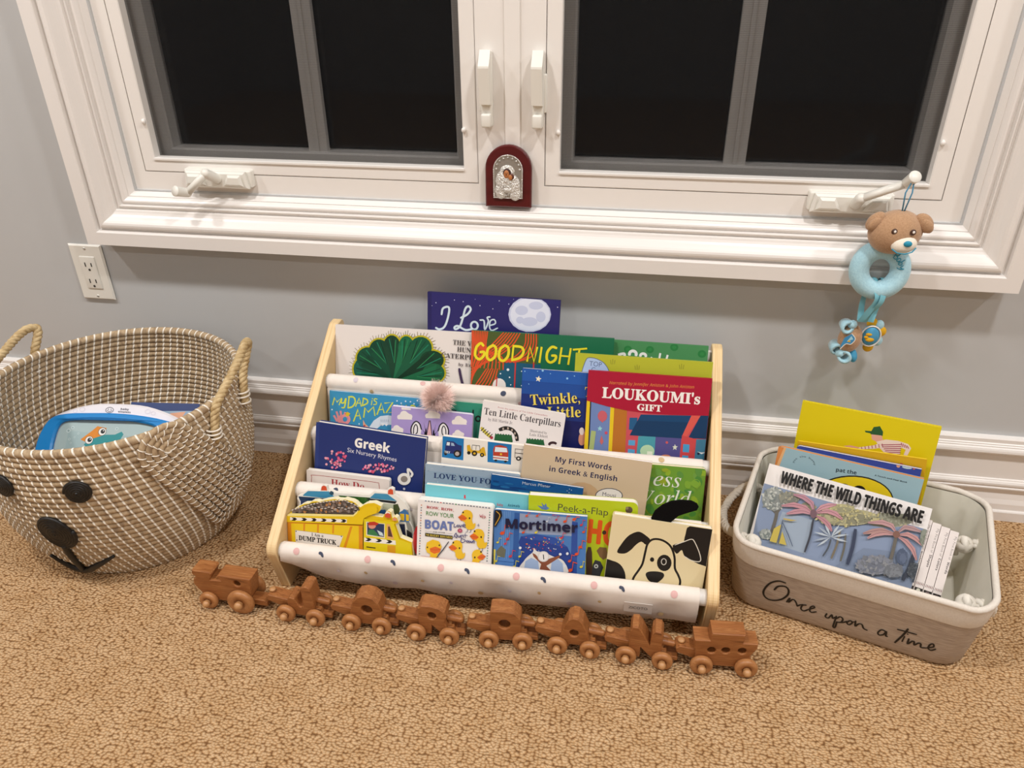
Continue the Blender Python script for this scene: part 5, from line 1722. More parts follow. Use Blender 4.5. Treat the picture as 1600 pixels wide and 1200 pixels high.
['s','#c83a4a',7,0,0,[938,1322,945,1322]],
['s','#c83a4a',10,0,0,[945,1322,973,1322]],
['e','#d8502c',10,1245,1279,28,13,8,-20],
['s','#d8502c',12,0,0,[1268,1281,1278,1322]],
['s','#d8502c',16,0,0,[1278,1322,1324,1322]],
['e','#c83a4a',10,186,775,22,11,6,-16],
['s','#c83a4a',9,0,0,[204,777,214,864]],
['s','#c83a4a',13,0,0,[214,864,251,856]],
['e','#d8c83c',10,43,464,22,12,6,-16],
['s','#d8c83c',9,0,0,[61,466,71,555]],
['s','#d8c83c',13,0,0,[71,555,108,547]],
['p','#1c1a20',[18,1324,113,1342,133,1238,35,1045,11,1053]],
['s','#c89a3a',14,0,1,[40,1307,96,1235,22,1073]],
['p','#e0dcd6',[627,680,634,707,635,734,638,750,646,745,656,729,668,713,682,703,699,694,718,689,734,691,752,697,781,695,828,679,887,656,946,633,1005,618,1065,604,1110,570,1158,497,1192,405,1145,338,943,313,657,315,452,336,407,383,443,449,485,508,509,550,538,585,565,615,589,640,611,660]],
['p','#9fb4d4',[488,360,512,511,602,579,713,531,735,365]],
['p','#9fb4d4',[908,392,922,532,1019,601,1094,530,1118,354,927,365]],
['p','#8a5038',[618,660,664,644,767,536,1035,661,1054,634,842,465,955,348,735,375,759,486,638,602]],
['e','#d6d2ce',18,792,618,91,9,3,-91],
['e','#e9e5e0',18,792,618,73,7,2,-75],
['s','#1c1a1a',18,0,0,[790,647,799,575]],
['e','#dfe2ea',18,1052,682,22,2,1,-23],
['e','#dfe2ea',18,425,729,22,2,0,-23],
['e','#dfe2ea',18,1160,703,21,2,0,-24],
['e','#dfe2ea',18,1122,493,21,2,1,-23],
['t', '#1b1c3c', 'NB+', 'Mortimer', 194, 1042, 1303, 1066, 155],
]),
'peek':dict(o=(0.04342,-0.36677,0.043),u=(0.99963,0.00754,0.02629),v=(-0.02735,0.27553,0.9609),w=0.1674,h=0.1542,t=0.0160,kind='board',col='#b4c31f',r=9,rl=0,pages='#efe9dd',out=None,art=[
['t', '#4a4a34', 'D', 'Peek-a-Flap', 458, 1326, 1227, 1298, 110],
['p','#5a78a8',[138,1381,221,1368,201,1437,244,1390,272,1427,287,1373,328,1351,281,1317,210,1322]],
['e','#5a4a3a',18,1539,1418,54,4,2,-55],
['e','#8a7a5a',18,1508,1445,23,2,1,-25],
['t', '#d8581c', 'NB+', 'HO', 931, 832, 1387, 808, 384],
['e','#3a2a20',18,1181,1018,32,3,1,-35],
['p','#4a3426',[914,638,941,756,987,760,1007,672,1035,235,928,238]],
['p','#7a5a3a',[1076,704,1121,772,1226,769,1255,618,1187,560,1127,606]],
['p','#3a3a3e',[1026,468,1059,549,1142,530,1192,432,1129,244,1011,233]],
['e','#c8c8c4',18,1079,442,33,3,1,-36],
['e','#1c1c1c',18,1079,442,14,1,1,-15],
]),
'puppy':dict(o=(0.16185,-0.38427,0.0509),u=(0.99843,-0.01543,-0.05382),v=(0.05599,0.2752,0.95975),w=0.1468,h=0.1420,t=0.0140,kind='hard',col='#e0d0a6',r=0,rl=4,pages='#efe9dd',out=None,art=[
['p','#1b1817',[1141,1418,1244,1451,1379,1468,1483,1417,1531,1232,1548,976,1548,790,1531,750,1497,784,1454,819,1405,828,1348,839,1292,857,1237,888,1183,926,1141,968,1116,1012,1102,1059,1093,1109,1089,1166,1089,1227,1095,1283,1096,1336,1102,1385]],
['p','#1b1817',[-45,643,-12,684,40,679,90,667,133,661,174,648,211,627,244,596,272,557,295,514,311,467,321,415,326,366,335,317,338,269,308,233,213,197,83,172,-14,200,-53,328,-58,509]],
['p','#e0d0a6',[647,1122,687,1133,735,1136,781,1130,825,1113,867,1087,905,1052,936,1005,962,948,984,891,998,833,1007,774,1020,721,1043,679,1070,644,1093,607,1111,567,1125,527,1133,488,1135,453,1130,420,1115,382,1096,332,1066,277,1000,232,862,198,686,174,548,174,482,209,456,267,440,322,427,362,426,398,432,436,448,482,472,531,494,576,510,611,525,643,536,685,544,748,549,822,554,891,560,949,567,1001,578,1045,596,1079,618,1104]],
['s','#1b1817',33,0,1,[1121,370,1131,500,1086,606,1022,709,989,891,910,1048,782,1125,647,1122,572,1039,554,891,539,698,494,576,436,437,440,322,478,264]],
['p','#1b1817',[140,818,141,852,158,901,181,951,205,1004,234,1058,264,1104,294,1137,326,1162,356,1182,382,1196,406,1204,432,1205,464,1196,498,1180,529,1161,559,1143,587,1122,600,1099,593,1068,572,1035,549,1015,526,1022,500,1043,475,1052,451,1040,427,1017,404,990,382,959,361,923,337,890,312,862,286,836,255,818,214,808,168,805]],
['p','#1b1817',[936,1070,966,1098,1019,1120,1071,1143,1115,1170,1159,1197,1194,1213,1214,1217,1226,1209,1243,1185,1273,1133,1308,1064,1337,1003,1363,955,1384,914,1382,886,1341,874,1278,875,1221,882,1182,896,1149,917,1123,940,1105,971,1092,1004,1078,1020,1057,999,1034,961,1010,945,978,974,945,1025]],
['s','#dcd6c8',13,0,1,[968,1083,1091,1158,1194,1216,1249,1171,1333,1027,1373,914,1345,874,1233,879,1125,928]],
['e','#1b1817',18,855,767,106,19,19,-133],
['s','#c8c2b8',13,0,1,[881,792,880,766,869,746,853,736,834,740,818,756,810,779,812,805,822,825,839,835,857,831,873,816,881,792]],
['e','#1b1817',18,670,790,31,5,5,-37],
['p','#1b1817',[611,520,609,542,615,559,631,575,661,589,701,600,741,607,782,611,824,610,856,603,874,588,882,567,882,544,871,515,851,484,830,458,812,438,791,423,768,416,738,415,704,421,674,434,647,459,625,491]],
['s','#1b1817',27,0,0,[754,431,761,330]],
]),
'yellow':dict(o=(0.4664,-0.11642,0.012),u=(0.95966,-0.28034,0.02137),v=(0.0285,0.17262,0.98458),w=0.2111,h=0.2435,t=0.0080,kind='hard',col='#dfcb14',r=0,rl=0,pages='#efe6c8',out=None,art=[
['p','#2a5a34',[1122,2107,1155,2225,1242,2259,1307,2173,1314,2099,1137,2088]],
['p','#2a5a34',[1035,2131,1141,2147,1142,2103,1052,2104]],
['p','#dfa894',[1144,2090,1298,2104,1348,2005,1281,1967,1168,2006]],
['p','#ecd8cc',[1241,1979,1375,2052,1556,2069,1706,2048,1762,1987,1732,1834,1677,1833,1691,1943,1613,1968,1623,1828,1428,1788,1317,1877]],
['p','#ecd8cc',[1299,1971,1218,1907,1008,1819,996,1780,1230,1847,1367,1908]],
['p','#dfa894',[768,1787,873,1822,1008,1819,996,1780,883,1770]],
['s','#a8506a',15,0,0,[1043,1832,1058,1795]],
['s','#a8506a',15,0,0,[1092,1854,1107,1814]],
['s','#a8506a',15,0,0,[1141,1876,1157,1833]],
['s','#a8506a',15,0,0,[1189,1898,1206,1852]],
['s','#a8506a',15,0,0,[1238,1920,1255,1871]],
['s','#a8506a',15,0,0,[1286,1941,1304,1890]],
['s','#a8506a',15,0,0,[1334,1963,1352,1908]],
['s','#a8506a',19,0,0,[1330,1943,1610,2020]],
['s','#a8506a',19,0,0,[1355,1913,1613,1986]],
['s','#a8506a',19,0,0,[1379,1884,1617,1951]],
['s','#a8506a',19,0,0,[1404,1854,1620,1917]],
['s','#a8506a',19,0,0,[1428,1824,1623,1882]],
['s','#a8506a',19,0,0,[1453,1795,1627,1847]],
['s','#a8506a',15,0,0,[1605,2045,1639,1983]],
['s','#a8506a',15,0,0,[1636,2035,1669,1982]],
['s','#a8506a',15,0,0,[1667,2025,1698,1980]],
['s','#a8506a',15,0,0,[1698,2015,1727,1979]],
]),
'gold':dict(o=(0.4784,-0.14297,0.012),u=(0.95913,-0.26675,0.09437),v=(-0.04279,0.19295,0.98028),w=0.1956,h=0.1838,t=0.0050,kind='paper',col='#d3a51c',r=0,rl=0,pages='#e6d23a',out=None,art=[
['s','#b8584a',22,0,1,[1581,1658,1672,1649,1779,1642]],
['e','#8aa0b8',18,1545,1660,32,6,5,-38],
['e','#c85a40',18,1603,1680,28,5,5,-34],
['e','#8ab0c0',18,1743,1644,35,7,6,-42],
]),
'bluebook':dict(o=(0.46711,-0.14963,0.012),u=(0.96006,-0.27651,0.04279),v=(0.00762,0.17868,0.98388),w=0.1893,h=0.1801,t=0.0060,kind='board',col='#32479a',r=0,rl=6,pages='#efe9dd',out=None,art=[
['e','#d8a080',18,1557,1790,27,7,6,-33],
['e','#b8d0dc',18,1683,1788,72,4,2,-24],
['e','#c86a40',18,1783,1794,16,4,4,-19],
]),
'zoo':dict(o=(0.42847,-0.15551,0.012),u=(0.95908,-0.28311,0.00444),v=(0.0547,0.20064,0.97814),w=0.2234,h=0.1783,t=0.0090,kind='board',col='#9bbac4',r=0,rl=7,pages='#d98a4a',out=None,art=[
['p','#d98a4a',[-19,1796,113,1791,29,1350,-87,1345]],
['p','#e6b27c',[91,1786,128,1785,61,1306,16,1346]],
['t', '#3a4a58', 'D', 'p', 297, 1551, 300, 1584, 30],
['t', '#3a4a58', 'D', 'a', 306, 1583, 316, 1614, 30],
['t', '#3a4a58', 'D', 't', 322, 1613, 338, 1642, 30],
['t', '#3a4a58', 'D', 't', 372, 1663, 396, 1682, 30],
['t', '#3a4a58', 'D', 'h', 403, 1680, 430, 1692, 30],
['t', '#3a4a58', 'D', 'e', 436, 1690, 464, 1696, 30],
['t', '#3a4a58', 'D', 'b', 504, 1691, 531, 1683, 30],
['t', '#3a4a58', 'D', 'u', 535, 1681, 560, 1667, 30],
['t', '#3a4a58', 'D', 'n', 563, 1665, 585, 1645, 30],
['t', '#3a4a58', 'D', 'n', 585, 1644, 603, 1618, 30],
['t', '#3a4a58', 'D', 'y', 603, 1617, 615, 1588, 30],
['t', '#26343e', 'NB', 'pat the', 960, 1576, 1271, 1601, 65],
['t', '#26343e', 'NB', 'A Touch-and-Feel Book', 1535, 1655, 2015, 1661, 24],
['p','#2a2a26',[671,936,665,1015,677,1097,705,1179,751,1259,811,1335,884,1404,968,1465,1060,1516,1158,1556,1260,1584,1361,1599,1460,1602,1554,1591,1641,1568,1719,1534,1785,1488,1838,1433,1876,1369,1899,1299,1907,1223]],
['p','#e4c820',[689,937,683,1012,695,1090,723,1169,767,1246,826,1318,897,1385,979,1444,1069,1493,1165,1532,1263,1560,1362,1575,1458,1578,1550,1568,1635,1547,1710,1514,1774,1470,1825,1417,1863,1357,1885,1289,1891,1217]],
['t', '#1c1a1a', 'NB+', 'ZOO', 882, 1118, 1489, 1193, 239],
]),
'jungle':dict(o=(0.38669,-0.24671,0.01674),u=(0.9525,-0.30325,-0.02785),v=(0.19985,0.55347,0.80854),w=0.2495,h=0.1850,t=0.0040,kind='paper',col='#e9e3df',r=0,rl=0,pages='#d8d8dc',out=None,art=[
['p','#8593ad',[-8,1502,2520,1514,2600,45,100,-174]],
['p','#99a6b6',[398,1133,886,1147,898,582,337,583]],
['e','#989885',14,1950,1492,329,107,27,-114],
['e','#848471',12,2024,1491,204,66,17,-70],
['e','#989885',7,2199,1491,24,1,0,-17],
['e','#aaa482',7,2061,1622,-12,-20,-9,6],
['e','#848471',7,2031,1408,10,-24,-12,-6],
['e','#989885',7,1921,1394,17,-26,-12,-10],
['e','#aaa482',7,1801,1561,-14,-12,-8,13],
['e','#848471',7,1787,1459,0,-19,-17,-1],
['e','#989885',7,2052,1506,9,-19,-13,-8],
['e','#aaa482',7,1917,1421,15,-21,-13,-12],
['e','#848471',7,1676,1376,20,7,4,-18],
['e','#989885',7,1949,1396,-2,-18,-10,1],
['e','#aaa482',7,1682,1443,-24,-17,-7,12],
['e','#848471',7,2139,1649,-11,-18,-8,6],
['e','#989885',7,1986,1475,-7,-28,-16,5],
['e','#aaa482',7,2188,1502,-5,-19,-14,4],
['e','#848471',7,1842,1396,-20,-23,-12,12],
['e','#989885',7,2242,1552,-3,-19,-12,3],
['e','#aaa482',7,1993,1604,-1,-25,-15,1],
['e','#848471',7,2015,1439,10,-22,-9,-6],
['e','#989885',7,1936,1498,-17,-12,-10,18],
['e','#aaa482',7,2198,1488,26,-13,-6,-16],
['e','#848471',7,1823,1441,13,-22,-9,-7],
['e','#989885',7,2145,1475,-13,-16,-12,14],
['e','#aaa482',7,2132,1462,-18,-22,-8,9],
['e','#848471',7,2135,1526,-23,-13,-7,17],
['e','#989885',7,1665,1438,22,-23,-13,-15],
['e','#aaa482',7,1676,1362,-20,-14,-6,10],
['e','#848471',7,1853,1428,-17,-12,-5,9],
['e','#989885',7,1954,1492,-4,-34,-12,1],
['e','#aaa482',7,1827,1397,21,-23,-12,-13],
['e','#848471',7,2067,1628,13,-28,-12,-7],
['e','#989885',7,2127,1600,-7,-22,-15,5],
['e','#aaa482',7,1855,1466,0,-35,-11,-1],
['e','#848471',7,1919,1457,18,3,2,-15],
['e','#989885',7,2164,1511,15,-15,-7,-9],
['e','#aaa482',7,2025,1401,-24,-19,-10,16],
['e','#848471',7,1790,1432,-22,-14,-6,11],
['e','#989885',7,2022,1421,-11,-25,-10,5],
['e','#aaa482',7,1667,1386,23,-2,-2,-19],
['e','#848471',7,2025,1414,-7,-16,-13,5],
['e','#989885',7,2102,1480,20,-18,-7,-10],
['e','#8c8a76',14,754,1319,119,38,22,-86],
['e','#a39d80',12,783,1309,74,23,14,-53],
['e','#8c8a76',7,639,1291,7,-23,-17,-7],
['e','#a39d80',7,857,1294,2,-23,-10,-1],
['e','#8c8a76',7,749,1315,10,-17,-9,-6],
['e','#a39d80',7,723,1225,14,3,2,-13],
['e','#8c8a76',7,710,1266,15,-14,-7,-9],
['e','#a39d80',7,795,1410,19,-12,-8,-14],
['e','#8c8a76',7,771,1328,5,-23,-14,-4],
['e','#a39d80',7,832,1375,0,-17,-10,0],
['e','#8c8a76',7,831,1337,-25,-9,-3,14],
['e','#a39d80',7,686,1286,8,-14,-12,-8],
['e','#8c8a76',7,718,1379,14,-27,-12,-8],
['e','#a39d80',7,850,1298,-5,-20,-14,4],
['e','#8c8a76',7,701,1313,-22,-14,-6,10],
['e','#a39d80',7,875,1360,2,-24,-12,-1],
['p','#7a879e',[1353,504,1708,951,2063,1025,2569,928,2593,489,1328,262]],
['s','#68635b',53,0,1,[313,1154,328,966,320,649]],
['s','#68635b',29,0,1,[326,1061,191,1139]],
['s','#68635b',25,0,1,[331,1087,378,1211]],
['e','#9b9f9b',14,219,1294,184,58,49,-185],
['e','#858986',12,267,1268,114,36,30,-114],
['e','#9b9f9b',7,204,1387,17,-23,-11,-10],
['e','#b4b7af',7,384,1274,4,-23,-16,-4],
['e','#7b8380',7,297,1449,-22,-22,-15,16],
['e','#c3c5be',7,362,1186,26,-19,-7,-11],
['e','#858986',7,188,1478,-13,-11,-12,16],
['e','#9b9f9b',7,141,1238,-16,-15,-9,10],
['e','#b4b7af',7,198,1392,25,-16,-10,-17],
['e','#7b8380',7,314,1422,12,-13,-10,-11],
['e','#c3c5be',7,307,1168,10,-23,-19,-9],
['e','#858986',7,34,1318,-13,-9,-7,13],
['e','#9b9f9b',7,82,1408,15,-10,-10,-18],
['e','#b4b7af',7,201,1176,-6,-27,-19,4],
['e','#7b8380',7,165,1370,-20,-22,-10,10],
['e','#c3c5be',7,145,1325,-5,-24,-18,4],
['e','#858986',7,256,1213,6,-31,-12,-3],
['e','#9b9f9b',7,213,1384,-11,-13,-15,14],
['e','#b4b7af',7,140,1443,-27,-17,-8,14],
['e','#7b8380',7,362,1385,28,-8,-3,-11],
['e','#c3c5be',7,44,1297,-14,-10,-10,18],
['e','#858986',7,386,1302,2,-30,-14,-1],
['e','#9b9f9b',7,302,1199,9,-33,-14,-5],
['e','#b4b7af',7,182,1131,5,-26,-14,-3],
['e','#7b8380',7,54,1383,19,-10,-6,-12],
['e','#c3c5be',7,254,1154,7,-17,-12,-5],
['e','#858986',7,339,1325,0,-34,-14,0],
['e','#9b9f9b',7,109,1414,32,-12,-5,-16],
['e','#b4b7af',7,193,1363,22,-9,-5,-11],
['e','#7b8380',7,229,1140,-29,-15,-4,11],
['e','#c3c5be',7,202,1188,16,5,4,-14],
['e','#858986',7,142,1140,-24,-11,-5,13],
['e','#9b9f9b',7,306,1428,21,1,1,-16],
['e','#b4b7af',7,174,1445,11,-29,-16,-7],
['e','#7b8380',7,103,1257,0,-22,-11,0],
['e','#c3c5be',7,32,1314,24,1,1,-22],
['e','#858986',7,89,1238,2,-29,-20,-2],
['e','#9b9f9b',7,93,1422,-23,-27,-8,8],
['e','#b4b7af',7,119,1154,31,4,2,-13],
['e','#7b8380',7,305,1415,5,-32,-12,-2],
['e','#c3c5be',7,158,1299,-3,-29,-13,2],
['e','#858986',7,342,1191,-5,-28,-18,3],
['e','#9b9f9b',7,219,1306,9,-15,-12,-8],
['e','#b4b7af',7,73,1239,18,-14,-8,-12],
['e','#7b8380',7,187,1155,-20,-28,-10,8],
['e','#c3c5be',7,143,1396,-19,-20,-12,13],
['e','#858986',7,367,1285,-19,-16,-9,11],
['e','#9b9f9b',7,236,1133,29,-5,-4,-20],
['e','#b4b7af',7,136,1326,17,-27,-9,-6],
['e','#7b8380',7,239,1327,19,-8,-7,-17],
['e','#c3c5be',7,315,1348,-1,-26,-15,1],
['e','#858986',7,357,1247,23,-10,-5,-11],
['e','#9b9f9b',7,356,1297,-2,-22,-16,0],
['e','#b4b7af',7,127,1318,3,-28,-17,-2],
['e','#7b8380',7,233,1297,18,-12,-9,-15],
['e','#c3c5be',7,171,1474,-1,-31,-12,0],
['e','#858986',7,271,1479,15,-8,-8,-16],
['e','#9b9f9b',7,95,1267,31,-9,-3,-12],
['e','#b4b7af',7,143,1453,-3,-23,-21,3],
['e','#7b8380',7,206,1331,29,1,0,-17],
['e','#c3c5be',7,292,1227,2,-36,-13,-1],
['e','#858986',7,247,1169,24,4,1,-11],
['e','#9b9f9b',7,137,1296,4,-24,-11,-2],
['e','#b4b7af',7,256,1140,-24,-20,-13,17],
['e','#7b8380',7,77,1359,11,-35,-15,-6],
['e','#c3c5be',7,179,1185,-1,-18,-19,1],
['e','#858986',7,309,1331,15,-14,-9,-11],
['e','#9b9f9b',7,337,1192,16,-17,-8,-8],
['e','#b4b7af',7,173,1295,0,-29,-20,0],
['e','#7b8380',7,207,1339,-10,-15,-15,11],
['e','#c3c5be',7,285,1227,17,-10,-9,-16],
['e','#858986',7,304,1449,-14,-16,-11,12],
['e','#9b9f9b',7,241,1208,26,-7,-5,-22],
['e','#b4b7af',7,195,1282,-17,-9,-8,18],
['e','#7b8380',7,236,1189,9,-16,-15,-10],
['e','#c3c5be',7,217,1404,25,1,0,-20],
['e','#858986',7,270,1122,-26,-21,-12,17],
['e','#9b9f9b',7,277,1213,1,-22,-12,0],
['e','#b4b7af',7,196,1237,18,-24,-11,-9],
['e','#7b8380',7,88,1192,19,-27,-16,-13],
['e','#c3c5be',7,272,1465,26,5,3,-16],
['e','#858986',7,98,1132,-14,-17,-15,15],
['e','#9b9f9b',7,216,1485,0,-27,-20,0],
['e','#b4b7af',7,210,1346,17,-2,-2,-19],
['e','#7b8380',7,201,1257,-30,-15,-8,19],
['e','#c3c5be',7,338,1374,8,-22,-12,-5],
['e','#858986',7,187,1126,4,-21,-20,-5],
['e','#9b9f9b',7,316,1246,-8,-19,-16,7],
['e','#b4b7af',7,173,1119,18,3,2,-18],
['e','#7b8380',7,209,1136,-16,-25,-13,9],
['e','#c3c5be',7,118,1176,10,-15,-15,-11],
['e','#858986',7,86,1322,-1,-21,-20,1],
['e','#88887b',14,445,1389,161,51,25,-97],
['e','#76776e',12,484,1380,99,31,15,-61],
['e','#88887b',7,420,1377,6,-15,-16,-8],
['e','#a09a86',7,476,1301,14,-6,-5,-14],
['e','#76776e',7,541,1437,11,-25,-9,-5],
['e','#88887b',7,565,1387,5,-29,-15,-3],
['e','#a09a86',7,437,1470,-8,-15,-13,8],
['e','#76776e',7,341,1412,-20,-26,-9,9],
['e','#88887b',7,330,1364,-7,-22,-10,3],
['e','#a09a86',7,300,1381,13,-29,-17,-8],
['e','#76776e',7,438,1356,-13,-25,-13,8],
['e','#88887b',7,523,1426,16,-3,-3,-11],
['e','#a09a86',7,495,1435,19,4,3,-16],
['e','#76776e',7,340,1419,3,-15,-11,-3],
['e','#88887b',7,536,1454,16,-3,-2,-11],
['e','#a09a86',7,461,1372,-1,-28,-17,0],
['e','#76776e',7,569,1380,-5,-21,-13,4],
['e','#88887b',7,426,1372,-13,-9,-10,17],
['e','#a09a86',7,376,1463,1,-27,-13,-1],
['e','#76776e',7,394,1354,4,-17,-18,-6],
['e','#88887b',7,395,1422,7,-19,-10,-4],
['e','#a09a86',7,575,1477,8,-25,-17,-7],
['e','#76776e',7,399,1457,3,-24,-11,-1],
['e','#88887b',7,423,1289,17,-24,-13,-11],
['e','#a09a86',7,455,1380,9,-16,-10,-6],
['e','#76776e',7,488,1403,-3,-16,-14,3],
['e','#88887b',7,441,1488,4,-15,-13,-4],
['e','#a09a86',7,393,1372,0,-19,-17,0],
['e','#76776e',7,457,1316,27,-9,-4,-15],
['e','#88887b',7,341,1288,4,-31,-15,-3],
['e','#a09a86',7,567,1360,4,-19,-16,-5],
['e','#76776e',7,467,1457,-2,-22,-11,2],
['e','#88887b',7,326,1384,16,-8,-8,-18],
['e','#a09a86',7,439,1356,-13,-21,-9,6],
['e','#76776e',7,572,1358,-18,-18,-9,10],
['e','#88887b',7,486,1438,21,-1,0,-11],
['e','#a09a86',7,546,1482,2,-21,-18,-2],
['e','#76776e',7,312,1418,-11,-29,-9,3],
['e','#88887b',7,536,1408,16,-1,-2,-18],
['e','#a09a86',7,482,1412,10,-13,-14,-12],
['e','#76776e',7,369,1317,-18,-25,-10,8],
['e','#88887b',7,356,1417,-2,-30,-18,1],
['e','#9b9f9b',14,239,695,92,30,22,-82],
['e','#7b8380',12,262,684,57,19,14,-51],
['e','#9b9f9b',7,309,646,1,-18,-17,-2],
['e','#b4b7af',7,281,760,5,-24,-15,-3],
['e','#7b8380',7,170,633,10,-9,-11,-14],
['e','#9b9f9b',7,232,696,13,3,2,-11],
['e','#b4b7af',7,229,702,5,-24,-13,-3],
['e','#7b8380',7,259,684,5,-21,-9,-3],
['e','#9b9f9b',7,252,769,4,-15,-16,-6],
['e','#b4b7af',7,325,663,14,-22,-14,-10],
['e','#7b8380',7,255,712,-17,-20,-10,9],
['e','#9b9f9b',7,178,747,-21,-9,-3,10],
['e','#b4b7af',7,289,634,8,-19,-15,-7],
['e','#7b8380',7,149,693,4,-26,-15,-4],
['e','#9b9f9b',7,203,740,12,-26,-10,-6],
['e','#b4b7af',7,271,674,13,0,-1,-13],
['e','#7b8380',7,219,684,24,-12,-4,-9],
['e','#9b9f9b',7,314,691,20,3,2,-16],
['e','#b4b7af',7,204,640,-19,-11,-6,11],
['e','#7b8380',7,239,777,-3,-15,-10,2],
['e','#9b9f9b',7,314,672,13,-11,-10,-13],
['e','#b4b7af',7,176,667,-4,-14,-12,3],
['e','#7b8380',7,322,659,-4,-16,-14,4],
['e','#9b9f9b',7,197,654,0,-16,-10,0],
['e','#b4b7af',7,203,661,14,-21,-7,-6],
['e','#7b8380',7,277,695,-2,-14,-13,2],
['e','#9b9f9b',7,200,622,19,-17,-9,-10],
['e','#b4b7af',7,240,722,0,-30,-16,-1],
['e','#aaa482',14,1357,1346,435,141,32,-130],
['e','#86836c',12,1454,1349,269,87,20,-80],
['e','#aaa482',7,1346,1314,-4,-35,-17,2],
['e','#c0b789',7,1015,1177,1,-31,-18,-2],
['e','#959174',7,1297,1409,17,3,2,-21],
['e','#b3a978',7,1366,1210,12,-33,-14,-6],
['e','#86836c',7,1448,1334,-24,-23,-12,15],
['e','#aaa482',7,1323,1413,-11,-18,-12,10],
['e','#c0b789',7,1225,1290,-5,-37,-20,3],
['e','#959174',7,1468,1430,-9,-20,-14,7],
['e','#b3a978',7,1433,1273,25,-6,-4,-22],
['e','#86836c',7,1323,1245,17,-5,-5,-20],
['e','#aaa482',7,1111,1334,21,1,0,-14],
['e','#c0b789',7,1723,1502,15,-14,-13,-17],
['e','#959174',7,1233,1204,10,-14,-14,-12],
['e','#b3a978',7,1415,1380,5,-34,-14,-3],
['e','#86836c',7,1439,1358,5,-37,-19,-4],
['e','#aaa482',7,1632,1434,-16,-11,-10,20],
['e','#c0b789',7,1384,1218,10,-30,-12,-6],
['e','#959174',7,1439,1403,10,-24,-17,-10],
['e','#b3a978',7,1237,1236,-8,-37,-12,3],
['e','#86836c',7,1371,1451,18,0,0,-17],
['e','#aaa482',7,1652,1429,-19,-29,-9,8],
['e','#c0b789',7,1670,1461,30,-2,-2,-18],
['e','#959174',7,934,1193,24,-7,-5,-15],
['e','#b3a978',7,1049,1354,34,3,1,-17],
['e','#86836c',7,1113,1176,11,-28,-11,-5],
['e','#aaa482',7,1465,1434,-15,-33,-16,9],
['e','#c0b789',7,1596,1477,11,-17,-16,-12],
['e','#959174',7,1735,1414,-17,-7,-7,21],
['e','#b3a978',7,1344,1263,-16,-33,-15,8],
['e','#86836c',7,1508,1289,16,-14,-11,-15],
['e','#aaa482',7,1328,1246,9,-24,-14,-7],
['e','#c0b789',7,1390,1380,27,-9,-4,-15],
['e','#959174',7,1530,1360,-9,-33,-18,6],
['e','#b3a978',7,1667,1506,-15,-23,-16,13],
['e','#86836c',7,1780,1471,-7,-25,-16,5],
['e','#aaa482',7,1193,1387,4,-22,-11,-3],
['e','#c0b789',7,1044,1206,-15,-21,-13,11],
['e','#959174',7,1324,1267,-3,-24,-16,2],
['e','#b3a978',7,1417,1387,-24,-19,-11,16],
['e','#86836c',7,1525,1404,29,-20,-8,-14],
['e','#aaa482',7,1197,1246,30,-1,-1,-15],
['e','#c0b789',7,1769,1448,32,7,3,-17],
['e','#959174',7,1290,1286,25,-20,-7,-11],
['e','#b3a978',7,1378,1446,-18,-10,-8,19],
['e','#86836c',7,1073,1192,18,1,1,-16],
['e','#aaa482',7,1099,1382,29,7,4,-20],
['e','#c0b789',7,1210,1378,21,-10,-8,-18],
['e','#959174',7,1481,1429,10,-29,-16,-7],
['e','#b3a978',7,1255,1291,24,-7,-4,-15],
['e','#86836c',7,1642,1428,-21,-20,-9,12],
['e','#aaa482',7,979,1268,-14,-28,-14,7],
['e','#c0b789',7,1301,1264,22,-2,-2,-20],
['e','#959174',7,1647,1350,-19,-17,-8,11],
['e','#b3a978',7,1476,1418,-15,-21,-14,13],
['e','#86836c',7,1575,1366,-20,-16,-6,10],
['e','#aaa482',7,1351,1259,-7,-22,-14,4],
['e','#c0b789',7,1423,1469,18,-10,-10,-21],
['e','#959174',7,965,1286,-14,-25,-13,9],
['e','#b3a978',7,1401,1397,-19,-9,-6,15],
['e','#86836c',7,1409,1275,30,5,2,-19],
['e','#aaa482',7,1733,1405,18,-6,-4,-13],
['e','#c0b789',7,1717,1407,-3,-19,-20,4],
['e','#959174',7,1460,1449,4,-35,-11,-1],
['e','#b3a978',7,1796,1453,-19,-25,-13,12],
['e','#86836c',7,1087,1341,0,-24,-12,1],
['e','#aaa482',7,1316,1284,-9,-20,-11,6],
['e','#c0b789',7,1522,1467,17,5,3,-16],
['e','#959174',7,1230,1374,-31,-15,-5,14],
['e','#b3a978',7,1244,1255,15,-19,-13,-12],
['e','#86836c',7,1523,1388,-18,-12,-7,13],
['e','#aaa482',7,1136,1376,5,-27,-12,-3],
['e','#c0b789',7,936,1240,-2,-20,-19,2],
['e','#959174',7,1178,1201,-27,-16,-9,18],
['e','#b3a978',7,1576,1492,9,-21,-12,-7],
['e','#86836c',7,1324,1411,-9,-16,-15,10],
['e','#aaa482',7,1532,1286,3,-23,-12,-3],
['e','#c0b789',7,1330,1403,0,-24,-20,-1],
['e','#959174',7,1104,1160,-24,-14,-6,11],
['e','#b3a978',7,1328,1411,-19,-11,-7,15],
['e','#86836c',7,1380,1415,28,-16,-9,-20],
['e','#aaa482',7,1283,1267,-23,-20,-8,10],
['e','#c0b789',7,1249,1220,-20,-10,-6,19],
['e','#959174',7,1121,1168,33,-9,-5,-23],
['e','#b3a978',7,1678,1495,10,-15,-10,-8],
['e','#86836c',7,1727,1465,19,-4,-3,-15],
['e','#aaa482',7,1170,1369,13,-29,-12,-7],
['e','#c0b789',7,1375,1446,25,-5,-3,-18],
['e','#959174',7,1053,1222,18,-23,-12,-12],
['e','#b3a978',7,1260,1456,3,-23,-11,-2],
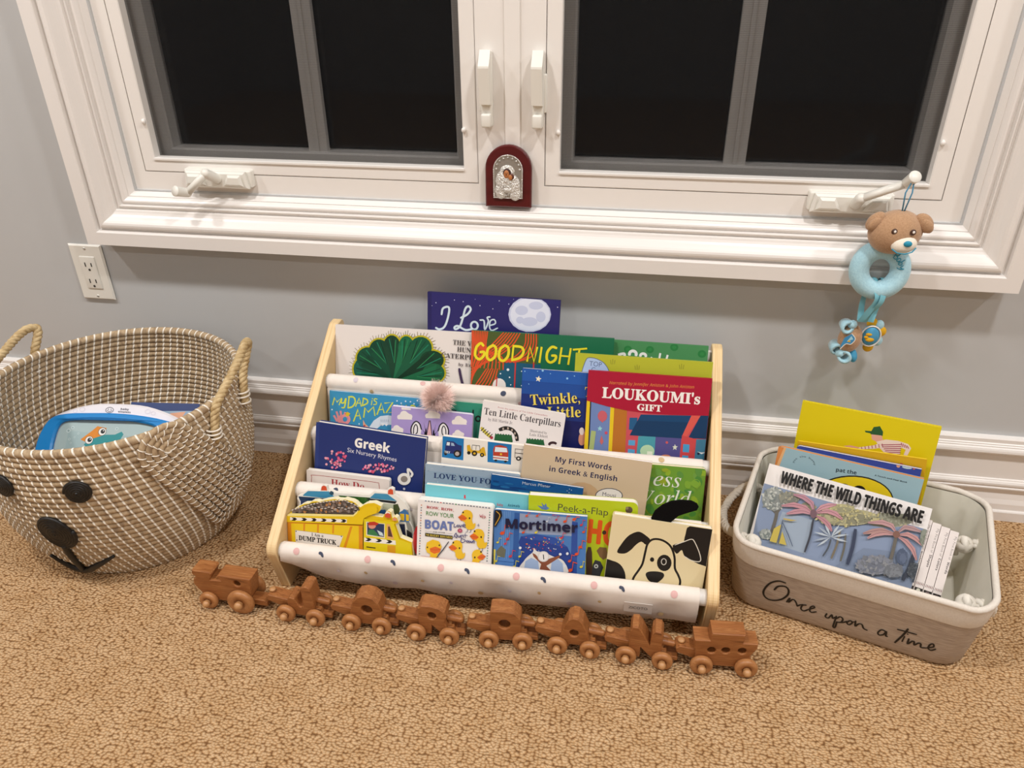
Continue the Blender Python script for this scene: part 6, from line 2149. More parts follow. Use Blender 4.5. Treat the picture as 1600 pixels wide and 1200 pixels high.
['e','#86836c',7,1041,1155,29,-7,-6,-21],
['e','#aaa482',7,1374,1364,22,-11,-5,-10],
['e','#c0b789',7,1733,1445,5,-35,-13,-2],
['e','#959174',7,1626,1413,30,3,1,-14],
['e','#b3a978',7,1720,1379,18,-12,-7,-13],
['e','#86836c',7,1157,1187,-5,-18,-12,4],
['e','#aaa482',7,1061,1173,-6,-30,-15,4],
['e','#c0b789',7,1360,1387,-10,-32,-18,7],
['e','#959174',7,1161,1184,17,-19,-10,-10],
['e','#b3a978',7,1395,1336,8,-17,-13,-8],
['e','#86836c',7,1187,1286,23,-15,-11,-19],
['e','#aaa482',7,917,1241,20,6,4,-16],
['e','#c0b789',7,933,1183,-23,-27,-11,11],
['e','#959174',7,1742,1477,12,-17,-13,-11],
['e','#b3a978',7,1761,1420,-31,-10,-4,17],
['e','#86836c',7,1636,1377,18,-5,-5,-21],
['e','#aaa482',7,968,1241,-19,-25,-16,15],
['e','#c0b789',7,1025,1152,27,-16,-6,-12],
['e','#959174',7,1203,1174,18,-5,-5,-21],
['e','#b3a978',7,1783,1519,2,-35,-15,-1],
['e','#86836c',7,1138,1295,6,-24,-12,-4],
['e','#aaa482',7,1193,1279,-15,-11,-11,18],
['e','#c0b789',7,1460,1479,21,1,1,-15],
['e','#959174',7,1069,1325,-13,-22,-17,11],
['e','#b3a978',7,1295,1368,1,-25,-20,-1],
['e','#86836c',7,1004,1267,-25,-16,-10,19],
['e','#aaa482',7,1528,1325,26,-12,-5,-13],
['e','#c0b789',7,1614,1439,11,-17,-9,-6],
['e','#959174',7,1685,1448,-4,-29,-17,2],
['e','#b3a978',7,1282,1306,-16,-22,-12,11],
['e','#86836c',7,1287,1399,-17,-7,-8,22],
['e','#aaa482',7,1492,1382,17,-16,-8,-10],
['e','#c0b789',7,1481,1365,-9,-16,-15,9],
['e','#959174',7,1718,1469,-23,-15,-8,15],
['e','#b3a978',7,1481,1501,23,-16,-8,-15],
['e','#86836c',7,1250,1217,-25,-28,-12,12],
['e','#aaa482',7,1388,1476,26,-2,-1,-16],
['e','#c0b789',7,1512,1353,22,3,1,-13],
['e','#959174',7,1521,1489,-9,-21,-11,6],
['e','#b3a978',7,1264,1426,-13,-14,-14,16],
['e','#86836c',7,1417,1236,-4,-33,-13,2],
['e','#b0a87c',14,1205,1439,231,73,19,-77],
['e','#959174',12,1257,1438,142,46,11,-47],
['e','#b0a87c',7,1118,1471,-4,-19,-14,2],
['e','#c0b789',7,1094,1404,4,-26,-12,-3],
['e','#959174',7,1152,1485,14,-22,-13,-10],
['e','#b0a87c',7,1404,1542,1,-15,-12,-1],
['e','#c0b789',7,1010,1426,-19,-7,-4,14],
['e','#959174',7,1153,1395,16,-21,-8,-7],
['e','#b0a87c',7,1163,1385,12,-14,-13,-13],
['e','#c0b789',7,1178,1351,27,-7,-3,-12],
['e','#959174',7,1032,1422,14,-18,-12,-12],
['e','#b0a87c',7,1151,1371,6,-17,-13,-5],
['e','#c0b789',7,988,1362,-11,-24,-11,5],
['e','#959174',7,1134,1482,22,1,0,-16],
['e','#b0a87c',7,1133,1430,21,0,-1,-17],
['e','#c0b789',7,1224,1494,-12,-19,-15,11],
['e','#959174',7,1183,1401,-25,-9,-5,18],
['e','#b0a87c',7,1175,1424,-7,-13,-11,9],
['e','#c0b789',7,1105,1468,-20,-11,-7,16],
['e','#959174',7,1326,1521,-18,-9,-7,18],
['e','#b0a87c',7,1201,1486,0,-31,-15,-1],
['e','#c0b789',7,1175,1364,2,-28,-12,-2],
['e','#959174',7,1415,1531,-3,-17,-11,2],
['e','#b0a87c',7,981,1368,10,-16,-11,-9],
['e','#c0b789',7,1061,1363,-7,-20,-16,6],
['e','#959174',7,1064,1420,6,-19,-14,-6],
['e','#b0a87c',7,1167,1418,3,-18,-14,-3],
['e','#c0b789',7,996,1417,-18,-6,-5,18],
['e','#959174',7,1223,1449,-25,-16,-9,16],
['e','#b0a87c',7,1288,1390,4,-22,-14,-3],
['e','#c0b789',7,1023,1391,-18,-18,-11,12],
['e','#959174',7,1197,1485,18,2,1,-15],
['e','#b0a87c',7,1122,1395,14,-3,-3,-15],
['e','#c0b789',7,1312,1515,18,-4,-3,-16],
['e','#959174',7,1320,1541,15,-23,-15,-11],
['e','#b0a87c',7,1309,1446,-14,-6,-6,18],
['e','#c0b789',7,1091,1364,-6,-19,-13,5],
['e','#959174',7,1369,1474,-11,-20,-14,9],
['e','#b0a87c',7,1062,1368,-9,-23,-14,6],
['e','#c0b789',7,1282,1460,-12,-8,-7,11],
['e','#959174',7,1434,1489,11,-10,-9,-11],
['e','#b0a87c',7,1418,1511,6,-16,-11,-4],
['p','#c7b255',[434,928,342,825,331,605,455,610]],
['p','#c7b255',[479,822,598,623,476,617]],
['s','#505b71',16,0,0,[441,1002,448,812,445,607]],
['s','#505b71',16,0,0,[453,958,573,806,688,641]],
['p','#b9a25f',[437,1037,652,1066,562,1022,451,1015]],
['s','#3d3f48',31,0,1,[886,1147,904,886,890,614]],
['s','#4e545b',25,0,1,[1215,925,1208,787,1168,639]],
['s','#766d5d',33,0,1,[1312,1097,1319,878,1296,647]],
['s','#676358',29,0,1,[1402,1080,1434,870,1434,649]],
['s','#394156',53,0,1,[1523,1190,1549,920,1543,640]],
['s','#68635b',49,0,1,[2106,1268,2114,963,2092,648]],
['s','#373d4a',53,0,1,[2400,1095,2391,883,2353,661]],
['s','#3f4752',37,0,1,[2486,953,2486,820,2486,676]],
['s','#3f4752',29,0,1,[2424,1035,2394,1104,2334,1163]],
['p','#b7c0c7',[1204,968,1060,952,939,965,1065,988]],
['p','#9ea8b4',[1204,968,1074,1012,979,1068,1094,1044]],
['p','#b7c0c7',[1204,968,1112,1063,1061,1153,1143,1086]],
['p','#9ea8b4',[1204,968,1087,876,967,825,1069,906]],
['p','#b7c0c7',[1204,968,1133,841,1042,755,1103,859]],
['p','#b7c0c7',[1204,968,1276,1094,1365,1179,1305,1076]],
['p','#b7c0c7',[1204,968,1328,1050,1448,1092,1342,1019]],
['p','#b7c0c7',[1204,968,1347,984,1465,971,1342,948]],
['p','#b7c0c7',[1204,968,1229,1106,1284,1208,1264,1099]],
['p','#b68793',[871,1287,821,1435,657,1505,495,1471,495,1445,643,1425,776,1374,855,1277]],
['s','#72505a',6,0,1,[863,1282,799,1404,650,1465,495,1458]],
['p','#bc8890',[851,1262,718,1344,529,1337,359,1236,368,1211,544,1258,708,1267,845,1245]],
['s','#72505a',6,0,1,[848,1253,713,1306,536,1297,363,1223]],
['p','#bc8b94',[855,1241,703,1282,570,1230,463,1131,476,1108,602,1157,711,1205,853,1222]],
['s','#72505a',6,0,1,[854,1231,707,1244,586,1193,470,1120]],
['p','#c39097',[900,1286,982,1355,1067,1413,1163,1483,1154,1507,1035,1484,934,1412,887,1297]],
['s','#72505a',6,0,1,[894,1292,958,1384,1051,1449,1159,1495]],
['p','#bf8c93',[913,1265,1061,1317,1175,1311,1297,1281,1306,1305,1193,1388,1045,1392,905,1281]],
['s','#72505a',6,0,1,[909,1273,1053,1355,1184,1349,1301,1293]],
['p','#b8848c',[909,1217,1013,1167,1105,1111,1188,1050,1205,1068,1151,1174,1038,1240,912,1235]],
['s','#72505a',6,0,1,[910,1226,1025,1204,1128,1143,1196,1059]],
['p','#ba9191',[2096,1339,2021,1454,1857,1468,1667,1372,1674,1348,1867,1390,1996,1384,2085,1325]],
['s','#72505a',6,0,1,[2091,1332,2008,1419,1862,1429,1671,1360]],
['p','#bc908e',[2088,1306,1931,1318,1791,1248,1712,1126,1728,1108,1829,1184,1947,1245,2090,1288]],
['s','#72505a',6,0,1,[2089,1297,1939,1282,1810,1216,1720,1117]],
['p','#ae8882',[2075,1324,1885,1348,1746,1281,1638,1183,1649,1161,1776,1211,1896,1275,2074,1306]],
['s','#72505a',6,0,1,[2074,1315,1890,1312,1761,1246,1643,1172]],
['p','#af8e8d',[2116,1333,2200,1422,2301,1431,2433,1444,2435,1469,2301,1508,2167,1485,2103,1343]],
['s','#72505a',6,0,1,[2110,1338,2184,1454,2301,1470,2434,1457]],
['p','#bf908d',[2129,1301,2248,1324,2360,1299,2475,1247,2487,1268,2386,1371,2244,1397,2124,1318]],
['s','#72505a',6,0,1,[2127,1309,2246,1361,2373,1335,2481,1258]],
['p','#bb8c8b',[2120,1276,2238,1215,2352,1127,2450,1006,2468,1021,2400,1182,2267,1283,2124,1294]],
['s','#72505a',6,0,1,[2122,1285,2253,1249,2376,1154,2459,1014]],
['e','#745961',18,865,1247,49,16,18,-70],
['e','#805d51',18,2101,1308,49,16,13,-55],
['e','#505b71',14,2252,999,72,25,29,-122],
['e','#606b81',12,2273,979,44,15,18,-76],
['e','#505b71',7,2315,911,5,-16,-7,-3],
['e','#606b81',7,2218,1040,14,-6,-3,-11],
['e','#505b71',7,2266,916,-6,-18,-12,5],
['e','#606b81',7,2243,948,16,-15,-7,-8],
['e','#505b71',7,2276,1053,9,-15,-10,-8],
['e','#606b81',7,2268,993,9,-13,-10,-9],
['e','#505b71',7,2292,1065,-2,-25,-7,0],
['e','#606b81',7,2267,1039,-10,-7,-7,13],
['e','#505b71',7,2267,871,7,-11,-6,-5],
['e','#606b81',7,2298,1081,18,-3,-2,-15],
['e','#505b71',7,2238,1123,2,-12,-10,-2],
['e','#606b81',7,2316,985,-3,-20,-12,3],
['e','#505b71',7,2195,967,12,-1,-2,-13],
['e','#606b81',7,2261,1025,10,-5,-4,-12],
['e','#505b71',7,2294,1074,11,-10,-7,-10],
['e','#606b81',7,2282,936,13,0,0,-9],
['e','#505b71',7,2250,1098,6,-13,-8,-4],
['e','#606b81',7,2279,1057,12,-14,-5,-6],
['e','#505b71',7,2309,1062,-10,-8,-5,7],
['e','#606b81',7,2282,933,15,-3,-3,-15],
['e','#4c5056',14,2468,848,89,31,29,-121],
['e','#3e444b',12,2493,829,55,20,17,-74],
['e','#4c5056',7,2493,951,-3,-24,-10,2],
['e','#5e646a',7,2479,903,12,-14,-8,-8],
['e','#4c5056',7,2472,959,15,3,1,-12],
['e','#3e444b',7,2433,952,14,-26,-10,-7],
['e','#4c5056',7,2449,833,8,-16,-11,-8],
['e','#3e444b',7,2506,734,10,-30,-12,-6],
['e','#4c5056',7,2477,730,19,-2,-2,-14],
['e','#5e646a',7,2384,862,13,-9,-7,-12],
['e','#3e444b',7,2439,922,28,-4,-3,-17],
['e','#5e646a',7,2506,911,-25,-17,-7,15],
['e','#3e444b',7,2421,847,10,-19,-11,-9],
['e','#4c5056',7,2487,865,-25,-10,-4,15],
['e','#5e646a',7,2454,898,24,-15,-7,-14],
['e','#3e444b',7,2422,758,17,3,1,-14],
['e','#5e646a',7,2485,960,5,-16,-15,-8],
['e','#4c5056',7,2396,929,2,-22,-12,-2],
['e','#5e646a',7,2431,784,14,-10,-8,-13],
['e','#3e444b',7,2418,897,27,-8,-5,-19],
['e','#4c5056',7,2502,771,17,-25,-9,-9],
['e','#5e646a',7,2389,791,13,-7,-6,-14],
['e','#3e444b',7,2430,958,-3,-17,-11,2],
['e','#5e646a',7,2470,724,14,-5,-6,-19],
['e','#3e444b',7,2429,846,-7,-15,-9,5],
['e','#4c5056',7,2405,765,17,-17,-8,-10],
['e','#5e646a',7,2469,952,8,-14,-9,-8],
['e','#4c5056',7,2431,908,-25,-18,-8,13],
['e','#5e646a',7,2445,952,-14,-13,-6,8],
['e','#3e444b',7,2406,813,-7,-25,-10,3],
['e','#4c5056',7,2408,780,-21,-12,-6,14],
['e','#5e646a',7,2498,816,-21,-11,-4,10],
['e','#3e444b',7,2456,922,-7,-31,-13,4],
['e','#4c5056',7,2397,860,-2,-26,-15,1],
['e','#8a8e82',14,2484,1372,54,18,33,-142],
['e','#777d6f',12,2502,1346,33,11,21,-88],
['e','#8a8e82',7,2471,1351,1,-20,-11,-1],
['e','#777d6f',7,2491,1250,-4,-22,-12,3],
['e','#8a8e82',7,2500,1321,-16,-19,-10,12],
['e','#777d6f',7,2441,1347,15,5,2,-13],
['e','#8a8e82',7,2483,1438,6,-14,-8,-5],
['e','#777d6f',7,2442,1325,-15,-14,-7,9],
['e','#8a8e82',7,2465,1295,-12,-12,-8,9],
['e','#777d6f',7,2491,1489,3,-17,-12,-3],
['e','#777d6f',7,2506,1466,-20,-9,-4,12],
['e','#8a8e82',7,2441,1476,-9,-12,-9,7],
['e','#777d6f',7,2484,1306,-8,-19,-13,7],
['e','#8a8e82',7,2452,1412,22,4,2,-15],
['e','#777d6f',7,2422,1456,3,-21,-11,-3],
['e','#8a8e82',7,2511,1305,22,1,0,-14],
['e','#777d6f',7,2464,1400,-10,-15,-7,6],
['e','#777d6f',7,2442,1309,15,-17,-9,-9],
['e','#777d6f',7,2514,1358,21,-9,-5,-14],
['e','#8a8e82',7,2505,1226,-12,-23,-8,6],
['e','#777d6f',7,2445,1326,-19,-17,-9,14],
['e','#8a8e82',7,2472,1276,19,-12,-5,-9],
['e','#777d6f',7,2501,1407,8,-20,-13,-7],
['e','#80838d',14,1924,749,257,89,35,-143],
['e','#6d717c',12,1984,738,159,55,22,-89],
['e','#80838d',7,1668,680,29,0,-1,-20],
['e','#8b8c8f',7,1950,841,16,-21,-19,-18],
['e','#73767c',7,2013,796,-5,-30,-16,3],
['e','#6d717c',7,1960,802,28,-24,-10,-15],
['e','#80838d',7,2121,732,30,3,1,-20],
['e','#8b8c8f',7,1882,679,21,7,6,-26],
['e','#73767c',7,1782,806,-23,-12,-4,13],
['e','#6d717c',7,1749,623,-3,-22,-18,3],
['e','#80838d',7,2037,715,-24,-34,-16,16],
['e','#8b8c8f',7,1683,628,24,4,2,-22],
['e','#73767c',7,1778,691,18,-10,-9,-22],
['e','#6d717c',7,1962,916,36,12,4,-15],
['e','#80838d',7,2000,690,22,-4,-5,-27],
['e','#8b8c8f',7,1765,581,26,5,3,-24],
['e','#73767c',7,2151,755,6,-44,-18,-4],
['e','#6d717c',7,2068,760,15,-32,-16,-10],
['e','#80838d',7,1970,917,34,-5,-3,-17],
['e','#8b8c8f',7,1864,865,27,-25,-10,-13],
['e','#73767c',7,1883,848,29,-3,-2,-18],
['e','#6d717c',7,1972,676,-13,-30,-21,11],
['e','#80838d',7,1829,838,33,-1,-1,-23],
['e','#8b8c8f',7,1801,684,17,-24,-17,-16],
['e','#73767c',7,1741,720,21,-25,-17,-18],
['e','#6d717c',7,1776,821,-8,-32,-22,6],
['e','#80838d',7,1955,833,-17,-21,-15,15],
['e','#8b8c8f',7,1943,696,-13,-42,-13,5],
['e','#73767c',7,2076,674,10,-29,-14,-7],
['e','#6d717c',7,1840,732,30,11,6,-26],
['e','#80838d',7,1717,649,-4,-26,-22,3],
['e','#8b8c8f',7,1840,632,15,-13,-15,-21],
['e','#73767c',7,2050,771,15,-22,-15,-13],
['e','#6d717c',7,1892,642,40,-4,-3,-27],
['e','#80838d',7,1830,840,17,-39,-19,-11],
['e','#8b8c8f',7,1926,846,-7,-44,-23,4],
['e','#73767c',7,1982,637,-24,-19,-11,19],
['e','#6d717c',7,1796,799,-29,-29,-12,16],
['e','#80838d',7,2085,800,27,-2,-2,-19],
['e','#8b8c8f',7,1837,632,21,-10,-6,-16],
['e','#73767c',7,2015,910,10,-38,-15,-6],
['e','#6d717c',7,2140,718,12,-27,-17,-11],
['e','#80838d',7,2105,798,-3,-37,-24,1],
['e','#8b8c8f',7,1826,792,13,-36,-23,-12],
['e','#73767c',7,2072,765,19,-1,-2,-22],
['e','#6d717c',7,2162,822,28,1,0,-17],
['e','#80838d',7,1747,584,-20,-17,-11,17],
['e','#8b8c8f',7,2032,837,-2,-45,-16,1],
['e','#73767c',7,2100,711,15,-24,-15,-12],
['e','#6d717c',7,1737,800,-14,-34,-12,5],
['e','#80838d',7,2060,743,12,-19,-19,-16],
['e','#8b8c8f',7,1841,632,1,-27,-23,-2],
['e','#73767c',7,1803,722,-10,-40,-14,3],
['e','#6d717c',7,1998,835,-11,-24,-20,10],
['e','#80838d',7,1976,836,19,-21,-18,-20],
['e','#8b8c8f',7,1928,598,-10,-24,-17,8],
['e','#73767c',7,2126,885,-26,-33,-12,12],
['e','#6d717c',7,2062,829,28,-20,-9,-15],
['e','#80838d',7,1750,760,26,-24,-9,-13],
['e','#8b8c8f',7,2045,827,-17,-21,-10,11],
['e','#73767c',7,1753,816,27,-25,-16,-21],
['e','#6d717c',7,1891,779,3,-25,-22,-5],
['e','#80838d',7,1686,718,13,-39,-19,-8],
['e','#8b8c8f',7,1684,658,21,0,0,-18],
['e','#73767c',7,1742,799,13,-25,-16,-10],
['e','#6d717c',7,1936,828,9,-39,-16,-5],
['e','#80838d',7,1933,785,-3,-31,-24,2],
['e','#8b8c8f',7,2074,806,-27,-16,-10,24],
['e','#73767c',7,1920,685,22,1,0,-14],
['e','#6d717c',7,1795,628,-25,-27,-11,12],
['e','#80838d',7,2023,884,-6,-39,-16,2],
['e','#8b8c8f',7,1806,776,-34,-20,-6,13],
['e','#6d7076',14,2190,750,127,45,24,-101],
['e','#7d8086',12,2221,739,78,27,15,-63],
['e','#6d7076',7,2140,744,19,-6,-4,-16],
['e','#7d8086',7,2305,741,5,-17,-16,-7],
['e','#6d7076',7,2280,847,20,-25,-12,-13],
['e','#7d8086',7,2235,807,14,-5,-6,-20],
['e','#6d7076',7,2233,859,20,-20,-12,-16],
['e','#7d8086',7,2101,715,-2,-28,-10,0],
['e','#6d7076',7,2190,768,-7,-25,-11,3],
['e','#7d8086',7,2290,722,10,-22,-17,-10],
['e','#6d7076',7,2261,696,24,-17,-10,-16],
['e','#7d8086',7,2109,712,-11,-11,-8,11],
['e','#6d7076',7,2092,796,-8,-14,-11,8],
['e','#7d8086',7,2296,722,21,-22,-9,-12],
['e','#6d7076',7,2188,660,-16,-15,-8,12],
['e','#7d8086',7,2271,730,11,-22,-12,-8],
['e','#6d7076',7,2188,695,-23,-20,-9,14],
['e','#7d8086',7,2189,828,-26,-13,-7,19],
['e','#6d7076',7,2304,777,-3,-24,-12,1],
['e','#7d8086',7,2160,653,6,-26,-15,-6],
['e','#6d7076',7,2138,801,-16,-7,-7,19],
['e','#7d8086',7,2111,699,-22,-18,-10,15],
['e','#6d7076',7,2285,792,25,2,1,-21],
['e','#7d8086',7,2212,734,6,-14,-16,-9],
['e','#6d7076',7,2121,711,0,-21,-15,-1],
['e','#7d8086',7,2146,817,20,-3,-2,-12],
['e','#6d7076',7,2242,773,-23,-10,-3,9],
['e','#7d8086',7,2176,688,-21,-22,-11,14],
['e','#6d7076',7,2186,844,27,-9,-4,-16],
['e','#7d8086',7,2153,792,29,0,0,-16],
['e','#6d7076',7,2239,694,7,-14,-12,-9],
['e','#7d8086',7,2166,725,8,-27,-15,-6],
['t', '#161414', 'NB+', 'WHERE THE WILD THINGS ARE', 239, 1587, 2387, 1580, 195],
]),
'slim0':dict(o=(0.62713,-0.28756,0.0468),u=(0.94885,-0.31292,-0.04205),v=(0.21655,0.54806,0.80792),w=0.0127,h=0.1180,t=0.0340,kind='slim',col='#e8ded9',r=0,rl=0,pages='#efe9dd',out=None,art=[
['t', '#8a8280', 'D', 'My First Book of', 79, 1097, 79, 708, 32],
['t', '#4a4444', 'NB', 'Numbers', 79, 673, 79, 472, 32],
['p','#2a2624',[8,24,119,24,119,118,8,118]],
['e','#d85a5a',12,63,83,28,0,0,25],
['s','#5a4a48',9,0,0,[18,165,18,206]],
['s','#b87a78',7,0,0,[18,183,30,185]],
['s','#5a4a48',9,0,0,[39,165,39,206]],
['s','#b87a78',7,0,0,[39,183,51,185]],
['s','#5a4a48',9,0,0,[61,165,61,206]],
['s','#b87a78',7,0,0,[61,183,73,185]],
['s','#5a4a48',9,0,0,[82,165,82,206]],
['s','#b87a78',7,0,0,[82,183,94,185]],
['s','#5a4a48',9,0,0,[104,165,104,206]],
['s','#b87a78',7,0,0,[104,183,116,185]],
]),
'slim1':dict(o=(0.63943,-0.29161,0.04625),u=(0.94885,-0.31292,-0.04205),v=(0.21655,0.54806,0.80792),w=0.0127,h=0.1160,t=0.0340,kind='slim',col='#e8ded9',r=0,rl=0,pages='#efe9dd',out=None,art=[
['t', '#8a8280', 'D', 'My First Book of', 79, 1079, 79, 696, 32],
['t', '#4a4444', 'NB', 'Shapes', 79, 661, 79, 464, 32],
['p','#2a2624',[8,23,119,23,119,116,8,116]],
['e','#c8c8b8',12,63,81,28,0,0,25],
['s','#5a4a48',9,0,0,[18,162,18,203]],
['s','#b87a78',7,0,0,[18,180,30,182]],
['s','#5a4a48',9,0,0,[39,162,39,203]],
['s','#b87a78',7,0,0,[39,180,51,182]],
['s','#5a4a48',9,0,0,[61,162,61,203]],
['s','#b87a78',7,0,0,[61,180,73,182]],
['s','#5a4a48',9,0,0,[82,162,82,203]],
['s','#b87a78',7,0,0,[82,180,94,182]],
['s','#5a4a48',9,0,0,[104,162,104,203]],
['s','#b87a78',7,0,0,[104,180,116,182]],
]),
'slim2':dict(o=(0.65173,-0.29567,0.04571),u=(0.94885,-0.31292,-0.04205),v=(0.21655,0.54806,0.80792),w=0.0127,h=0.1140,t=0.0340,kind='slim',col='#e8ded9',r=0,rl=0,pages='#efe9dd',out=None,art=[
['t', '#8a8280', 'D', 'My First Book of', 79, 1060, 79, 684, 32],
['t', '#4a4444', 'NB', 'Colors', 79, 650, 79, 456, 32],
['p','#2a2624',[8,23,119,23,119,114,8,114]],
['e','#6a5a5a',12,63,80,28,0,0,25],
['s','#5a4a48',9,0,0,[18,160,18,200]],
['s','#b87a78',7,0,0,[18,177,30,179]],
['s','#5a4a48',9,0,0,[39,160,39,200]],
['s','#b87a78',7,0,0,[39,177,51,179]],
['s','#5a4a48',9,0,0,[61,160,61,200]],
['s','#b87a78',7,0,0,[61,177,73,179]],
['s','#5a4a48',9,0,0,[82,160,82,200]],
['s','#b87a78',7,0,0,[82,177,94,179]],
['s','#5a4a48',9,0,0,[104,160,104,200]],
['s','#b87a78',7,0,0,[104,177,116,179]],
]),
'slim3':dict(o=(0.66403,-0.29973,0.04516),u=(0.94885,-0.31292,-0.04205),v=(0.21655,0.54806,0.80792),w=0.0127,h=0.1120,t=0.0340,kind='slim',col='#e8ded9',r=0,rl=0,pages='#efe9dd',out=None,art=[
['t', '#8a8280', 'D', 'My First Book of', 79, 1042, 79, 672, 32],
['t', '#4a4444', 'NB', 'Words', 79, 638, 79, 448, 32],
['p','#2a2624',[8,22,119,22,119,112,8,112]],
['e','#4a3a3a',12,63,78,28,0,0,25],
['s','#5a4a48',9,0,0,[18,157,18,196]],
['s','#b87a78',7,0,0,[18,174,30,176]],
['s','#5a4a48',9,0,0,[39,157,39,196]],
['s','#b87a78',7,0,0,[39,174,51,176]],
['s','#5a4a48',9,0,0,[61,157,61,196]],
['s','#b87a78',7,0,0,[61,174,73,176]],
['s','#5a4a48',9,0,0,[82,157,82,196]],
['s','#b87a78',7,0,0,[82,174,94,176]],
['s','#5a4a48',9,0,0,[104,157,104,196]],
['s','#b87a78',7,0,0,[104,174,116,176]],
]),
}
# ------------------------------------------------------------------ the room
XL, XR, YF, ZC = -2.9, 3.0, -4.4, 2.44
WX0, WX1, WZ0, WZ1 = -.735, .669, .548, 1.80            # window opening inside the casing
def slab(name, boxes, mt):
    b = MB()
    for c, d in boxes: b.box(c, d, mt)
    return tag(b.build(name), kind='structure')
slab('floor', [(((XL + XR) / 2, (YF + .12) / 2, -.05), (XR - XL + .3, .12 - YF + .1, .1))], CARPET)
slab('ceiling', [(((XL + XR) / 2, YF / 2, ZC + .05), (XR - XL + .3, -YF + .3, .1))], CEIL)
slab('wall_back', [(((XL + WX0) / 2, .06, ZC / 2), (WX0 - XL, .12, ZC)), (((XR + WX1) / 2, .06, ZC / 2), (XR - WX1, .12, ZC)),
                   (((WX0 + WX1) / 2, .06, WZ0 / 2), (WX1 - WX0, .12, WZ0)), (((WX0 + WX1) / 2, .06, (ZC + WZ1) / 2), (WX1 - WX0, .12, ZC - WZ1))], WALL)
slab('wall_left', [((XL - .05, YF / 2, ZC / 2), (.1, -YF, ZC))], WALL)
slab('wall_right', [((XR + .05, YF / 2, ZC / 2), (.1, -YF, ZC))], WALL)
slab('wall_front', [(((XL + XR) / 2, YF - .05, ZC / 2), (XR - XL + .2, .1, ZC))], WALL)

# stepped baseboard: cap moulding, flat board, bead, plinth and shoe
PB = [(0, .1705), (-.010, .1705), (-.012, .168), (-.012, .161), (-.014, .1595), (-.014, .1575), (-.0155, .1560), (-.0155, .1535), (-.0185, .1525), (-.020, .149), (-.0205, .145), (-.019, .141), (-.015, .138), (-.0115, .137),
      (-.0115, .0865), (-.014, .0855), (-.0145, .0835), (-.0165, .0825), (-.0185, .079), (-.0185, .0755), (-.0165, .0725), (-.0165, .0705), (-.018, .0695), (-.018, .067), (-.0140, .065), (-.0125, .055), (-.0145, .043), (-.0175, .034), (-.0180, .022), (-.0210, .021), (-.0225, .019), (-.0225, 0), (0, 0)]
def extrude_x(name, prof, x0, x1, mt, smooth=True):
    b = MB(); k = len(prof)
    vs = [(x0, y, z) for y, z in prof] + [(x1, y, z) for y, z in prof]
    b.add(vs, [(i, i + 1, k + i + 1, k + i) for i in range(k - 1)], mt)
    b.add(vs, [tuple(range(k)), tuple(reversed(range(k, 2 * k)))], mt)
    return b.build(name)
tag(extrude_x('baseboard_back', [(y, z) for y, z in PB], XL, XR, TRIM), kind='structure')

# picture-frame casing, mitred at the corners: (distance inwards from the outer edge, projection into the room)
PC = [(0, 0), (0, .045), (.0235, .045), (.0252, .0438), (.0258, .0375), (.0266, .0345), (.0292, .0335), (.0298, .0372), (.0315, .0402), (.0345, .0420), (.0380, .0424), (.0415, .0414), (.0448, .0390), (.0480, .0356), (.0512, .0320), (.0545, .0292), (.0580, .0272), (.0615, .0260),
      (.0620, .0252), (.0624, .0196), (.0640, .0198), (.0680, .0238), (.0688, .0238), (.0694, .0236), (.0700, .0158), (.0712, .0156), (.0735, .0182), (.0755, .0190), (.0780, .0183), (.0805, .0162), (.0824, .0134), (.0836, .0104), (.0842, .0112), (.0850, .0108), (.0862, .0085), (.0925, -.004), (.0935, -.006)]
OX0, OX1, OZ0, OZ1 = -.829, .763, .4545, 1.894
b = MB(); k = len(PC)
ring = []
for d, y in PC: ring.append([(OX0 + d, -y, OZ0 + d), (OX1 - d, -y, OZ0 + d), (OX1 - d, -y, OZ1 - d), (OX0 + d, -y, OZ1 - d)])
for side, nm in ((0, 'trim_1'), (1, 'trim_2'), (2, 'trim_3'), (3, 'trim_4')):
    b = MB(); n = (side + 1) % 4
    vs = [r[side] for r in ring] + [r[n] for r in ring]
    b.add(vs, [(i, k + i, k + i + 1, i + 1) for i in range(k - 1)], TRIM)
    tag(b.build(nm), kind='structure')

# two casement windows side by side
SCREEN = mat('insect_mesh', '#1a1a1b', .9, spec=.1)
nt = SCREEN.node_tree
tr = nt.nodes.new('ShaderNodeBsdfTransparent'); mxs = nt.nodes.new('ShaderNodeMixShader')
wv = N(SCREEN, 'ShaderNodeTexWave', bands_direction='Z', Scale=130.0); wv2 = N(SCREEN, 'ShaderNodeTexNoise', Scale=60.0)
v = coords(SCREEN, (1, 1, 1)); L(SCREEN, v, wv.inputs['Vector']); L(SCREEN, coords(SCREEN, (6, 1, 40)), wv2.inputs['Vector'])
rp = N(SCREEN, 'ShaderNodeMapRange'); rp.inputs['To Min'].default_value = .32; rp.inputs['To Max'].default_value = .40
L(SCREEN, wv.outputs['Fac'], rp.inputs['Value']); L(SCREEN, rp.outputs[0], mxs.inputs[0])
L(SCREEN, tr.outputs[0], mxs.inputs[1]); L(SCREEN, bsdf(SCREEN).outputs[0], mxs.inputs[2])
L(SCREEN, mxs.outputs[0], nt.nodes['Material Output'].inputs[0])
GLASS = mat('window_glass', '#ffffff', .02)
bsdf(GLASS).inputs['Transmission Weight'].default_value = 1.0
bsdf(GLASS).inputs['IOR'].default_value = 1.45

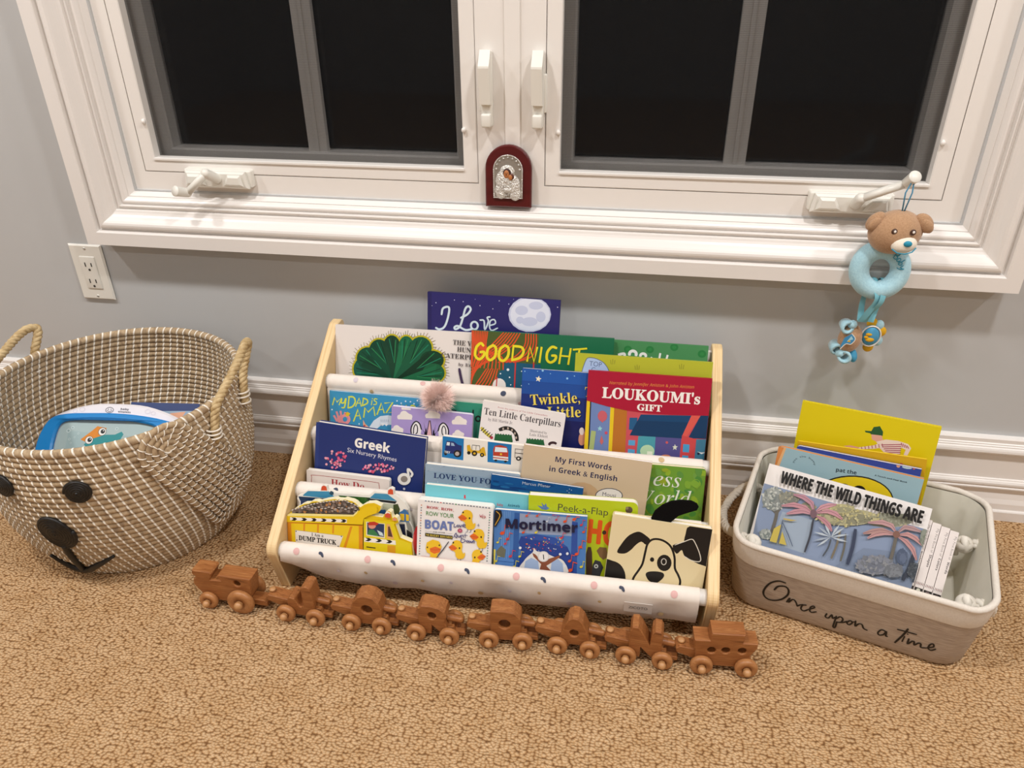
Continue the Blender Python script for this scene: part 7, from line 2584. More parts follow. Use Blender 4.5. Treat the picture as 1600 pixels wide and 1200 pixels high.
def frame(b, x0, x1, z0, z1, w, y0, y1, mt, bev=.0015):
    b.prism([[(x0, z0), (x1, z0), (x1, z1), (x0, z1)], [(x0 + w, z0 + w), (x1 - w, z0 + w), (x1 - w, z1 - w), (x0 + w, z1 - w)]], y0, y1, mt, bev=bev)
def casement(nm, x0, x1, fx0, fx1, mun, latch_x, crank):
    """x0..x1 outside of the fixed frame, fx0..fx1 outside of the screen frame"""
    w = thing(nm, None, None, ((x0 + x1) / 2, 0, WZ0), kind='structure')
    cx = (x0 + x1) / 2
    def bd(b, name, par=w):
        b.v = [(q[0] - cx, q[1], q[2] - WZ0) for q in b.v] if par is w else b.v
        return b.build(name, par)
    b = MB()
    b.prism([[(x0, WZ0), (x1, WZ0), (x1, WZ1), (x0, WZ1)], [(fx0 - .001, .5805), (fx1 + .001, .5805), (fx1 + .001, WZ1 - .03), (fx0 - .001, WZ1 - .03)]], .004, .10, VINYL)
    bd(b, 'window_frame')
    b = MB(); frame(b, fx0, fx1, .5815, WZ1 - .031, .024, .0035, .028, VINYL); b.box(((fx0 + fx1) / 2, .003, .6035), (fx1 - fx0 - .046, .004, .003), VINYL)
    bd(b, 'screen_frame')
    b = MB(); b.box(((fx0 + fx1) / 2, .0215, (.6 + WZ1 - .05) / 2), (fx1 - fx0 - .044, .0008, WZ1 - .05 - .6), SCREEN); bd(b, 'insect_screen')
    b = MB(); sx0, sx1 = fx0 - .004, fx1 + .004
    frame(b, sx0, sx1, .570, WZ1 - .02, .0465, .036, .075, VINYL, .003); bd(b, 'sash')
    b = MB(); mx_ = mun; b.prism([(mx_ - .0175, .6), (mx_ + .0175, .6), (mx_ + .0175, WZ1 - .05), (mx_ - .0175, WZ1 - .05)], .046, .058, VINYL, bev=.001)
    b.prism([(mx_ - .003, .6), (mx_ + .003, .6), (mx_ + .003, WZ1 - .05), (mx_ - .003, WZ1 - .05)], .043, .047, VINYL); bd(b, 'muntin')
    b = MB(); b.box(((sx0 + sx1) / 2, .0655, 1.19), (sx1 - sx0 - .07, .005, WZ1 - .02 - .57 - .07), GLASS); bd(b, 'glass_pane')
    for x in (fx0 + .021, fx1 - .021):
        b = MB(); b.ball((x, .001, .668), (.004, .004, .0045), VINYL); bd(b, 'clip_pin')
    # latch: keeper plate with a long lever
    lx, s = latch_x
    lt = MB(); lt.bbox((lx, -.004, .7325), (.018, .016, .113), .003, PLASTIC); lt.bbox((lx - s * .010, .000, .727), (.006, .01, .058), .0025, PLASTIC)
    lo = bd(lt, 'latch')
    b = MB()
    b.prism([(-.010, .790), (-.0125, .7905), (-.0300, .7690), (-.0305, .7660), (-.0225, .712), (-.010, .710)], -.0085, .0085, PLASTIC, M=Matrix.Translation((lx - cx, 0, -WZ0)) @ Matrix.Rotation(R(90), 4, 'Z') @ Matrix.Scale(-1, 4, (1, 0, 0)) if False else Matrix(((0, 1, 0, lx - cx), (1, 0, 0, 0), (0, 0, 1, -WZ0), (0, 0, 0, 1))))
    b.build('lever', lo)
    b = MB(); b.bbox((lx - cx, -.011, .687 - WZ0), (.016, .020, .021), .003, PLASTIC); b.build('catch', lo)
    # crank operator
    c = crank
    b = MB(); bx = c['x']; hw = .060
    b.bbox((bx, -.002, .5765), (2 * hw + .006, .016, .030), .003, PLASTIC)
    prof = [(-hw, .5615), (hw, .5615), (hw - .004, .5905), (-hw + .004, .5905)]
    b.prism([(bx + a, z) for a, z in prof], -.020, -.008, PLASTIC, bev=.0035)
    for s2 in (-1, 1):
        b.prism([(bx + s2 * .016, .567), (bx + s2 * (hw - .006), .567), (bx + s2 * (hw - .010), .5865), (bx + s2 * .026, .5865)], -.027, -.019, PLASTIC, bev=.004)
    co = bd(b, 'crank_housing')
    Tq = lambda p: (p[0] - cx, p[1], p[2] - WZ0)
    b = MB()
    A, B_, K0, K1 = c['pts']
    b.cyl(Tq(A), Tq(B_), .0085, PLASTIC, 18); b.ball(Tq(B_), .0085, PLASTIC)
    b.tube([Tq(B_), Tq(tuple((B_[i] + K0[i]) / 2 for i in range(3))), Tq(K0)], .0065, PLASTIC, 10, flat=1.25); b.ball(Tq(K0), .0075, PLASTIC)
    b.build('crank_arm', co)
    b = MB(); b.cyl(Tq(K0), Tq(K1), .0075, PLASTIC, 20, r2=.0092); b.lathe([(.0092, 0), (.0085, .0012), (0, .0015)], PLASTIC, Tq(K1), [K1[i] - K0[i] for i in range(3)], 20); b.build('crank_knob', co)
    return w
casement('window_1', WX0, -.037, -.709, -.0965, -.3925, (-.0765, 1), dict(x=-.5625, pts=((-.5575, -.018, .5775), (-.5655, -.040, .5925), (-.603, -.047, .5595), (-.612, -.068, .568))))
casement('window_2', -.037, WX1, .0165, .6335, .321, (.0055, -1), dict(x=.4985, pts=((.5035, -.018, .5765), (.5035, -.040, .5915), (.560, -.046, .618), (.5635, -.068, .634))))
b = MB(); b.prism([(-.049, WZ0 + .001), (-.0245, WZ0 + .001), (-.0245, WZ1), (-.049, WZ1)], .0005, .006, VINYL, bev=.0008); tag(b.build('trim_5'), kind='structure')

# ------------------------------------------------------------------ wall outlet
o = thing('power_outlet', 'white double power outlet on the grey wall at the window casing corner', 'outlet', (-.8725, 0, .324))
b = MB(); b.prism([(-.035, 0), (.035, 0), (.035, .114), (-.035, .114)], -.0065, .0, PLASTIC, bev=.003); b.build('cover_plate', o)
b = MB(); b.bbox((0, -.0065, .057), (.033, .004, .067), .0018, PLASTIC)
DARK = mat('slot_dark', '#3a3733', .7)
for z in (.074, .040):
    b.box((-.0065, -.0086, z), (.0022, .0006, .0085), DARK); b.box((.0065, -.0086, z), (.0022, .0006, .0075), DARK); b.cyl((0, -.0082, z - .0105), (0, -.0089, z - .0105), .0024, DARK, 12)
b.build('receptacle', o)
for z in (.106, .008):
    b = MB(); b.lathe([(.003, 0), (.0028, .0008), (0, .0012)], PLASTIC, (0, -.0062, z), (0, -1, 0), 12); b.box((0, -.0074, z), (.0045, .0004, .0008), DARK); b.build('screw', o)

# ------------------------------------------------------------------ arched icon on the sill
Mi = Matrix.Translation((-.0425, -.0085, .5475)) @ Matrix.Rotation(R(-3), 4, 'X')
o = thing('religious_icon', 'small arched dark red icon with silver relief, on the ledge between the two windows', 'icon', Mi)
def arch(w, z0, zs, n=18):
    return [(-w, z0), (w, z0), (w, zs)] + [(w * math.cos(math.pi * i / n), zs + w * math.sin(math.pi * i / n)) for i in range(1, n)] + [(-w, zs)]
MAROON = noisy('maroon_lacquer', [(.3, '#4a1013'), (.7, '#5c181a')], (10, 10, 60), .28)
b = MB(); b.prism(arch(.0385, 0, .0625), -.006, .006, MAROON, bev=.002); b.build('board', o)
SILVER = mat('silver_relief', '#dedbd5', .30, metal=.6)
n_ = N(SILVER, 'ShaderNodeTexNoise', Scale=420.0, Detail=3.0); L(SILVER, coords(SILVER, (1, 1, 1)), n_.inputs['Vector']); bump(SILVER, n_.outputs['Fac'], .9, .0030)
SILD = mat('recess_shade_silver', '#aaa69f', .4, metal=.7)  # darker silver paints recess shade into the plate behind the figures
b = MB(); b.prism(arch(.0245, .0155, .0615), -.0085, -.006, SILD, bev=.001)
b.tube([(x, -.0088, z) for x, z in arch(.0238, .0162, .0615)], .0011, SILVER, 6, closed=True)
rn = random.Random(3)
for x, z, rx, rz, dy in ((-.004, .043, .017, .020, .004), (.010, .035, .011, .018, .004), (-.012, .028, .010, .014, .003), (.012, .024, .010, .012, .0035), (.000, .030, .009, .006, .006), (-.001, .0585, .0125, .0115, .003), (.0095, .048, .006, .006, .004)):
    b.ball((x, -.0085, z), (rx, dy, rz), SILVER)
for i in range(120):
    a = rn.uniform(0, 6.28); q = rn.uniform(.2, 1)
    b.ball((-.0015 + .019 * q * math.cos(a), -.0092 - .0042 * (1 - q), .039 + .021 * q * math.sin(a)), (rn.uniform(.0007, .0018), .0014, rn.uniform(.0007, .0024)), SILVER, nu=8, nv=6)
for i in range(9):
    a = math.pi * i / 8; b.ball((.0195 * math.cos(a), -.0088, .063 + .0185 * math.sin(a)), .0018, SILVER, nu=8, nv=6)
for k_ in range(10):
    x = -.018 + k_ * .0039; b.tube([(x, -.0095, .019), (x * .8, -.0115, .032), (x * .55 + .002, -.0112, .044)], .0007, SILVER, 6)
b.build('silver_relief', o)
b = MB(); S1, S2, S3 = mat('icon_hair', '#5a2a16', .5), mat('icon_skin', '#b4703f', .5), mat('icon_veil', '#3a1a12', .5)
b.ball((-.001, -.0105, .0565), (.0072, .0022, .0085), S3); b.ball((-.0018, -.0122, .0555), (.0046, .0016, .0066), S2); b.ball((.0062, -.0115, .0515), (.0048, .0022, .0054), S1); b.ball((.0048, -.0130, .0508), (.0034, .0013, .0042), S2)
b.tube([(-.0018, -.0136, .0575), (-.0018, -.0142, .0545)], .0006, S1, 6); b.ball((-.0038, -.0135, .0575), .0006, S3, nu=6, nv=4); b.ball((.0003, -.0135, .0575), .0006, S3, nu=6, nv=4)
b.build('painted_faces', o)

# ------------------------------------------------------------------ plush rattle hanging from the right crank
PLUSH = noisy('brown_plush', [(.3, '#a98464'), (.7, '#bd9876')], (500, 500, 500), .95, spec=.1, sheen=.4, bmp=.3)
BLUE = noisy('pale_blue_plush', [(.3, '#9fc8d6'), (.7, '#b2d8e2')], (400, 400, 400), .95, spec=.1, sheen=.4, bmp=.25)
CREAM = noisy('cream_plush', [(.3, '#e6dccb'), (.7, '#efe6d6')], (400, 400, 400), .95, spec=.1, sheen=.3, bmp=.25)
AQUA = mat('aqua_satin', '#79bccb', .4); AQUAD = mat('teal_thread', '#1f8fae', .5); GOLD = noisy('yellow_felt', [(.3, '#dba21c'), (.7, '#e6b42a')], (300, 300, 300), .9)
CORD = mat('blue_cord', '#4f93b8', .5); BROWN = mat('eye_thread', '#4a2e22', .5); WHITE = mat('white_thread', '#f2ece4', .5)
HX, HY, HZ = .5565, -.066, .5525
o = thing('plush_rattle', 'teddy bear rattle with pale blue ring, hanging from the right window crank', 'plush toy', (HX, HY, HZ))
Tr = Matrix.Rotation(R(12), 4, 'Z') @ Matrix.Rotation(R(-6), 4, 'Y')
b = MB(); b.ball((-.001, 0, -.002), (.0395, .030, .0330), PLUSH, Tr, 32, 20)
head = b.build('head', o)
for s in (-1, 1):
    Te = Matrix.Rotation(R(-38 * s), 4, 'Y') @ Matrix.Rotation(R(-18 * s), 4, 'Z')
    b = MB(); b.ball((s * .0335, -.006, .0150), (.0125, .0085, .0165), PLUSH, Te); b.ball((s * .0365, -.0125, .0125), (.0085, .005, .0120), PLUSH, Te); b.build('ear', head)
b = MB(); b.ball((.0075, -.0245, -.0130), (.0190, .0120, .0128), CREAM, Tr)
b.tube([(-.0100, -.0320, -.0180), (-.003, -.0362, -.0222), (.008, -.0373, -.0232), (.0180, -.0345, -.0205), (.0235, -.030, -.0155)], .0009, AQUAD, 6)
b.build('muzzle', head)
b = MB(); b.ball((.0090, -.0362, -.0080), (.0060, .0030, .0046), AQUAD); b.build('nose', head)
for x, y in ((-.0110, -.0282), (.0150, -.0275)):
    b = MB(); b.ball((x, y, .0070), (.0042, .0020, .0047), BROWN); b.ball((x + .0004, y - .0016, .0076), (.0019, .0009, .0021), WHITE); b.build('eye', head)
b = MB()
b.tube([(.0065, -.002, .0805), (.0085, -.002, .058), (.004, -.002, .0310)], .0011, CORD, 6)
b.tube([(.0065, -.002, .0805), (-.001, -.003, .058), (.001, -.002, .0310)], .0011, CORD, 6); b.tube([(.0065, -.002, .0795), (.0065, .006, .0835), (.0055, .012, .0790)], .0011, CORD, 6); b.build('hanging_cord', o)
RX, RZ = -.0085, -.0640
RR, RT = .0300, .0150
b = MB(); ring_pts = [(RX + RR * math.cos(a), .004 + .006 * math.sin(a), RZ + .0310 * math.sin(a)) for a in [2 * math.pi * i / 40 for i in range(40)]]
b.tube(ring_pts, RT, BLUE, 16, closed=True)
TH = R(38)
def on_ring(q):      # lettering stitched along the upper right of the ring, q = (along, out) in metres
    a = TH - q[0] / RR; r = RR + q[2]; t = q[2] / (RT + .0008)
    return Vector((RX + (RR + q[2]) * math.cos(a), .004 + .006 * math.sin(a) - (RT + .0012) * math.sqrt(max(.05, 1 - t * t)), RZ + (.031 + q[2]) * math.sin(a)))
A_ = Art(b, 0, 0, T=on_ring)
for pts in (((-.013, -.004), (-.013, .006), (-.009, .006), (-.009, .002), (-.012, .001), (-.008, .0), (-.008, -.004), (-.013, -.004)), ((-.002, .001), (-.005, .0015), (-.006, -.003), (-.003, -.004), (-.001, .0), (-.001, -.004)), ((.001, .006), (.001, -.004), (.004, -.004), (.005, -.001), (.001, .001)), ((.007, .001), (.008, -.003), (.011, -.002), (.012, .001), (.011, -.006), (.008, -.008))):
    A_.stroke(AQUAD, .0013, pts)
b.build('ring', o)
b = MB()
for pts in (((-.013, -.012, -.086), (-.008, -.018, -.104), (-.014, -.012, -.128), (-.021, -.004, -.150)), ((.001, -.012, -.086), (-.002, -.018, -.110), (-.012, -.008, -.132), (-.014, 0, -.152)), ((-.016, .010, -.088), (-.022, .004, -.118), (-.020, 0, -.150)), ((.005, .008, -.090), (.002, .006, -.122), (-.004, .002, -.152))):
    P = spline(pts, k=6); vs = []; w = .0046
    for i, p in enumerate(P):
        s = .4 * math.sin(i * .35); vs += [p + Vector((w, w * s, 0)), p - Vector((w, w * s, 0))]
    b.add(vs, [(2 * i, 2 * i + 1, 2 * i + 3, 2 * i + 2) for i in range(len(P) - 1)], AQUA, True)
for x in (-.013, .001):
    b.tube([(x, .004 + (RT + .001) * math.cos(a), RZ - .0305 + (RT + .001) * math.sin(a)) for a in [2 * math.pi * i / 20 for i in range(20)]], .0046, AQUA, 6, closed=True, flat=.25)
b.build('ribbon', o)
b = MB(); cx, cy, cz = -.024, .018, -.1900
b.ball((cx, cy, cz), (.0185, .015, .0250), PLUSH, Matrix.Rotation(R(8), 4, 'Y'), 20, 14)
cb = b.build('plush_bug', o)
def bow(c, s, rot, par):
    """one loop of a plush ribbon bow: a strip bent round and pinched at the knot"""
    b = MB(); vs = []; n = 17; Rm = Matrix.Rotation(R(rot), 3, 'Y')
    for i in range(n):
        t = i / (n - 1); a = -math.pi * .86 + 2 * math.pi * .86 * t
        x, z = .0085 + .0085 * math.cos(a), .0085 * math.sin(a); hw = .0045 + .0070 * math.sin(math.pi * t)
        for sy in (-1, 1): vs.append(Rm @ Vector((s * x, sy * hw, z)) + Vector(c))
    b.add(vs, [(2 * i, 2 * i + 1, 2 * i + 3, 2 * i + 2) for i in range(n - 1)], BLUE, True)
    b.ball(c, (.0055, .0055, .0050), BLUE, nu=12, nv=8)
    o_ = b.build('bow_loop', par); md = o_.modifiers.new('thickness', 'SOLIDIFY'); md.thickness = .0042; md.offset = 0
bow((cx - .002, cy - .004, cz + .027), -1, -25, cb); bow((cx - .012, cy - .004, cz - .026), 1, 28, cb); bow((cx - .012, cy + .002, cz - .026), -1, 50, cb)
b = MB(); A_ = Art(b, cx, cy - .0165)
A_.poly('#3f8fc0', [(-.016, -.004 + cz), (-.013, .008 + cz), (-.003, .016 + cz), (.004, .007 + cz), (-.001, -.003 + cz), (-.009, -.003 + cz), (-.016, -.013 + cz)]); A_.stroke('#e8e4d8', .0014, [(-.016, -.013 + cz), (-.009, -.003 + cz), (-.001, -.003 + cz), (.004, .007 + cz), (-.003, .016 + cz)])
A_.poly('#a8d4e2', [(-.008, .002 + cz), (-.003, .012 + cz), (.001, .006 + cz)]); A_.poly('#e6b42a', [(-.008, .001 + cz), (-.005, .005 + cz), (-.002, .001 + cz)])
b.build('wing_patch', cb)
b = MB(); b.ball((cx + .011, cy, cz - .031), (.0068, .008, .0125), mat('blue_felt', '#4a9ec6', .9), Matrix.Rotation(R(-15), 4, 'Y')); b.build('tail', cb)
fx, fy, fz = .0075, .022, -.184
b = MB(); b.ball((fx, fy, fz), (.0145, .010, .0175), mat('sky_felt', '#4f9cc4', .9)); b.tube([(fx + .0150 * math.cos(a), fy - .004, fz + .0180 * math.sin(a)) for a in [2 * math.pi * i / 24 for i in range(24)]], .0013, WHITE, 6, closed=True)
for px_, pz_, rx_, rz_ in ((-.002, -.004, .007, .004), (-.005, .005, .005, .0025), (-.008, .000, .0035, .0025)): b.ball((fx + px_, fy - .0088, fz + pz_), (rx_, .0025, rz_), GOLD)
fl = b.build('plush_flower', o)
for a, q, g in ((15, .0175, 1), (-35, .018, 0), (-82, .021, 1), (88, .0165, 1), (52, .018, 0)):
    b = MB(); b.ball((fx + q * math.cos(R(a)), fy + .006, fz + q * 1.15 * math.sin(R(a))), (.0085, .005, .0090), GOLD if g else BLUE); b.build('petal', fl)

# ------------------------------------------------------------------ sling bookshelf
SX0, SX1, TH = -.370, .332, .017
D1, DS, DR = (-.392, .086), (.0863, .0557), .0125
shelf = thing('sling_bookshelf', 'low birch bookshelf with white fabric pockets full of books, under the window', 'bookshelf', (-.019, -.2, 0))
def rel(b, par_loc): b.v = [(q[0] - par_loc[0], q[1] - par_loc[1], q[2] - par_loc[2]) for q in b.v]; return b
SL = (-.019, -.2, 0)
def rounded(pts, rads, n=6):
    o = []
    for i, p in enumerate(pts):
        a, q, c = Vector(pts[i - 1]), Vector(p), Vector(pts[(i + 1) % len(pts)]); r = rads[i]
        if r == 0: o.append(tuple(q)); continue
        d1, d2 = (a - q).normalized(), (c - q).normalized(); an = d1.angle(d2); t = r / math.tan(an / 2)
        p1, p2 = q + d1 * t, q + d2 * t
        cen = q + (d1 + d2).normalized() * (r / math.sin(an / 2))
        a1 = math.atan2(p1.y - cen.y, p1.x - cen.x); a2 = math.atan2(p2.y - cen.y, p2.x - cen.x); da = (a2 - a1 + math.pi) % (2 * math.pi) - math.pi
        o += [(cen.x + r * math.cos(a1 + da * j / n), cen.y + r * math.sin(a1 + da * j / n)) for j in range(n + 1)]
    return o
side = rounded([(-.030, 0), (-.030, .332), (-.058, .332), (-.413, .100), (-.388, 0)], [0, .012, .012, .02, .004])
for x0, x1 in ((SX0, SX0 + TH), (SX1 - TH, SX1)):
    b = MB(); b.prism(side, x0, x1, PINE, side=PINEEDGE, M=Matrix(((0, 1, 0, 0), (1, 0, 0, 0), (0, 0, 1, 0), (0, 0, 0, 1))), bev=.0012)
    rel(b, SL).build('side_panel', shelf)
DOW = mat('dowel_cap', '#e0ddd8', .5)
for k_ in range(5):
    y, z = D1[0] + k_ * DS[0], D1[1] + k_ * DS[1]
    b = MB(); b.cyl((SX0 + TH - .002, y, z), (SX1 - TH + .002, y, z), DR, PINEEDGE if False else DOW, 20); rel(b, SL).build('dowel', shelf)
DOTC = ['#dcb1ad', '#4a5062', '#c9ae84', '#d3c8cf']
def pocket(k_, x0, x1):
    y, z = D1[0] + k_ * DS[0], D1[1] + k_ * DS[1]; rr_ = DR + .0012; yb, zb = y + DS[0], z + DS[1]
    def prof(x):
        sag = 1.0
        if k_ == 0: sag = min(1, .30 + .70 * math.sqrt(max(0, (x - x0) / .085)))
        d = .058 * sag
        P = [(yb - .014, zb - .006), (y + .053 + (1 - sag) * .0, z - .046 * sag), (y + .045, z - d + .004), (y + .030, z - d), (y + .006, z - d + .001), (y - .0045, z - d + .008), (y - .0100, z - d * .55), (y - .0128, z - .012 * (1 if sag > .6 else .9))]
        for a in range(185, -30, -18): P.append((y + rr_ * math.cos(R(a)), z + rr_ * math.sin(R(a))))
        return P
    b = MB(); nx = 60; k = len(prof(0)); rn_ = random.Random(k_)
    xs = [x0 + (x1 - x0) * i / nx for i in range(nx + 1)]; vs = []
    ph = [rn_.uniform(0, 6) for _ in range(4)]
    for x in xs:
        for j, (yy, zz) in enumerate(prof(x)):
            wv_ = (.0016 * math.sin(x * 46 + ph[0]) + .001 * math.sin(x * 97 + ph[1])) * (1 if 3 <= j <= 7 else 0) * (1 if k_ == 0 else .7)
            vs.append((x, yy - wv_, zz + (.0012 * math.sin(x * 60 + ph[2]) if 2 <= j <= 5 else 0)))
    b.add(vs, [(i * k + j, i * k + j + 1, (i + 1) * k + j + 1, (i + 1) * k + j) for i in range(nx) for j in range(k - 1)], SLING, True)
    # printed spots
    def surf(x, s):
        P = prof(x); s *= len(P) - 1; j = min(int(s), len(P) - 2); t = s - j
        return Vector((x, P[j][0] * (1 - t) + P[j + 1][0] * t, P[j][1] * (1 - t) + P[j + 1][1] * t)), j
    K = len(prof(0)) - 1
    def spot(x, s, rx, rz, c, rot=0):
        p, j = surf(x, s); P = prof(x); t = Vector((0, P[min(j + 1, K)][0] - P[j][0], P[min(j + 1, K)][1] - P[j][1])).normalized(); n = Vector((1, 0, 0)).cross(t) * -1
        if n.y > .3: n = -n
        if n.z < -.3: n = -n
        m_ = 12; ring_ = []
        for i in range(m_):
            a = 2 * math.pi * i / m_; dx, dz = rx * math.cos(a), rz * math.sin(a); dx, dz = dx * math.cos(rot) - dz * math.sin(rot), dx * math.sin(rot) + dz * math.cos(rot)
            if 8 <= j <= K - 1:                    # wrap around the dowel
                base = math.atan2(p.z - z, p.y - y); an = base - dz / rr_
                ring_.append(Vector((x + dx, y + (rr_ + .0006) * math.cos(an), z + (rr_ + .0006) * math.sin(an))))
            else: ring_.append(p + Vector((dx, 0, 0)) + t * dz + n * .0022)
        if 8 <= j <= K - 1: base = math.atan2(p.z - z, p.y - y); ctr = Vector((x, y + (rr_ + .0008) * math.cos(base), z + (rr_ + .0008) * math.sin(base)))
        else: ctr = p + n * .0024
        mid = [(q + ctr) / 2 for q in ring_]
        if 8 <= j <= K - 1:
            for q in mid:
                dd = Vector((0, q.y - y, q.z - z)).normalized() * (rr_ + .0007); q.y, q.z = y + dd.y, z + dd.z
        sp_ = mat('spot_' + c[1:], c, .85, spec=.1)
        b.add(ring_ + mid + [ctr], [(i, (i + 1) % m_, m_ + (i + 1) % m_, m_ + i) for i in range(m_)] + [(m_ + i, m_ + (i + 1) % m_, 2 * m_) for i in range(m_)], sp_, True)
    if k_ == 0:
        for i in range(6):
            x = -.322 + i * .118
            spot(x, .56, .0052, .0056, DOTC[0]); 
            if x + .045 < x1: spot(x + .043, .55, .0022, .0045, DOTC[1], .5); spot(x + .0395, .575, .0024, .0024, DOTC[1])
        for i in range(13):
            x = x0 + .05 + i * .046; s = (.315, .34, .37)[i % 3] + .012 * math.sin(i * 2.1)
            spot(x, s, (.0042, .0028, .0035)[i % 3], (.0048, .003, .0026)[i % 3], [DOTC[2], DOTC[3], DOTC[2], DOTC[3]][(i * 7) % 4], i)
    else:
        for i in range(5):
            x = x0 + .05 + i * .13 + .02 * math.sin(i * 3 + k_); spot(x, .60 + .05 * math.sin(i * 2.2), .0045, .005, DOTC[(i + k_) % 4], i)
            spot(x + .03, .40, .0035, .004, DOTC[(i + 2) % 4], i)
    o = rel(b, SL).build('fabric_pocket', shelf)
    return o
pockets = [pocket(k_, SX0 + TH + .003, SX1 - TH - .010) for k_ in range(4)]
# sewn label on the front pocket, a sub-part of it
b = MB(); x0, x1 = .205, .245
LAB = mat('woven_label', '#e2d9cf', .7); zl = D1[1] - .020
Ml = Matrix.Translation((.2175 - SL[0], -.4040 - SL[1], .0520)) @ Matrix.Rotation(R(8), 4, 'X')
b.box((0, 0, .011), (.042, .0006, .022), LAB, Ml)
A_ = Art(b, 0, -.0005, T=lambda q: Ml @ Vector(q)); A_.text('#5a544e', 'D', 'ZICOTO', -.014, .0085, .014, .0085, .0055)
b.build('sewn_label', pockets[0])

# ------------------------------------------------------------------ books
def rrect(w, h, r, rl, n=5):
    o = []
    for cx_, cz_, q, r_ in ((w - r, r, 3, r), (w - r, h - r, 0, r), (rl, h - rl, 1, rl), (rl, rl, 2, rl)):
        if r_ == 0: o.append((cx_, cz_)); continue
        o += [(cx_ + r_ * math.cos(math.pi / 2 * (q + i / n)), cz_ + r_ * math.sin(math.pi / 2 * (q + i / n))) for i in range(n + 1)]
    return o
def book(key, name, label, cat='book', group=None, cover_rough=.4):
    d = BOOKS[key]; u, v_, o_ = Vector(d['u']), Vector(d['v']), Vector(d['o']); u.normalize(); v_.normalize()
    n = u.cross(v_).normalized(); w, h, t = d['w'], d['h'], d['t']
    M = Matrix((u, -n, v_)).transposed().to_4x4(); M.translation = o_ + u * (w / 2)
    root = thing(name, label, cat, M, group)
    c = ink(d['col']); pg = mat('page_edges', d['pages'], .85, spec=.1); x0 = -w / 2
    sh = lambda loop: [(a + x0, z) for a, z in loop]
    b = MB(); p = MB(); kind = d['kind']; r, rl = d['r'] / 1000, d['rl'] / 1000
    if kind == 'shape':
        out = [(d['out'][i] * 1e-4, d['out'][i + 1] * 1e-4) for i in range(0, len(d['out']), 2)]
        b.prism(sh(out), 0, .0012, c, side=pg); p.prism(sh(out), .0013, t, pg)
    elif kind == 'slim':
        b.prism(sh(rrect(w - .0006, h, .001, .001)), 0, t, c)
    elif kind == 'hard':
        ov = .0012
        b.prism(sh(rrect(w, h, r, rl)), 0, .0022, c); b.prism(sh(rrect(w, h, r, rl)), t - .0022, t, c)
        b.box((x0 + .001, t / 2, h / 2), (.002, t - .004, h - 2 * rl), c)
        p.prism(sh([(.0025, ov), (w - ov, ov), (w - ov, h - ov), (.0025, h - ov)]), .0023, t - .0023, pg)
    elif kind == 'board':
        b.prism(sh(rrect(w, h, r, rl)), 0, .0012, c); b.prism(sh(rrect(w, h, r, rl)), t - .0012, t, c)
        b.box((x0 + .0006, t / 2, h / 2), (.0012, t - .002, h - 2 * max(rl, .001)), c)
        p.prism(sh([(a if a > .0013 else .0013, z) for a, z in rrect(w, h, r, max(rl, 0))]), .0013, t - .0013, pg, bev=.0006)
    else:
        b.prism(sh(rrect(w, h, r, rl)), 0, .0006, c); b.prism(sh(rrect(w, h, r, rl)), t - .0006, t, c); b.box((x0 + .0004, t / 2, h / 2), (.0008, t - .001, h), c)
        p.prism(sh([(.001, 0), (w - .0004, 0), (w - .0004, h - .0004), (.001, h - .0004)]), .0007, t - .0007, pg)
    Art(b, x0, 0, None if kind == 'shape' else w, h).run(d['art'])
    b.build('cover', root)
    if p.v: p.build('pages', root)
    return root
TOP, THIRD, SECOND, FRONT, BIN = 'books in the top pocket', 'books in the third pocket', 'books in the second pocket', 'books in the front pocket', 'books in the linen bin'
book('moon', 'picture_book', 'navy picture book with a big white moon, standing highest behind the top row', group=TOP)
book('leafy', 'picture_book', 'white picture book with a dark green leafy clump, left end of top row', group=TOP)
book('stripy', 'picture_book', 'green picture book with orange striped curtains and a yellow handwritten title', group=TOP)
book('dots', 'picture_book', 'green picture book with darker green polka dots, at the right end of the top row', group=TOP)
book('dad', 'picture_book', 'sky blue picture book with yellow hand lettering and a pink waving hand', group=THIRD)
book('teal', 'picture_book', 'teal green picture book half hidden behind the lilac book with the fluffy pompom', group=THIRD)
lil = book('lilac', 'board_book', 'lilac board book with white clouds and zebra ears, topped by a pink fluffy pompom', group=THIRD)
book('night', 'picture_book', 'dark blue picture book with yellow lettering and stars, left of the red shop book', group=THIRD)
book('lime', 'picture_book', 'yellow-green picture book with a pale blue tag, directly behind the red shop book', group=THIRD)
book('redshop', 'picture_book', 'tall picture book with a curved red title panel above blue awnings', group=THIRD)
book('white', 'board_book', 'white board book with striped caterpillars and green leaves under a long grey title', group=THIRD)
book('navy', 'board_book', 'navy blue board book with pink blossoms and a white music note', group=SECOND)
book('howdo', 'board_book', 'off-white board book with a red title, low in front of the navy book', group=SECOND)
book('trucks', 'board_book', 'white board book with small pictures of a car, digger and fire engine', group=SECOND)
book('loveyou', 'board_book', 'grey-blue board book with dark blue capitals, below the vehicle picture book', group=SECOND)
book('bluefish', 'picture_book', 'thin deep blue watery book showing only its top strip, left of the beige book front', group=SECOND)
book('tan', 'picture_book', 'beige paperback with a two-line dark blue title and a speech bubble', group=SECOND)
book('mossy', 'board_book', 'mossy green board book with white italic letters, at the right panel', group=SECOND)
book('station', 'board_book', 'die-cut board book with blue roofs and red lamps, behind the yellow truck book', group=FRONT)
book('reddisc', 'board_book', 'red round-edged board book peeking out left of the duck book', group=FRONT)
book('dumptruck', 'board_book', 'yellow board book cut in the shape of a dump truck loaded with gravel', group=FRONT)
book('aqua', 'board_book', 'plain aqua board book standing behind the duck book', group=FRONT)
book('ducks', 'board_book', 'white board book with five yellow ducklings and handwriting on its cover', group=FRONT)
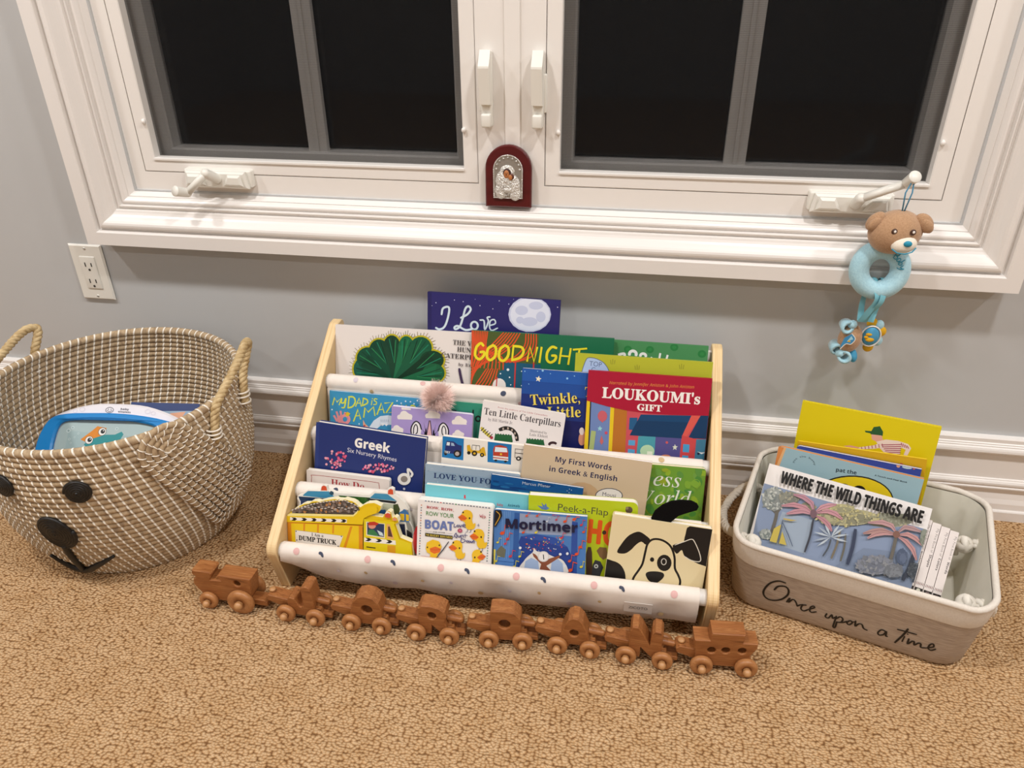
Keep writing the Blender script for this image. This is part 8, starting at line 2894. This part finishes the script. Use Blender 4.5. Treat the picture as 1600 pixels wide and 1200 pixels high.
book('mortimer', 'board_book', 'blue board book with red music notes and a bold dark title', group=FRONT)
book('peek', 'board_book', 'lime green board book with rounded corners and large orange letters', group=FRONT)
pup = book('puppy', 'picture_book', 'cream book with a black and white puppy face and a black felt ear', group=FRONT)
book('yellow', 'picture_book', 'bright yellow picture book with a figure in a striped shirt, tallest in the bin', group=BIN)
book('gold', 'picture_book', 'golden yellow thin book in front of the tallest yellow book', group=BIN)
book('bluebook', 'board_book', 'royal blue board book showing a thin top strip behind the pale blue book', group=BIN)
book('zoo', 'board_book', 'pale blue board book with an orange spine and a yellow circle', group=BIN)
book('jungle', 'picture_book', 'paperback with a white title band over a blue jungle of pink palms', group=BIN)
for i, lb in enumerate(('slim white book beside the jungle paperback, leftmost of the four spines', 'slim white book, second of the four spines from the jungle paperback', 'slim white book, third of the four spines from the jungle paperback', 'slim white book, rightmost of the four spines in the bin')):
    book('slim%d' % i, 'board_book', lb, group='slim white spines in the bin')
# fluffy pompom on the lilac book
FUR = mat('pink_fur', '#f8dcd2', .9, spec=.1, sheen=.6)
rn = random.Random(9); b = MB(); pc = Vector((.0800 - BOOKS['lilac']['w'] / 2, .004, .1050)); b.ball(pc, .012, FUR)
vs, fs = [], []
for i in range(6000):
    z_ = rn.uniform(-1, 1); a = rn.uniform(0, 6.283); s = math.sqrt(1 - z_ * z_); d = Vector((s * math.cos(a), s * math.sin(a), z_))
    if d.z < -.75: continue
    ln = rn.uniform(.018, .034); e = Vector((rn.uniform(-1, 1), rn.uniform(-1, 1), rn.uniform(-1, 1))) * .005
    q = d.orthogonal().normalized() * .00035; p0 = pc + d * .010; p1 = pc + d * (ln * .75) + e * .4; p2 = pc + d * ln + e; k = len(vs)
    if p2.z < .0845: p2.z = .0845
    vs += [p0 + q, p0 - q, p1 + q * .7, p1 - q * .7, p2]; fs += [(k, k + 1, k + 3, k + 2), (k + 2, k + 3, k + 4)]
b.add(vs, fs, FUR, True); tag(b.build('pompom', lil), kind='stuff')
# felt ear on the puppy book
EAR = [569, 1432, 607, 1553, 701, 1664, 821, 1743, 967, 1784, 1106, 1795, 1197, 1763, 1226, 1714, 1207, 1658, 1081, 1595, 961, 1527, 868, 1416, 840, 1340, 588, 1340]
FELT = noisy('black_felt', [(.3, '#0c0b0b'), (.7, '#161414')], (900, 900, 900), .98, spec=.05)
b = MB(); wp = BOOKS['puppy']['w'] / 2
b.prism([(p.x, p.y) for p in [Vector((EAR[i] * 1e-4 - wp, EAR[i + 1] * 1e-4)) for i in range(0, len(EAR), 2)]], .0045, .0085, FELT, bev=.001); b.build('felt_ear', pup)

# ------------------------------------------------------------------ wooden letter train
def poly_c(cx, cz, r, n=20): return [(cx + r * math.cos(2 * math.pi * i / n), cz + r * math.sin(2 * math.pi * i / n)) for i in range(n)]
def wheel(par, x, r, s, yf, th=.0105):
    b = MB(); y = s * yf
    b.lathe([(0, 0), (r * .82, 0), (r * .95, th * .12), (r, th * .35), (r, th * .65), (r * .93, th * .88), (r * .78, th), (r * .45, th * .97), (r * .40, th * .8), (0, th * .8)], WHEELWOOD, (x, y, r), (0, s, 0), 32)
    w = b.build('wheel', par)
    b = MB(); q = .0052 if r < .018 else .006
    b.lathe([(q, 0), (q, .004), (q * 1.15, .0042), (q * 1.15, .006), (q * .85, .0095), (q * .4, .0112), (0, .0116)], PEG, (x, y + s * th * .8, r), (0, s, 0), 18)
    b.build('axle_peg', w)
YH = .0135
def car(label, letter, wx0, wy0, wx1, wy1):
    a = math.atan2(wy1 - wy0, wx1 - wx0); cxw, cyw = (wx0 + wx1) / 2, (wy0 + wy1) / 2
    off = YH + .0105
    M = Matrix.Translation((cxw - math.sin(a) * off, cyw + math.cos(a) * off, 0)) @ Matrix.Rotation(a, 4, 'Z')
    half = math.hypot(wx1 - wx0, wy1 - wy0) / 2
    o = thing('toy_train_car', label, 'toy train', M, 'cars of the wooden letter train')
    b = MB()
    for lp in letter: b.prism(lp, -YH, YH, OAK, bev=.0015)
    b.build('letter_block', o)
    # front tongue (left) that rests on the neighbour's tow bar, and the tow bar at the back
    b = MB()
    tg = rounded([(-.0185, .0165), (-.0185, .036), (-.056, .041), (-.0600, .036), (-.0585, .029), (-.036, .0205)], [0, 0, .004, .003, .003, 0], 4)
    b.prism(tg, -.0105, .0105, OAK, bev=.0012)
    b.build('tongue', o)
    b = MB(); b.lathe([(.0048, 0), (.0048, .003), (.0056, .0032), (.0050, .0052), (.003, .0062), (0, .0066)], PEG, (-.0525, 0, .0395), (0, 0, 1), 18); b.build('coupling_peg', o)
    b = MB()
    b.prism(rounded([(.0175, .0095), (.0175, .026), (.031, .026), (.033, .0175), (.0485, .0175), (.0485, .0095)], [0, 0, .002, .002, .002, .002], 3), -.0095, .0095, OAK, bev=.001)
    b.cyl((.024, 0, .0255), (.041, 0, .0255) if False else (.024, 0, .0345), .004, PEG, 14)
    b.build('tow_bar', o)
    b = MB(); b.cyl((.020, 0, .0365), (.040, 0, .0345), .0052, OAK, 16); b.ball((.040, 0, .0345), .0052, OAK); b.build('tow_pin', o)
    for x in (-half, half):
        for s in (-1, 1): wheel(o, x, .0155, s, YH)
    return o
B0 = .0095
LET = {
 'J': [rounded([(-.021, B0), (.021, B0), (.023, .040), (.0205, .071), (.0125, .0735), (.004, .069), (.004, .029), (-.0025, .027), (-.009, .044), (-.019, .047), (-.0235, .034)], [.002, .002, .004, .005, .005, .004, .005, .005, .004, .005, .006], 4)],
 'O': [[(-.0215, B0), (.0205, B0), (.024, .022), (.025, .042), (.021, .057), (.0115, .0665), (-.001, .069), (-.0125, .065), (-.0205, .054), (-.0245, .040), (-.0275, .030), (-.023, .018)], poly_c(.001, .041, .0088)],
 'R': [[(-.0205, B0), (-.004, B0), (-.0015, .0285), (.0125, .0125), (.023, B0 + .003), (.0245, .018), (.0185, .036), (.0215, .047), (.0195, .059), (.010, .0655), (-.004, .068), (-.0165, .067), (-.0225, .061), (-.0235, .04)], poly_c(-.001, .0485, .0068)],
 'D': [rounded([(-.0235, B0), (.0215, B0), (.0235, .035), (.0225, .056), (.012, .068), (-.006, .0705), (-.0235, .069)], [.001, .003, .006, .008, .010, .006, .004], 4), poly_c(-.002, .043, .0090)],
 'A': [[(-.0245, B0 + .007), (-.020, B0), (-.008, B0), (-.006, .0155), (.008, .0155), (.010, B0), (.021, B0), (.025, .017), (.0195, .042), (.012, .061), (.005, .0695), (-.003, .0705), (-.010, .065), (-.0155, .052), (-.0205, .034)], poly_c(-.0005, .0395, .0068)],
 'N': [[(-.0235, B0), (-.0065, B0), (-.006, .030), (.012, B0), (.024, B0), (.0245, .060), (.021, .0665), (.0125, .0675), (.0085, .062), (.0065, .037), (-.006, .062), (-.012, .0705), (-.0205, .0695), (-.0235, .060)]],
}
def two(l): return [LET[l]] if len(LET[l]) > 1 else [LET[l][0]]
for l, c in (('J', (-.328, -.463, -.278, -.465)), ('O', (-.219, -.465, -.170, -.465)), ('R', (-.114, -.468, -.062, -.468)), ('D', (-.001, -.464, .050, -.460)), ('A', (.102, -.459, .151, -.460)), ('N', (.204, -.461, .257, -.463))):
    car('wooden toy train car shaped like the letter %s' % l, two(l), *c)
# engine
a = R(-1.2); off = YH + .011
M = Matrix.Translation((-.433, -.4575 + off, 0)) @ Matrix.Rotation(a, 4, 'Z')
o = thing('toy_train_engine', 'wooden toy locomotive with a larger rear wheel, at the left end of the train', 'toy train', M)
b = MB()
b.prism([[(-.040, .0125), (.036, .0125), (.0445, .030), (.0475, .050), (.050, .068), (-.005, .068), (-.008, .0655), (-.004, .0565), (-.022, .0555), (-.0165, .0685), (-.019, .0715), (-.050, .0715), (-.0525, .064), (-.0465, .057), (-.0515, .052), (-.0535, .042), (-.0475, .031), (-.0435, .026)], poly_c(.0245, .055, .0058)], -YH, YH, OAK, bev=.0014)
b.build('body', o)
b = MB(); b.prism(rounded([(.030, .0095), (.030, .0215), (.062, .0215), (.068, .0175), (.068, .0095)], [0, 0, .001, .002, .002], 3), -.0095, .0095, OAK, bev=.001); b.build('tow_bar', o)
for s in (-1, 1): wheel(o, -.029, .0155, s, YH); wheel(o, .0285, .0225, s, YH, .012)
# caboose
a = R(4.0); M = Matrix.Translation((.3455 - math.sin(a) * off, -.4605 + math.cos(a) * off, 0)) @ Matrix.Rotation(a, 4, 'Z')
o = thing('toy_train_caboose', 'wooden toy caboose with three round windows, at the right end of the letter train', 'toy train', M)
b = MB()
b.prism([[(-.036, .0105), (.034, .0105), (.0405, .022), (.036, .034), (.044, .050), (.044, .0605), (.0235, .0605), (.0245, .0765), (-.0225, .0765), (-.0235, .0615), (-.0455, .0615), (-.0445, .048), (-.0415, .030), (-.0415, .018)], poly_c(-.0195, .042, .0060), poly_c(.0005, .0435, .0060), poly_c(.0235, .0445, .0060)], -YH, YH, OAK, bev=.0014)
b.build('body', o)
b = MB(); b.prism(rounded([(-.040, .0185), (-.040, .038), (-.064, .043), (-.070, .038), (-.068, .030), (-.050, .022)], [0, 0, .004, .003, .003, 0], 4), -.0105, .0105, OAK, bev=.0012); b.build('tongue', o)
b = MB(); b.lathe([(.0048, 0), (.0048, .003), (.0056, .0032), (.005, .0052), (.003, .0062), (0, .0066)], PEG, (-.0615, 0, .0405), (0, 0, 1), 18); b.build('coupling_peg', o)
for x in (-.032, .032):
    for s in (-1, 1): wheel(o, x, .0165, s, YH)

# ------------------------------------------------------------------ woven bear basket
BC = (-.702, -.245)
bk = thing('woven_basket', 'large coiled seagrass basket with white stitching and a black bear face, left of the bookshelf', 'basket', (BC[0], BC[1], 0))
PROF = [(0, .158), (.02, .172), (.06, .191), (.10, .204), (.15, .2125), (.20, .2155), (.25, .2135), (.285, .2105), (.30, .209)]
def RZ(z):
    for (a, ra), (c, rc) in zip(PROF, PROF[1:]):
        if z <= c: return ra + (rc - ra) * (z - a) / (c - a)
    return PROF[-1][1]
CR, SP, NR = .0056, .01015, 28
b = MB(); zs = [.0056 + i * SP for i in range(NR)]
for i, z in enumerate(zs):
    b.tube([(RZ(z) * math.cos(t), RZ(z) * math.sin(t), z) for t in [2 * math.pi * j / 110 for j in range(110)]], CR if i < NR - 1 else CR * 1.25, SEAGRASS, 10, closed=True)
b.cyl((0, 0, .002), (0, 0, .009), RZ(0) - .002, SEAGRASS, 60)
body = b.build('coiled_wall', bk)
b = MB(); vs = []; fs = []; NS = 92
for i, z in enumerate(zs):
    rr_ = RZ(z); cr = (CR if i < NR - 1 else CR * 1.25) + .0005
    for j in range(NS):
        t0 = 2 * math.pi * (j - .20 * i) / NS
        k = len(vs)
        for q in range(9):
            an = 2 * math.pi * q / 9; t = t0 - .012 * math.sin(an)
            rad = rr_ + cr * math.cos(an); hw = .0014 / rr_
            zz = z + cr * math.sin(an)
            for s in (-1, 1): vs.append((rad * math.cos(t + s * hw), rad * math.sin(t + s * hw), zz))
        for q in range(9):
            q2 = (q + 1) % 9; fs.append((k + 2 * q, k + 2 * q + 1, k + 2 * q2 + 1, k + 2 * q2))
b.add(vs, fs, STITCH, True)
tag(b.build('stitching', bk), kind='stuff')
def on(th, z, off=0): r = RZ(z) + off; return Vector((r * math.cos(R(th)), r * math.sin(R(th)), z))
def spiral(name, th, z, rw, rh, turns, tilt=0, r=.0034, off=.0075, domed=.003):
    b = MB(); pts = []; n = int(turns * 26)
    for i in range(n + 1):
        f = i / n; a = f * turns * 2 * math.pi; du, dz = rw * f * math.cos(a), rh * f * math.sin(a)
        du, dz = du * math.cos(tilt) - dz * math.sin(tilt), du * math.sin(tilt) + dz * math.cos(tilt)
        pts.append(on(th + math.degrees(du / RZ(z)), z + dz, off + domed * (1 - f)))
    b.tube(pts, r, BLACKROPE, 7); return b.build(name, bk)
spiral('eye', -71.0, .216, .0185, .0185, 5.5, r=.0030); spiral('eye', -102.4, .219, .0185, .0185, 5.5, r=.0030); spiral('nose', -86.2, .1350, .026, .0345, 8, R(10), r=.0034)
b = MB(); b.tube(spline([on(t, z, .0075) for t, z in ((-86.2, .106), (-87.3, .075), (-88.8, .038), (-89.5, .026))], k=6), .0055, BLACKROPE, 8)
b.tube(spline([on(t, z, .0075) for t, z in ((-100.7, .0625), (-98.5, .0446), (-95.5, .030), (-91, .0235), (-85.5, .0275), (-80.5, .0395), (-74.1, .0544), (-68.6, .068))], k=6), lambda f: .0026 + .0040 * math.sin(math.pi * min(1, f * 1.02)), BLACKROPE, 8); b.build('mouth', bk)
# woven ear flap: nested coils following the wall
A0, B0_ = (-35.2, .2515), (-9.5, .098)
b = MB(); st_ = MB()
ku = .2145
ax = Vector(((B0_[0] - A0[0]) * R(1) * ku, B0_[1] - A0[1])); ln_ = ax.length; ax.normalize(); nv_ = Vector((-ax.y, ax.x))
def flap(al, ac, off): p = ax * al + nv_ * ac; return on(A0[0] + math.degrees(p.x / ku), max(.012, A0[1] + p.y), off)
for q in range(5):
    w = .004 + q * .0088; pts = []
    wid = lambda f: w * (1 + .38 * f)
    for i in range(15): f = i / 14; pts.append((f * ln_, -wid(f)))
    for i in range(1, 10): a = -math.pi / 2 + math.pi * i / 10; pts.append((ln_ + wid(1) * math.cos(a) * .9, wid(1) * math.sin(a)))
    for i in range(15): f = 1 - i / 14; pts.append((f * ln_, wid(f)))
    for i in range(1, 10): a = math.pi / 2 + math.pi * i / 10; pts.append((w * math.cos(a), w * math.sin(a)))
    b.tube([flap(c[0], c[1], .0095 + .0005 * (4 - q)) for c in pts], .0052, SEAGRASS, 8, closed=True)
    tot = len(pts); dist = 0; last = 0
    for i in range(tot):
        p, p2 = Vector(pts[i]), Vector(pts[(i + 1) % tot]); sl = (p2 - p).length; d = (p2 - p).normalized(); nn = Vector((-d.y, d.x))
        k = (-dist) % .0130
        while k < sl:
            c_ = p + d * k; arc_ = []
            for m_ in range(5):
                an = math.pi * m_ / 4; e_ = c_ + nn * (.0056 * math.cos(an)) + d * (.0022 * math.cos(an)); arc_.append(flap(e_.x, e_.y, .0102 + .0005 * (4 - q) + .0052 * math.sin(an)))
            st_.tube(arc_, .0009, STITCH, 5); k += .0130
        dist += sl
fl = b.build('ear_flap', bk); tag(st_.build('flap_stitching', fl), kind='stuff')
# rope handles
def rope(b, pts, r, mt, strands=3, pitch=.03, k=8):
    P = spline(pts, k=k); dist = 0; tr_ = [[] for _ in range(strands)]; prev = None
    for i, p in enumerate(P):
        t = (P[min(i + 1, len(P) - 1)] - P[max(i - 1, 0)]).normalized()
        if prev is None: nx = t.orthogonal().normalized()
        else: nx = (prev - t * prev.dot(t)).normalized()
        prev = nx; ny = t.cross(nx)
        if i: dist += (p - P[i - 1]).length
        for s in range(strands):
            an = 2 * math.pi * (dist / pitch + s / strands); tr_[s].append(p + (nx * math.cos(an) + ny * math.sin(an)) * r * .5)
    for tpts in tr_: b.tube(tpts, r * .58, mt, 7)
def handle(side_, drop):
    f = (lambda t: t) if side_ > 0 else (lambda t: 173 - t)
    b = MB()
    path = ((-15, .222, .010), (-14, .250, .012), (-11, .280, .014), (-4, .297, .015), (5, .317, .020), (12, .334, .026), (17, .341, .030), (20.5, .333, .030), (19.5, .313, .024), (16, .288, .016), (13, .262, .012), (11, .235, .010))
    rope(b, [on(f(t), z - (drop if z > .3 else 0) * (z - .3) / .04, o_) for t, z, o_ in path], .0075, ROPE, 3, .026)
    h = b.build('handle', bk)
    for grp in (((-14.6, .232), (-14.4, .239), (-14.2, .246)), ((12.5, .258), (12, .251), (11.4, .240))):
        b = MB()
        for t, zz in grp:
            c = on(f(t), zz, .008); tang = Vector((-math.sin(R(f(t))), math.cos(R(f(t))), 0)); rad = Vector((math.cos(R(f(t))), math.sin(R(f(t))), 0))
            b.tube([c + tang * (.0115 * math.cos(q)) + rad * (.0125 * math.sin(q)) for q in [2 * math.pi * i / 16 for i in range(16)]], .0017, STITCH, 6, closed=True)
        b.build('lashing', h)
handle(1, 0); handle(-1, .018)

# toys inside the basket
yaw_, ln = R(6), R(45)
h_ = Vector((math.cos(yaw_), math.sin(yaw_), 0)); bb = Vector((-math.sin(yaw_), math.cos(yaw_), 0)); up_ = Vector((0, 0, 1)) * math.cos(ln) + bb * math.sin(ln); n3 = h_.cross(up_)
Mt = Matrix((h_, -n3, up_)).transposed().to_4x4(); Mt.translation = Vector((-.758, -.17, .185)) - up_ * .205
o = thing('water_play_toy', 'white and bright blue water-filled toy panel with a fish, inside the basket', 'toy', Mt)
def sym(pts, z0): return [(x, z + z0) for x, z in pts]
WHT = mat('white_toy_plastic', '#e9e5ea', .3); BLU = mat('bright_blue_plastic', '#1f86cf', .25)
H0 = .205
bodyp = [(-.115, -.180), (.105, -.180), (.135, -.130), (.139, -.075), (.124, -.032), (.105, -.016), (.050, .001), (-.004, .0045), (-.058, .002), (-.112, -.0145), (-.132, -.032), (-.147, -.080), (-.143, -.130)]
b = MB(); b.prism(sym(spline([Vector((x, z)) for x, z in bodyp], True, 4) and [(p.x, p.y) for p in spline([Vector((x, z)) for x, z in bodyp], True, 4)], H0), 0, .020, WHT, bev=.004)
A_ = Art(b, 0, -.0004)
A_.stroke('#55545c', .0010, [(-.019 + .0075 * math.cos(t), H0 - .0085 + .0052 * math.sin(t)) for t in [i * math.pi / 8 for i in range(16)]], True); A_.stroke('#55545c', .001, [(-.024, H0 - .009), (-.019, H0 - .0115), (-.014, H0 - .009)]); A_.ell('#55545c', -.0215, H0 - .007, .001, 0, 0, .001, 8); A_.ell('#55545c', -.0165, H0 - .007, .001, 0, 0, .001, 8)
A_.text('#4a4a54', 'NB', 'baby', .002, H0 - .0075, .018, H0 - .008, .0036); A_.text('#4a4a54', 'NB', 'einstein', -.002, H0 - .0125, .022, H0 - .0135, .0034)
for x, z, r_ in ((-.072, -.0085, .005), (-.085, -.012, .004), (.055, -.0095, .005), (.066, -.0125, .004)): A_.stroke('#d6d2dc', .0008, [(x + r_ * math.cos(t), H0 + z + .8 * r_ * math.sin(t)) for t in [i * math.pi / 6 for i in range(12)]], True)
b.build('body', o)
fo = [(-.112, -.172), (.102, -.172), (.128, -.125), (.131, -.075), (.114, -.036), (.088, -.0255), (.040, -.0185), (-.005, -.016), (-.048, -.0165), (-.095, -.0190), (-.124, -.028), (-.1385, -.055), (-.143, -.090), (-.138, -.130)]
fi = [(-.085, -.150), (.078, -.150), (.095, -.115), (.098, -.075), (.082, -.042), (.042, -.0315), (-.0, -.0285), (-.042, -.028), (-.085, -.0315), (-.1015, -.036), (-.109, -.050), (-.111, -.085), (-.105, -.125)]
sp = lambda l: [(p.x, p.y + H0) for p in spline([Vector(q) for q in l], True, 4)]
b = MB(); b.prism([sp(fo), sp(fi)], -.010, 0, BLU, bev=.003); b.build('bezel', o)
b = MB(); A_ = Art(b, 0, -.001); A_.poly('#a9bcbc', sp(fi)); A_.poly('#9fb6b8', [(-.09, H0 - .05), (.08, H0 - .06), (.07, H0 - .14), (-.09, H0 - .14)])
A_.poly('#d8862c', [(-.064, H0 - .066), (-.055, H0 - .058), (-.045, H0 - .049), (-.036, H0 - .040), (-.018, H0 - .043), (-.020, H0 - .060), (-.050, H0 - .072)])
A_.poly('#2f8c90', [(-.056, H0 - .075), (-.042, H0 - .064), (-.020, H0 - .056), (.000, H0 - .055), (.012, H0 - .049), (.0165, H0 - .054), (.011, H0 - .066), (-.004, H0 - .072), (-.030, H0 - .079), (-.050, H0 - .080)])
for x, z in ((-.0473, -.0667), (-.025, -.0502)):
    A_.ell('#2a3c40', x, H0 + z, .0078, 0, 0, .0078); A_.ell('#e9e6e0', x, H0 + z, .0070, 0, 0, .0070); A_.ell('#22262a', x + .001, H0 + z + .0005, .0042, 0, 0, .0042); A_.ell('#e9e6e0', x + .002, H0 + z + .002, .0012, 0, 0, .0012, 8)
for x, z, r_ in ((-.083, -.044, .003), (-.090, -.050, .004), (-.076, -.062, .0016), (-.081, -.073, .0016), (-.085, -.066, .0022), (-.070, -.055, .002), (.002, -.044, .003)): A_.ell('#c9d8d8', x, H0 + z, r_, 0, 0, r_, 10); A_.ell('#90a8aa', x, H0 + z, r_ * .6, 0, 0, r_ * .6, 10)
b.build('water_window', o)
Mn = Mt.copy(); Mn.translation = Mt.translation + n3 * -.034
o = thing('board_book', 'navy book edge leaning behind the blue water toy inside the basket', 'book', Mn)
b = MB(); b.prism([(.0, .06), (.135, .06), (.135, H0 + .016), (0, H0 + .016)], 0, .0012, ink('#23386c')); b.prism([(.0, .06), (.135, .06), (.135, H0 + .016), (0, H0 + .016)], .0088, .010, ink('#23386c'))
A_ = Art(b, 0, 0); A_.poly('#8fa6bc', [(.001, .062), (.134, .062), (.134, H0 + .002), (.001, H0 - .002)]); A_.poly('#d8a080', [(.080, H0 - .004), (.11, H0), (.10, H0 - .02), (.085, H0 - .02)]); b.build('cover', o)
b = MB(); b.box((.0675, .005, (.06 + H0 + .016) / 2), (.133, .0072, H0 + .016 - .062), mat('page_edges', '#efe9dd', .85, spec=.1)); b.build('pages', o)

# ------------------------------------------------------------------ linen book bin
yb_ = R(-16.5)
hb = Vector((math.cos(yb_), math.sin(yb_), 0)); vb = Vector((-math.sin(yb_), math.cos(yb_), 0))
CU, CV = .605, -.056
Mb = Matrix((hb, vb, Vector((0, 0, 1)))).transposed().to_4x4(); Mb.translation = hb * CU + vb * CV
bn = thing('book_bin', 'linen storage bin with white rim and black script lettering, right of the bookshelf', 'storage bin', Mb)
def bin_ring(z, inset=0, n=7):
    f = z / .135; hw = .172 + .0105 * f - inset; d0 = -(.131 + .0185 * f) + inset; d1 = .128 + .016 * f - inset; r = .045 - inset * .6
    o = []
    for cx_, cy_, q in ((hw - r, d1 - r, 0), (-hw + r, d1 - r, 1), (-hw + r, d0 + r, 2), (hw - r, d0 + r, 3)):
        o += [Vector((cx_ + r * math.cos(math.pi / 2 * (q + i / n)), cy_ + r * math.sin(math.pi / 2 * (q + i / n)), z)) for i in range(n + 1)]
    return o
def loft(b, rings, mt, flip=False):
    k = len(rings[0]); vs = [p for r in rings for p in r]; fs = []
    for j in range(len(rings) - 1):
        for i in range(k):
            f = (j * k + i, j * k + (i + 1) % k, (j + 1) * k + (i + 1) % k, (j + 1) * k + i); fs.append(f if not flip else f[::-1])
    b.add(vs, fs, mt, True)
b = MB(); loft(b, [bin_ring(z, i) for z, i in ((0, .008), (.003, .002), (.008, 0), (.03, 0), (.06, 0), (.098, 0))], LINEN)
b.add(bin_ring(0, .008), [tuple(reversed(range(len(bin_ring(0)))))], LINEN)
A_ = Art(b, 0, 0)
tb = math.atan2(.0185, .135); U0, V0 = .43 - CU, -.187 - CV
def on_front(q): z = q[2] * math.cos(tb); return Vector((q[0] + U0, -(.131 + .0185 * z / .135) - .0005 + q[1], z))
A_ = Art(b, 0, 0, T=on_front)
TXT = {'O': [848, 815, 739, 808, 623, 686, 564, 475, 610, 349, 714, 328, 838, 411, 916, 561, 910, 685, 848, 733, 756, 687, 714, 587], 'n': [925, 393, 957, 509, 951, 395, 1003, 496, 1052, 459, 1086, 373], 'c': [1204, 461, 1155, 427, 1147, 338, 1194, 311, 1250, 377], 'e': [1250, 377, 1324, 454, 1308, 489, 1272, 441, 1275, 354, 1310, 335, 1364, 379], 'k': [1086, 373, 1120, 420, 1160, 450], 'u': [1513, 414, 1504, 336, 1549, 323, 1585, 424, 1605, 345, 1646, 405], 'p': [1649, 421, 1646, 282, 1646, 158, 1674, 158, 1677, 299], 'p2': [1659, 364, 1700, 434, 1744, 399, 1731, 317, 1679, 289, 1761, 327, 1804, 380], 'o': [1835, 409, 1810, 346, 1847, 318, 1880, 385, 1855, 419, 1838, 405], 'o2': [1878, 398, 1910, 427], 'n2': [1916, 449, 1932, 328, 1966, 403, 2012, 410, 2047, 336, 2099, 321], 'a': [2340, 420, 2278, 429, 2245, 344, 2274, 298, 2326, 345, 2343, 429, 2356, 325, 2377, 323], 't': [2591, 623, 2567, 482, 2499, 240], 'tb': [2470, 544, 2561, 552, 2716, 560], 'i': [2586, 439, 2580, 313], 'dot': [2609, 514, 2616, 507], 'm': [2649, 420, 2657, 295, 2697, 381, 2725, 390, 2741, 318, 2781, 386, 2814, 387, 2831, 312, 2898, 336], 'e2': [2898, 336, 2974, 407, 2956, 469, 2922, 424, 2922, 340, 2966, 318, 3011, 374]}
for k_, q in TXT.items(): A_.stroke('#191716', .0031 if k_ in 'Ott' else .0026, [(q[i] * 1e-4, q[i + 1] * 1e-4) for i in range(0, len(q), 2)])
b.build('linen_side', bn)
b = MB(); loft(b, [bin_ring(z, i) for z, i in ((.0965, -.0008), (.0985, -.0012), (.115, -.0010), (.132, -.0005))], CANVAS); b.build('white_band', bn)
b = MB(); b.tube([p + Vector((0, 0, .0015 * math.sin(i * .9))) for i, p in enumerate(bin_ring(.134, .003))], .0048, CANVAS, 10, closed=True); b.build('rim_binding', bn)
b = MB(); rn = random.Random(5)
rings = []
for z, ins in ((.131, .0055), (.115, .007), (.09, .008), (.06, .0085), (.03, .0095), (.008, .012)):
    rg = bin_ring(z, ins); rings.append([p + Vector((p.x, p.y, 0)).normalized() * (.0022 * math.sin(i * 1.9 + z * 40) * (1 if z < .125 else 0) - .0022) for i, p in enumerate(rg)])
loft(b, rings, LINING, True); b.add(rings[-1], [tuple(range(len(rings[-1])))], LINING); b.build('lining', bn)
GROM = mat('eyelet', '#8a8578', .4, metal=.6)
for s in (-1, 1):
    X = s * .1785; b = MB(); F0, F1 = -.085, .055
    ext = (.034, .022, .090) if s < 0 else (.009, .008, .066)
    rope(b, [(X - s * .014, F0, .098), (X + s * .004, F0, .100), (X + s * ext[1], F0 + .02, ext[2] + .004), (X + s * ext[0], (F0 + F1) / 2, ext[2] - .002), (X + s * ext[1], F1 - .02, ext[2] + .004), (X + s * .004, F1, .100), (X - s * .014, F1, .098)], .0075, COTTON, 3, .024)
    h = b.build('rope_handle', bn)
    for f in (F0, F1):
        b = MB(); c = Vector((X - s * .026, f, .092))
        for q in range(3):
            ax_ = [Vector((1, .3, .2)), Vector((.2, 1, -.4)), Vector((-.3, .2, 1))][q].normalized(); e1 = ax_.orthogonal().normalized(); e2 = ax_.cross(e1)
            b.tube([c + (e1 * math.cos(t) + e2 * math.sin(t)) * .0085 for t in [2 * math.pi * i / 16 for i in range(16)]], .0062, COTTON, 8, closed=True)
        b.ball(c, .010, COTTON); b.tube([c, c + Vector((-s * .008, .004, -.016)), c + Vector((-s * .006, .006, -.026))], .005, COTTON, 7)
        b.build('knot', h)
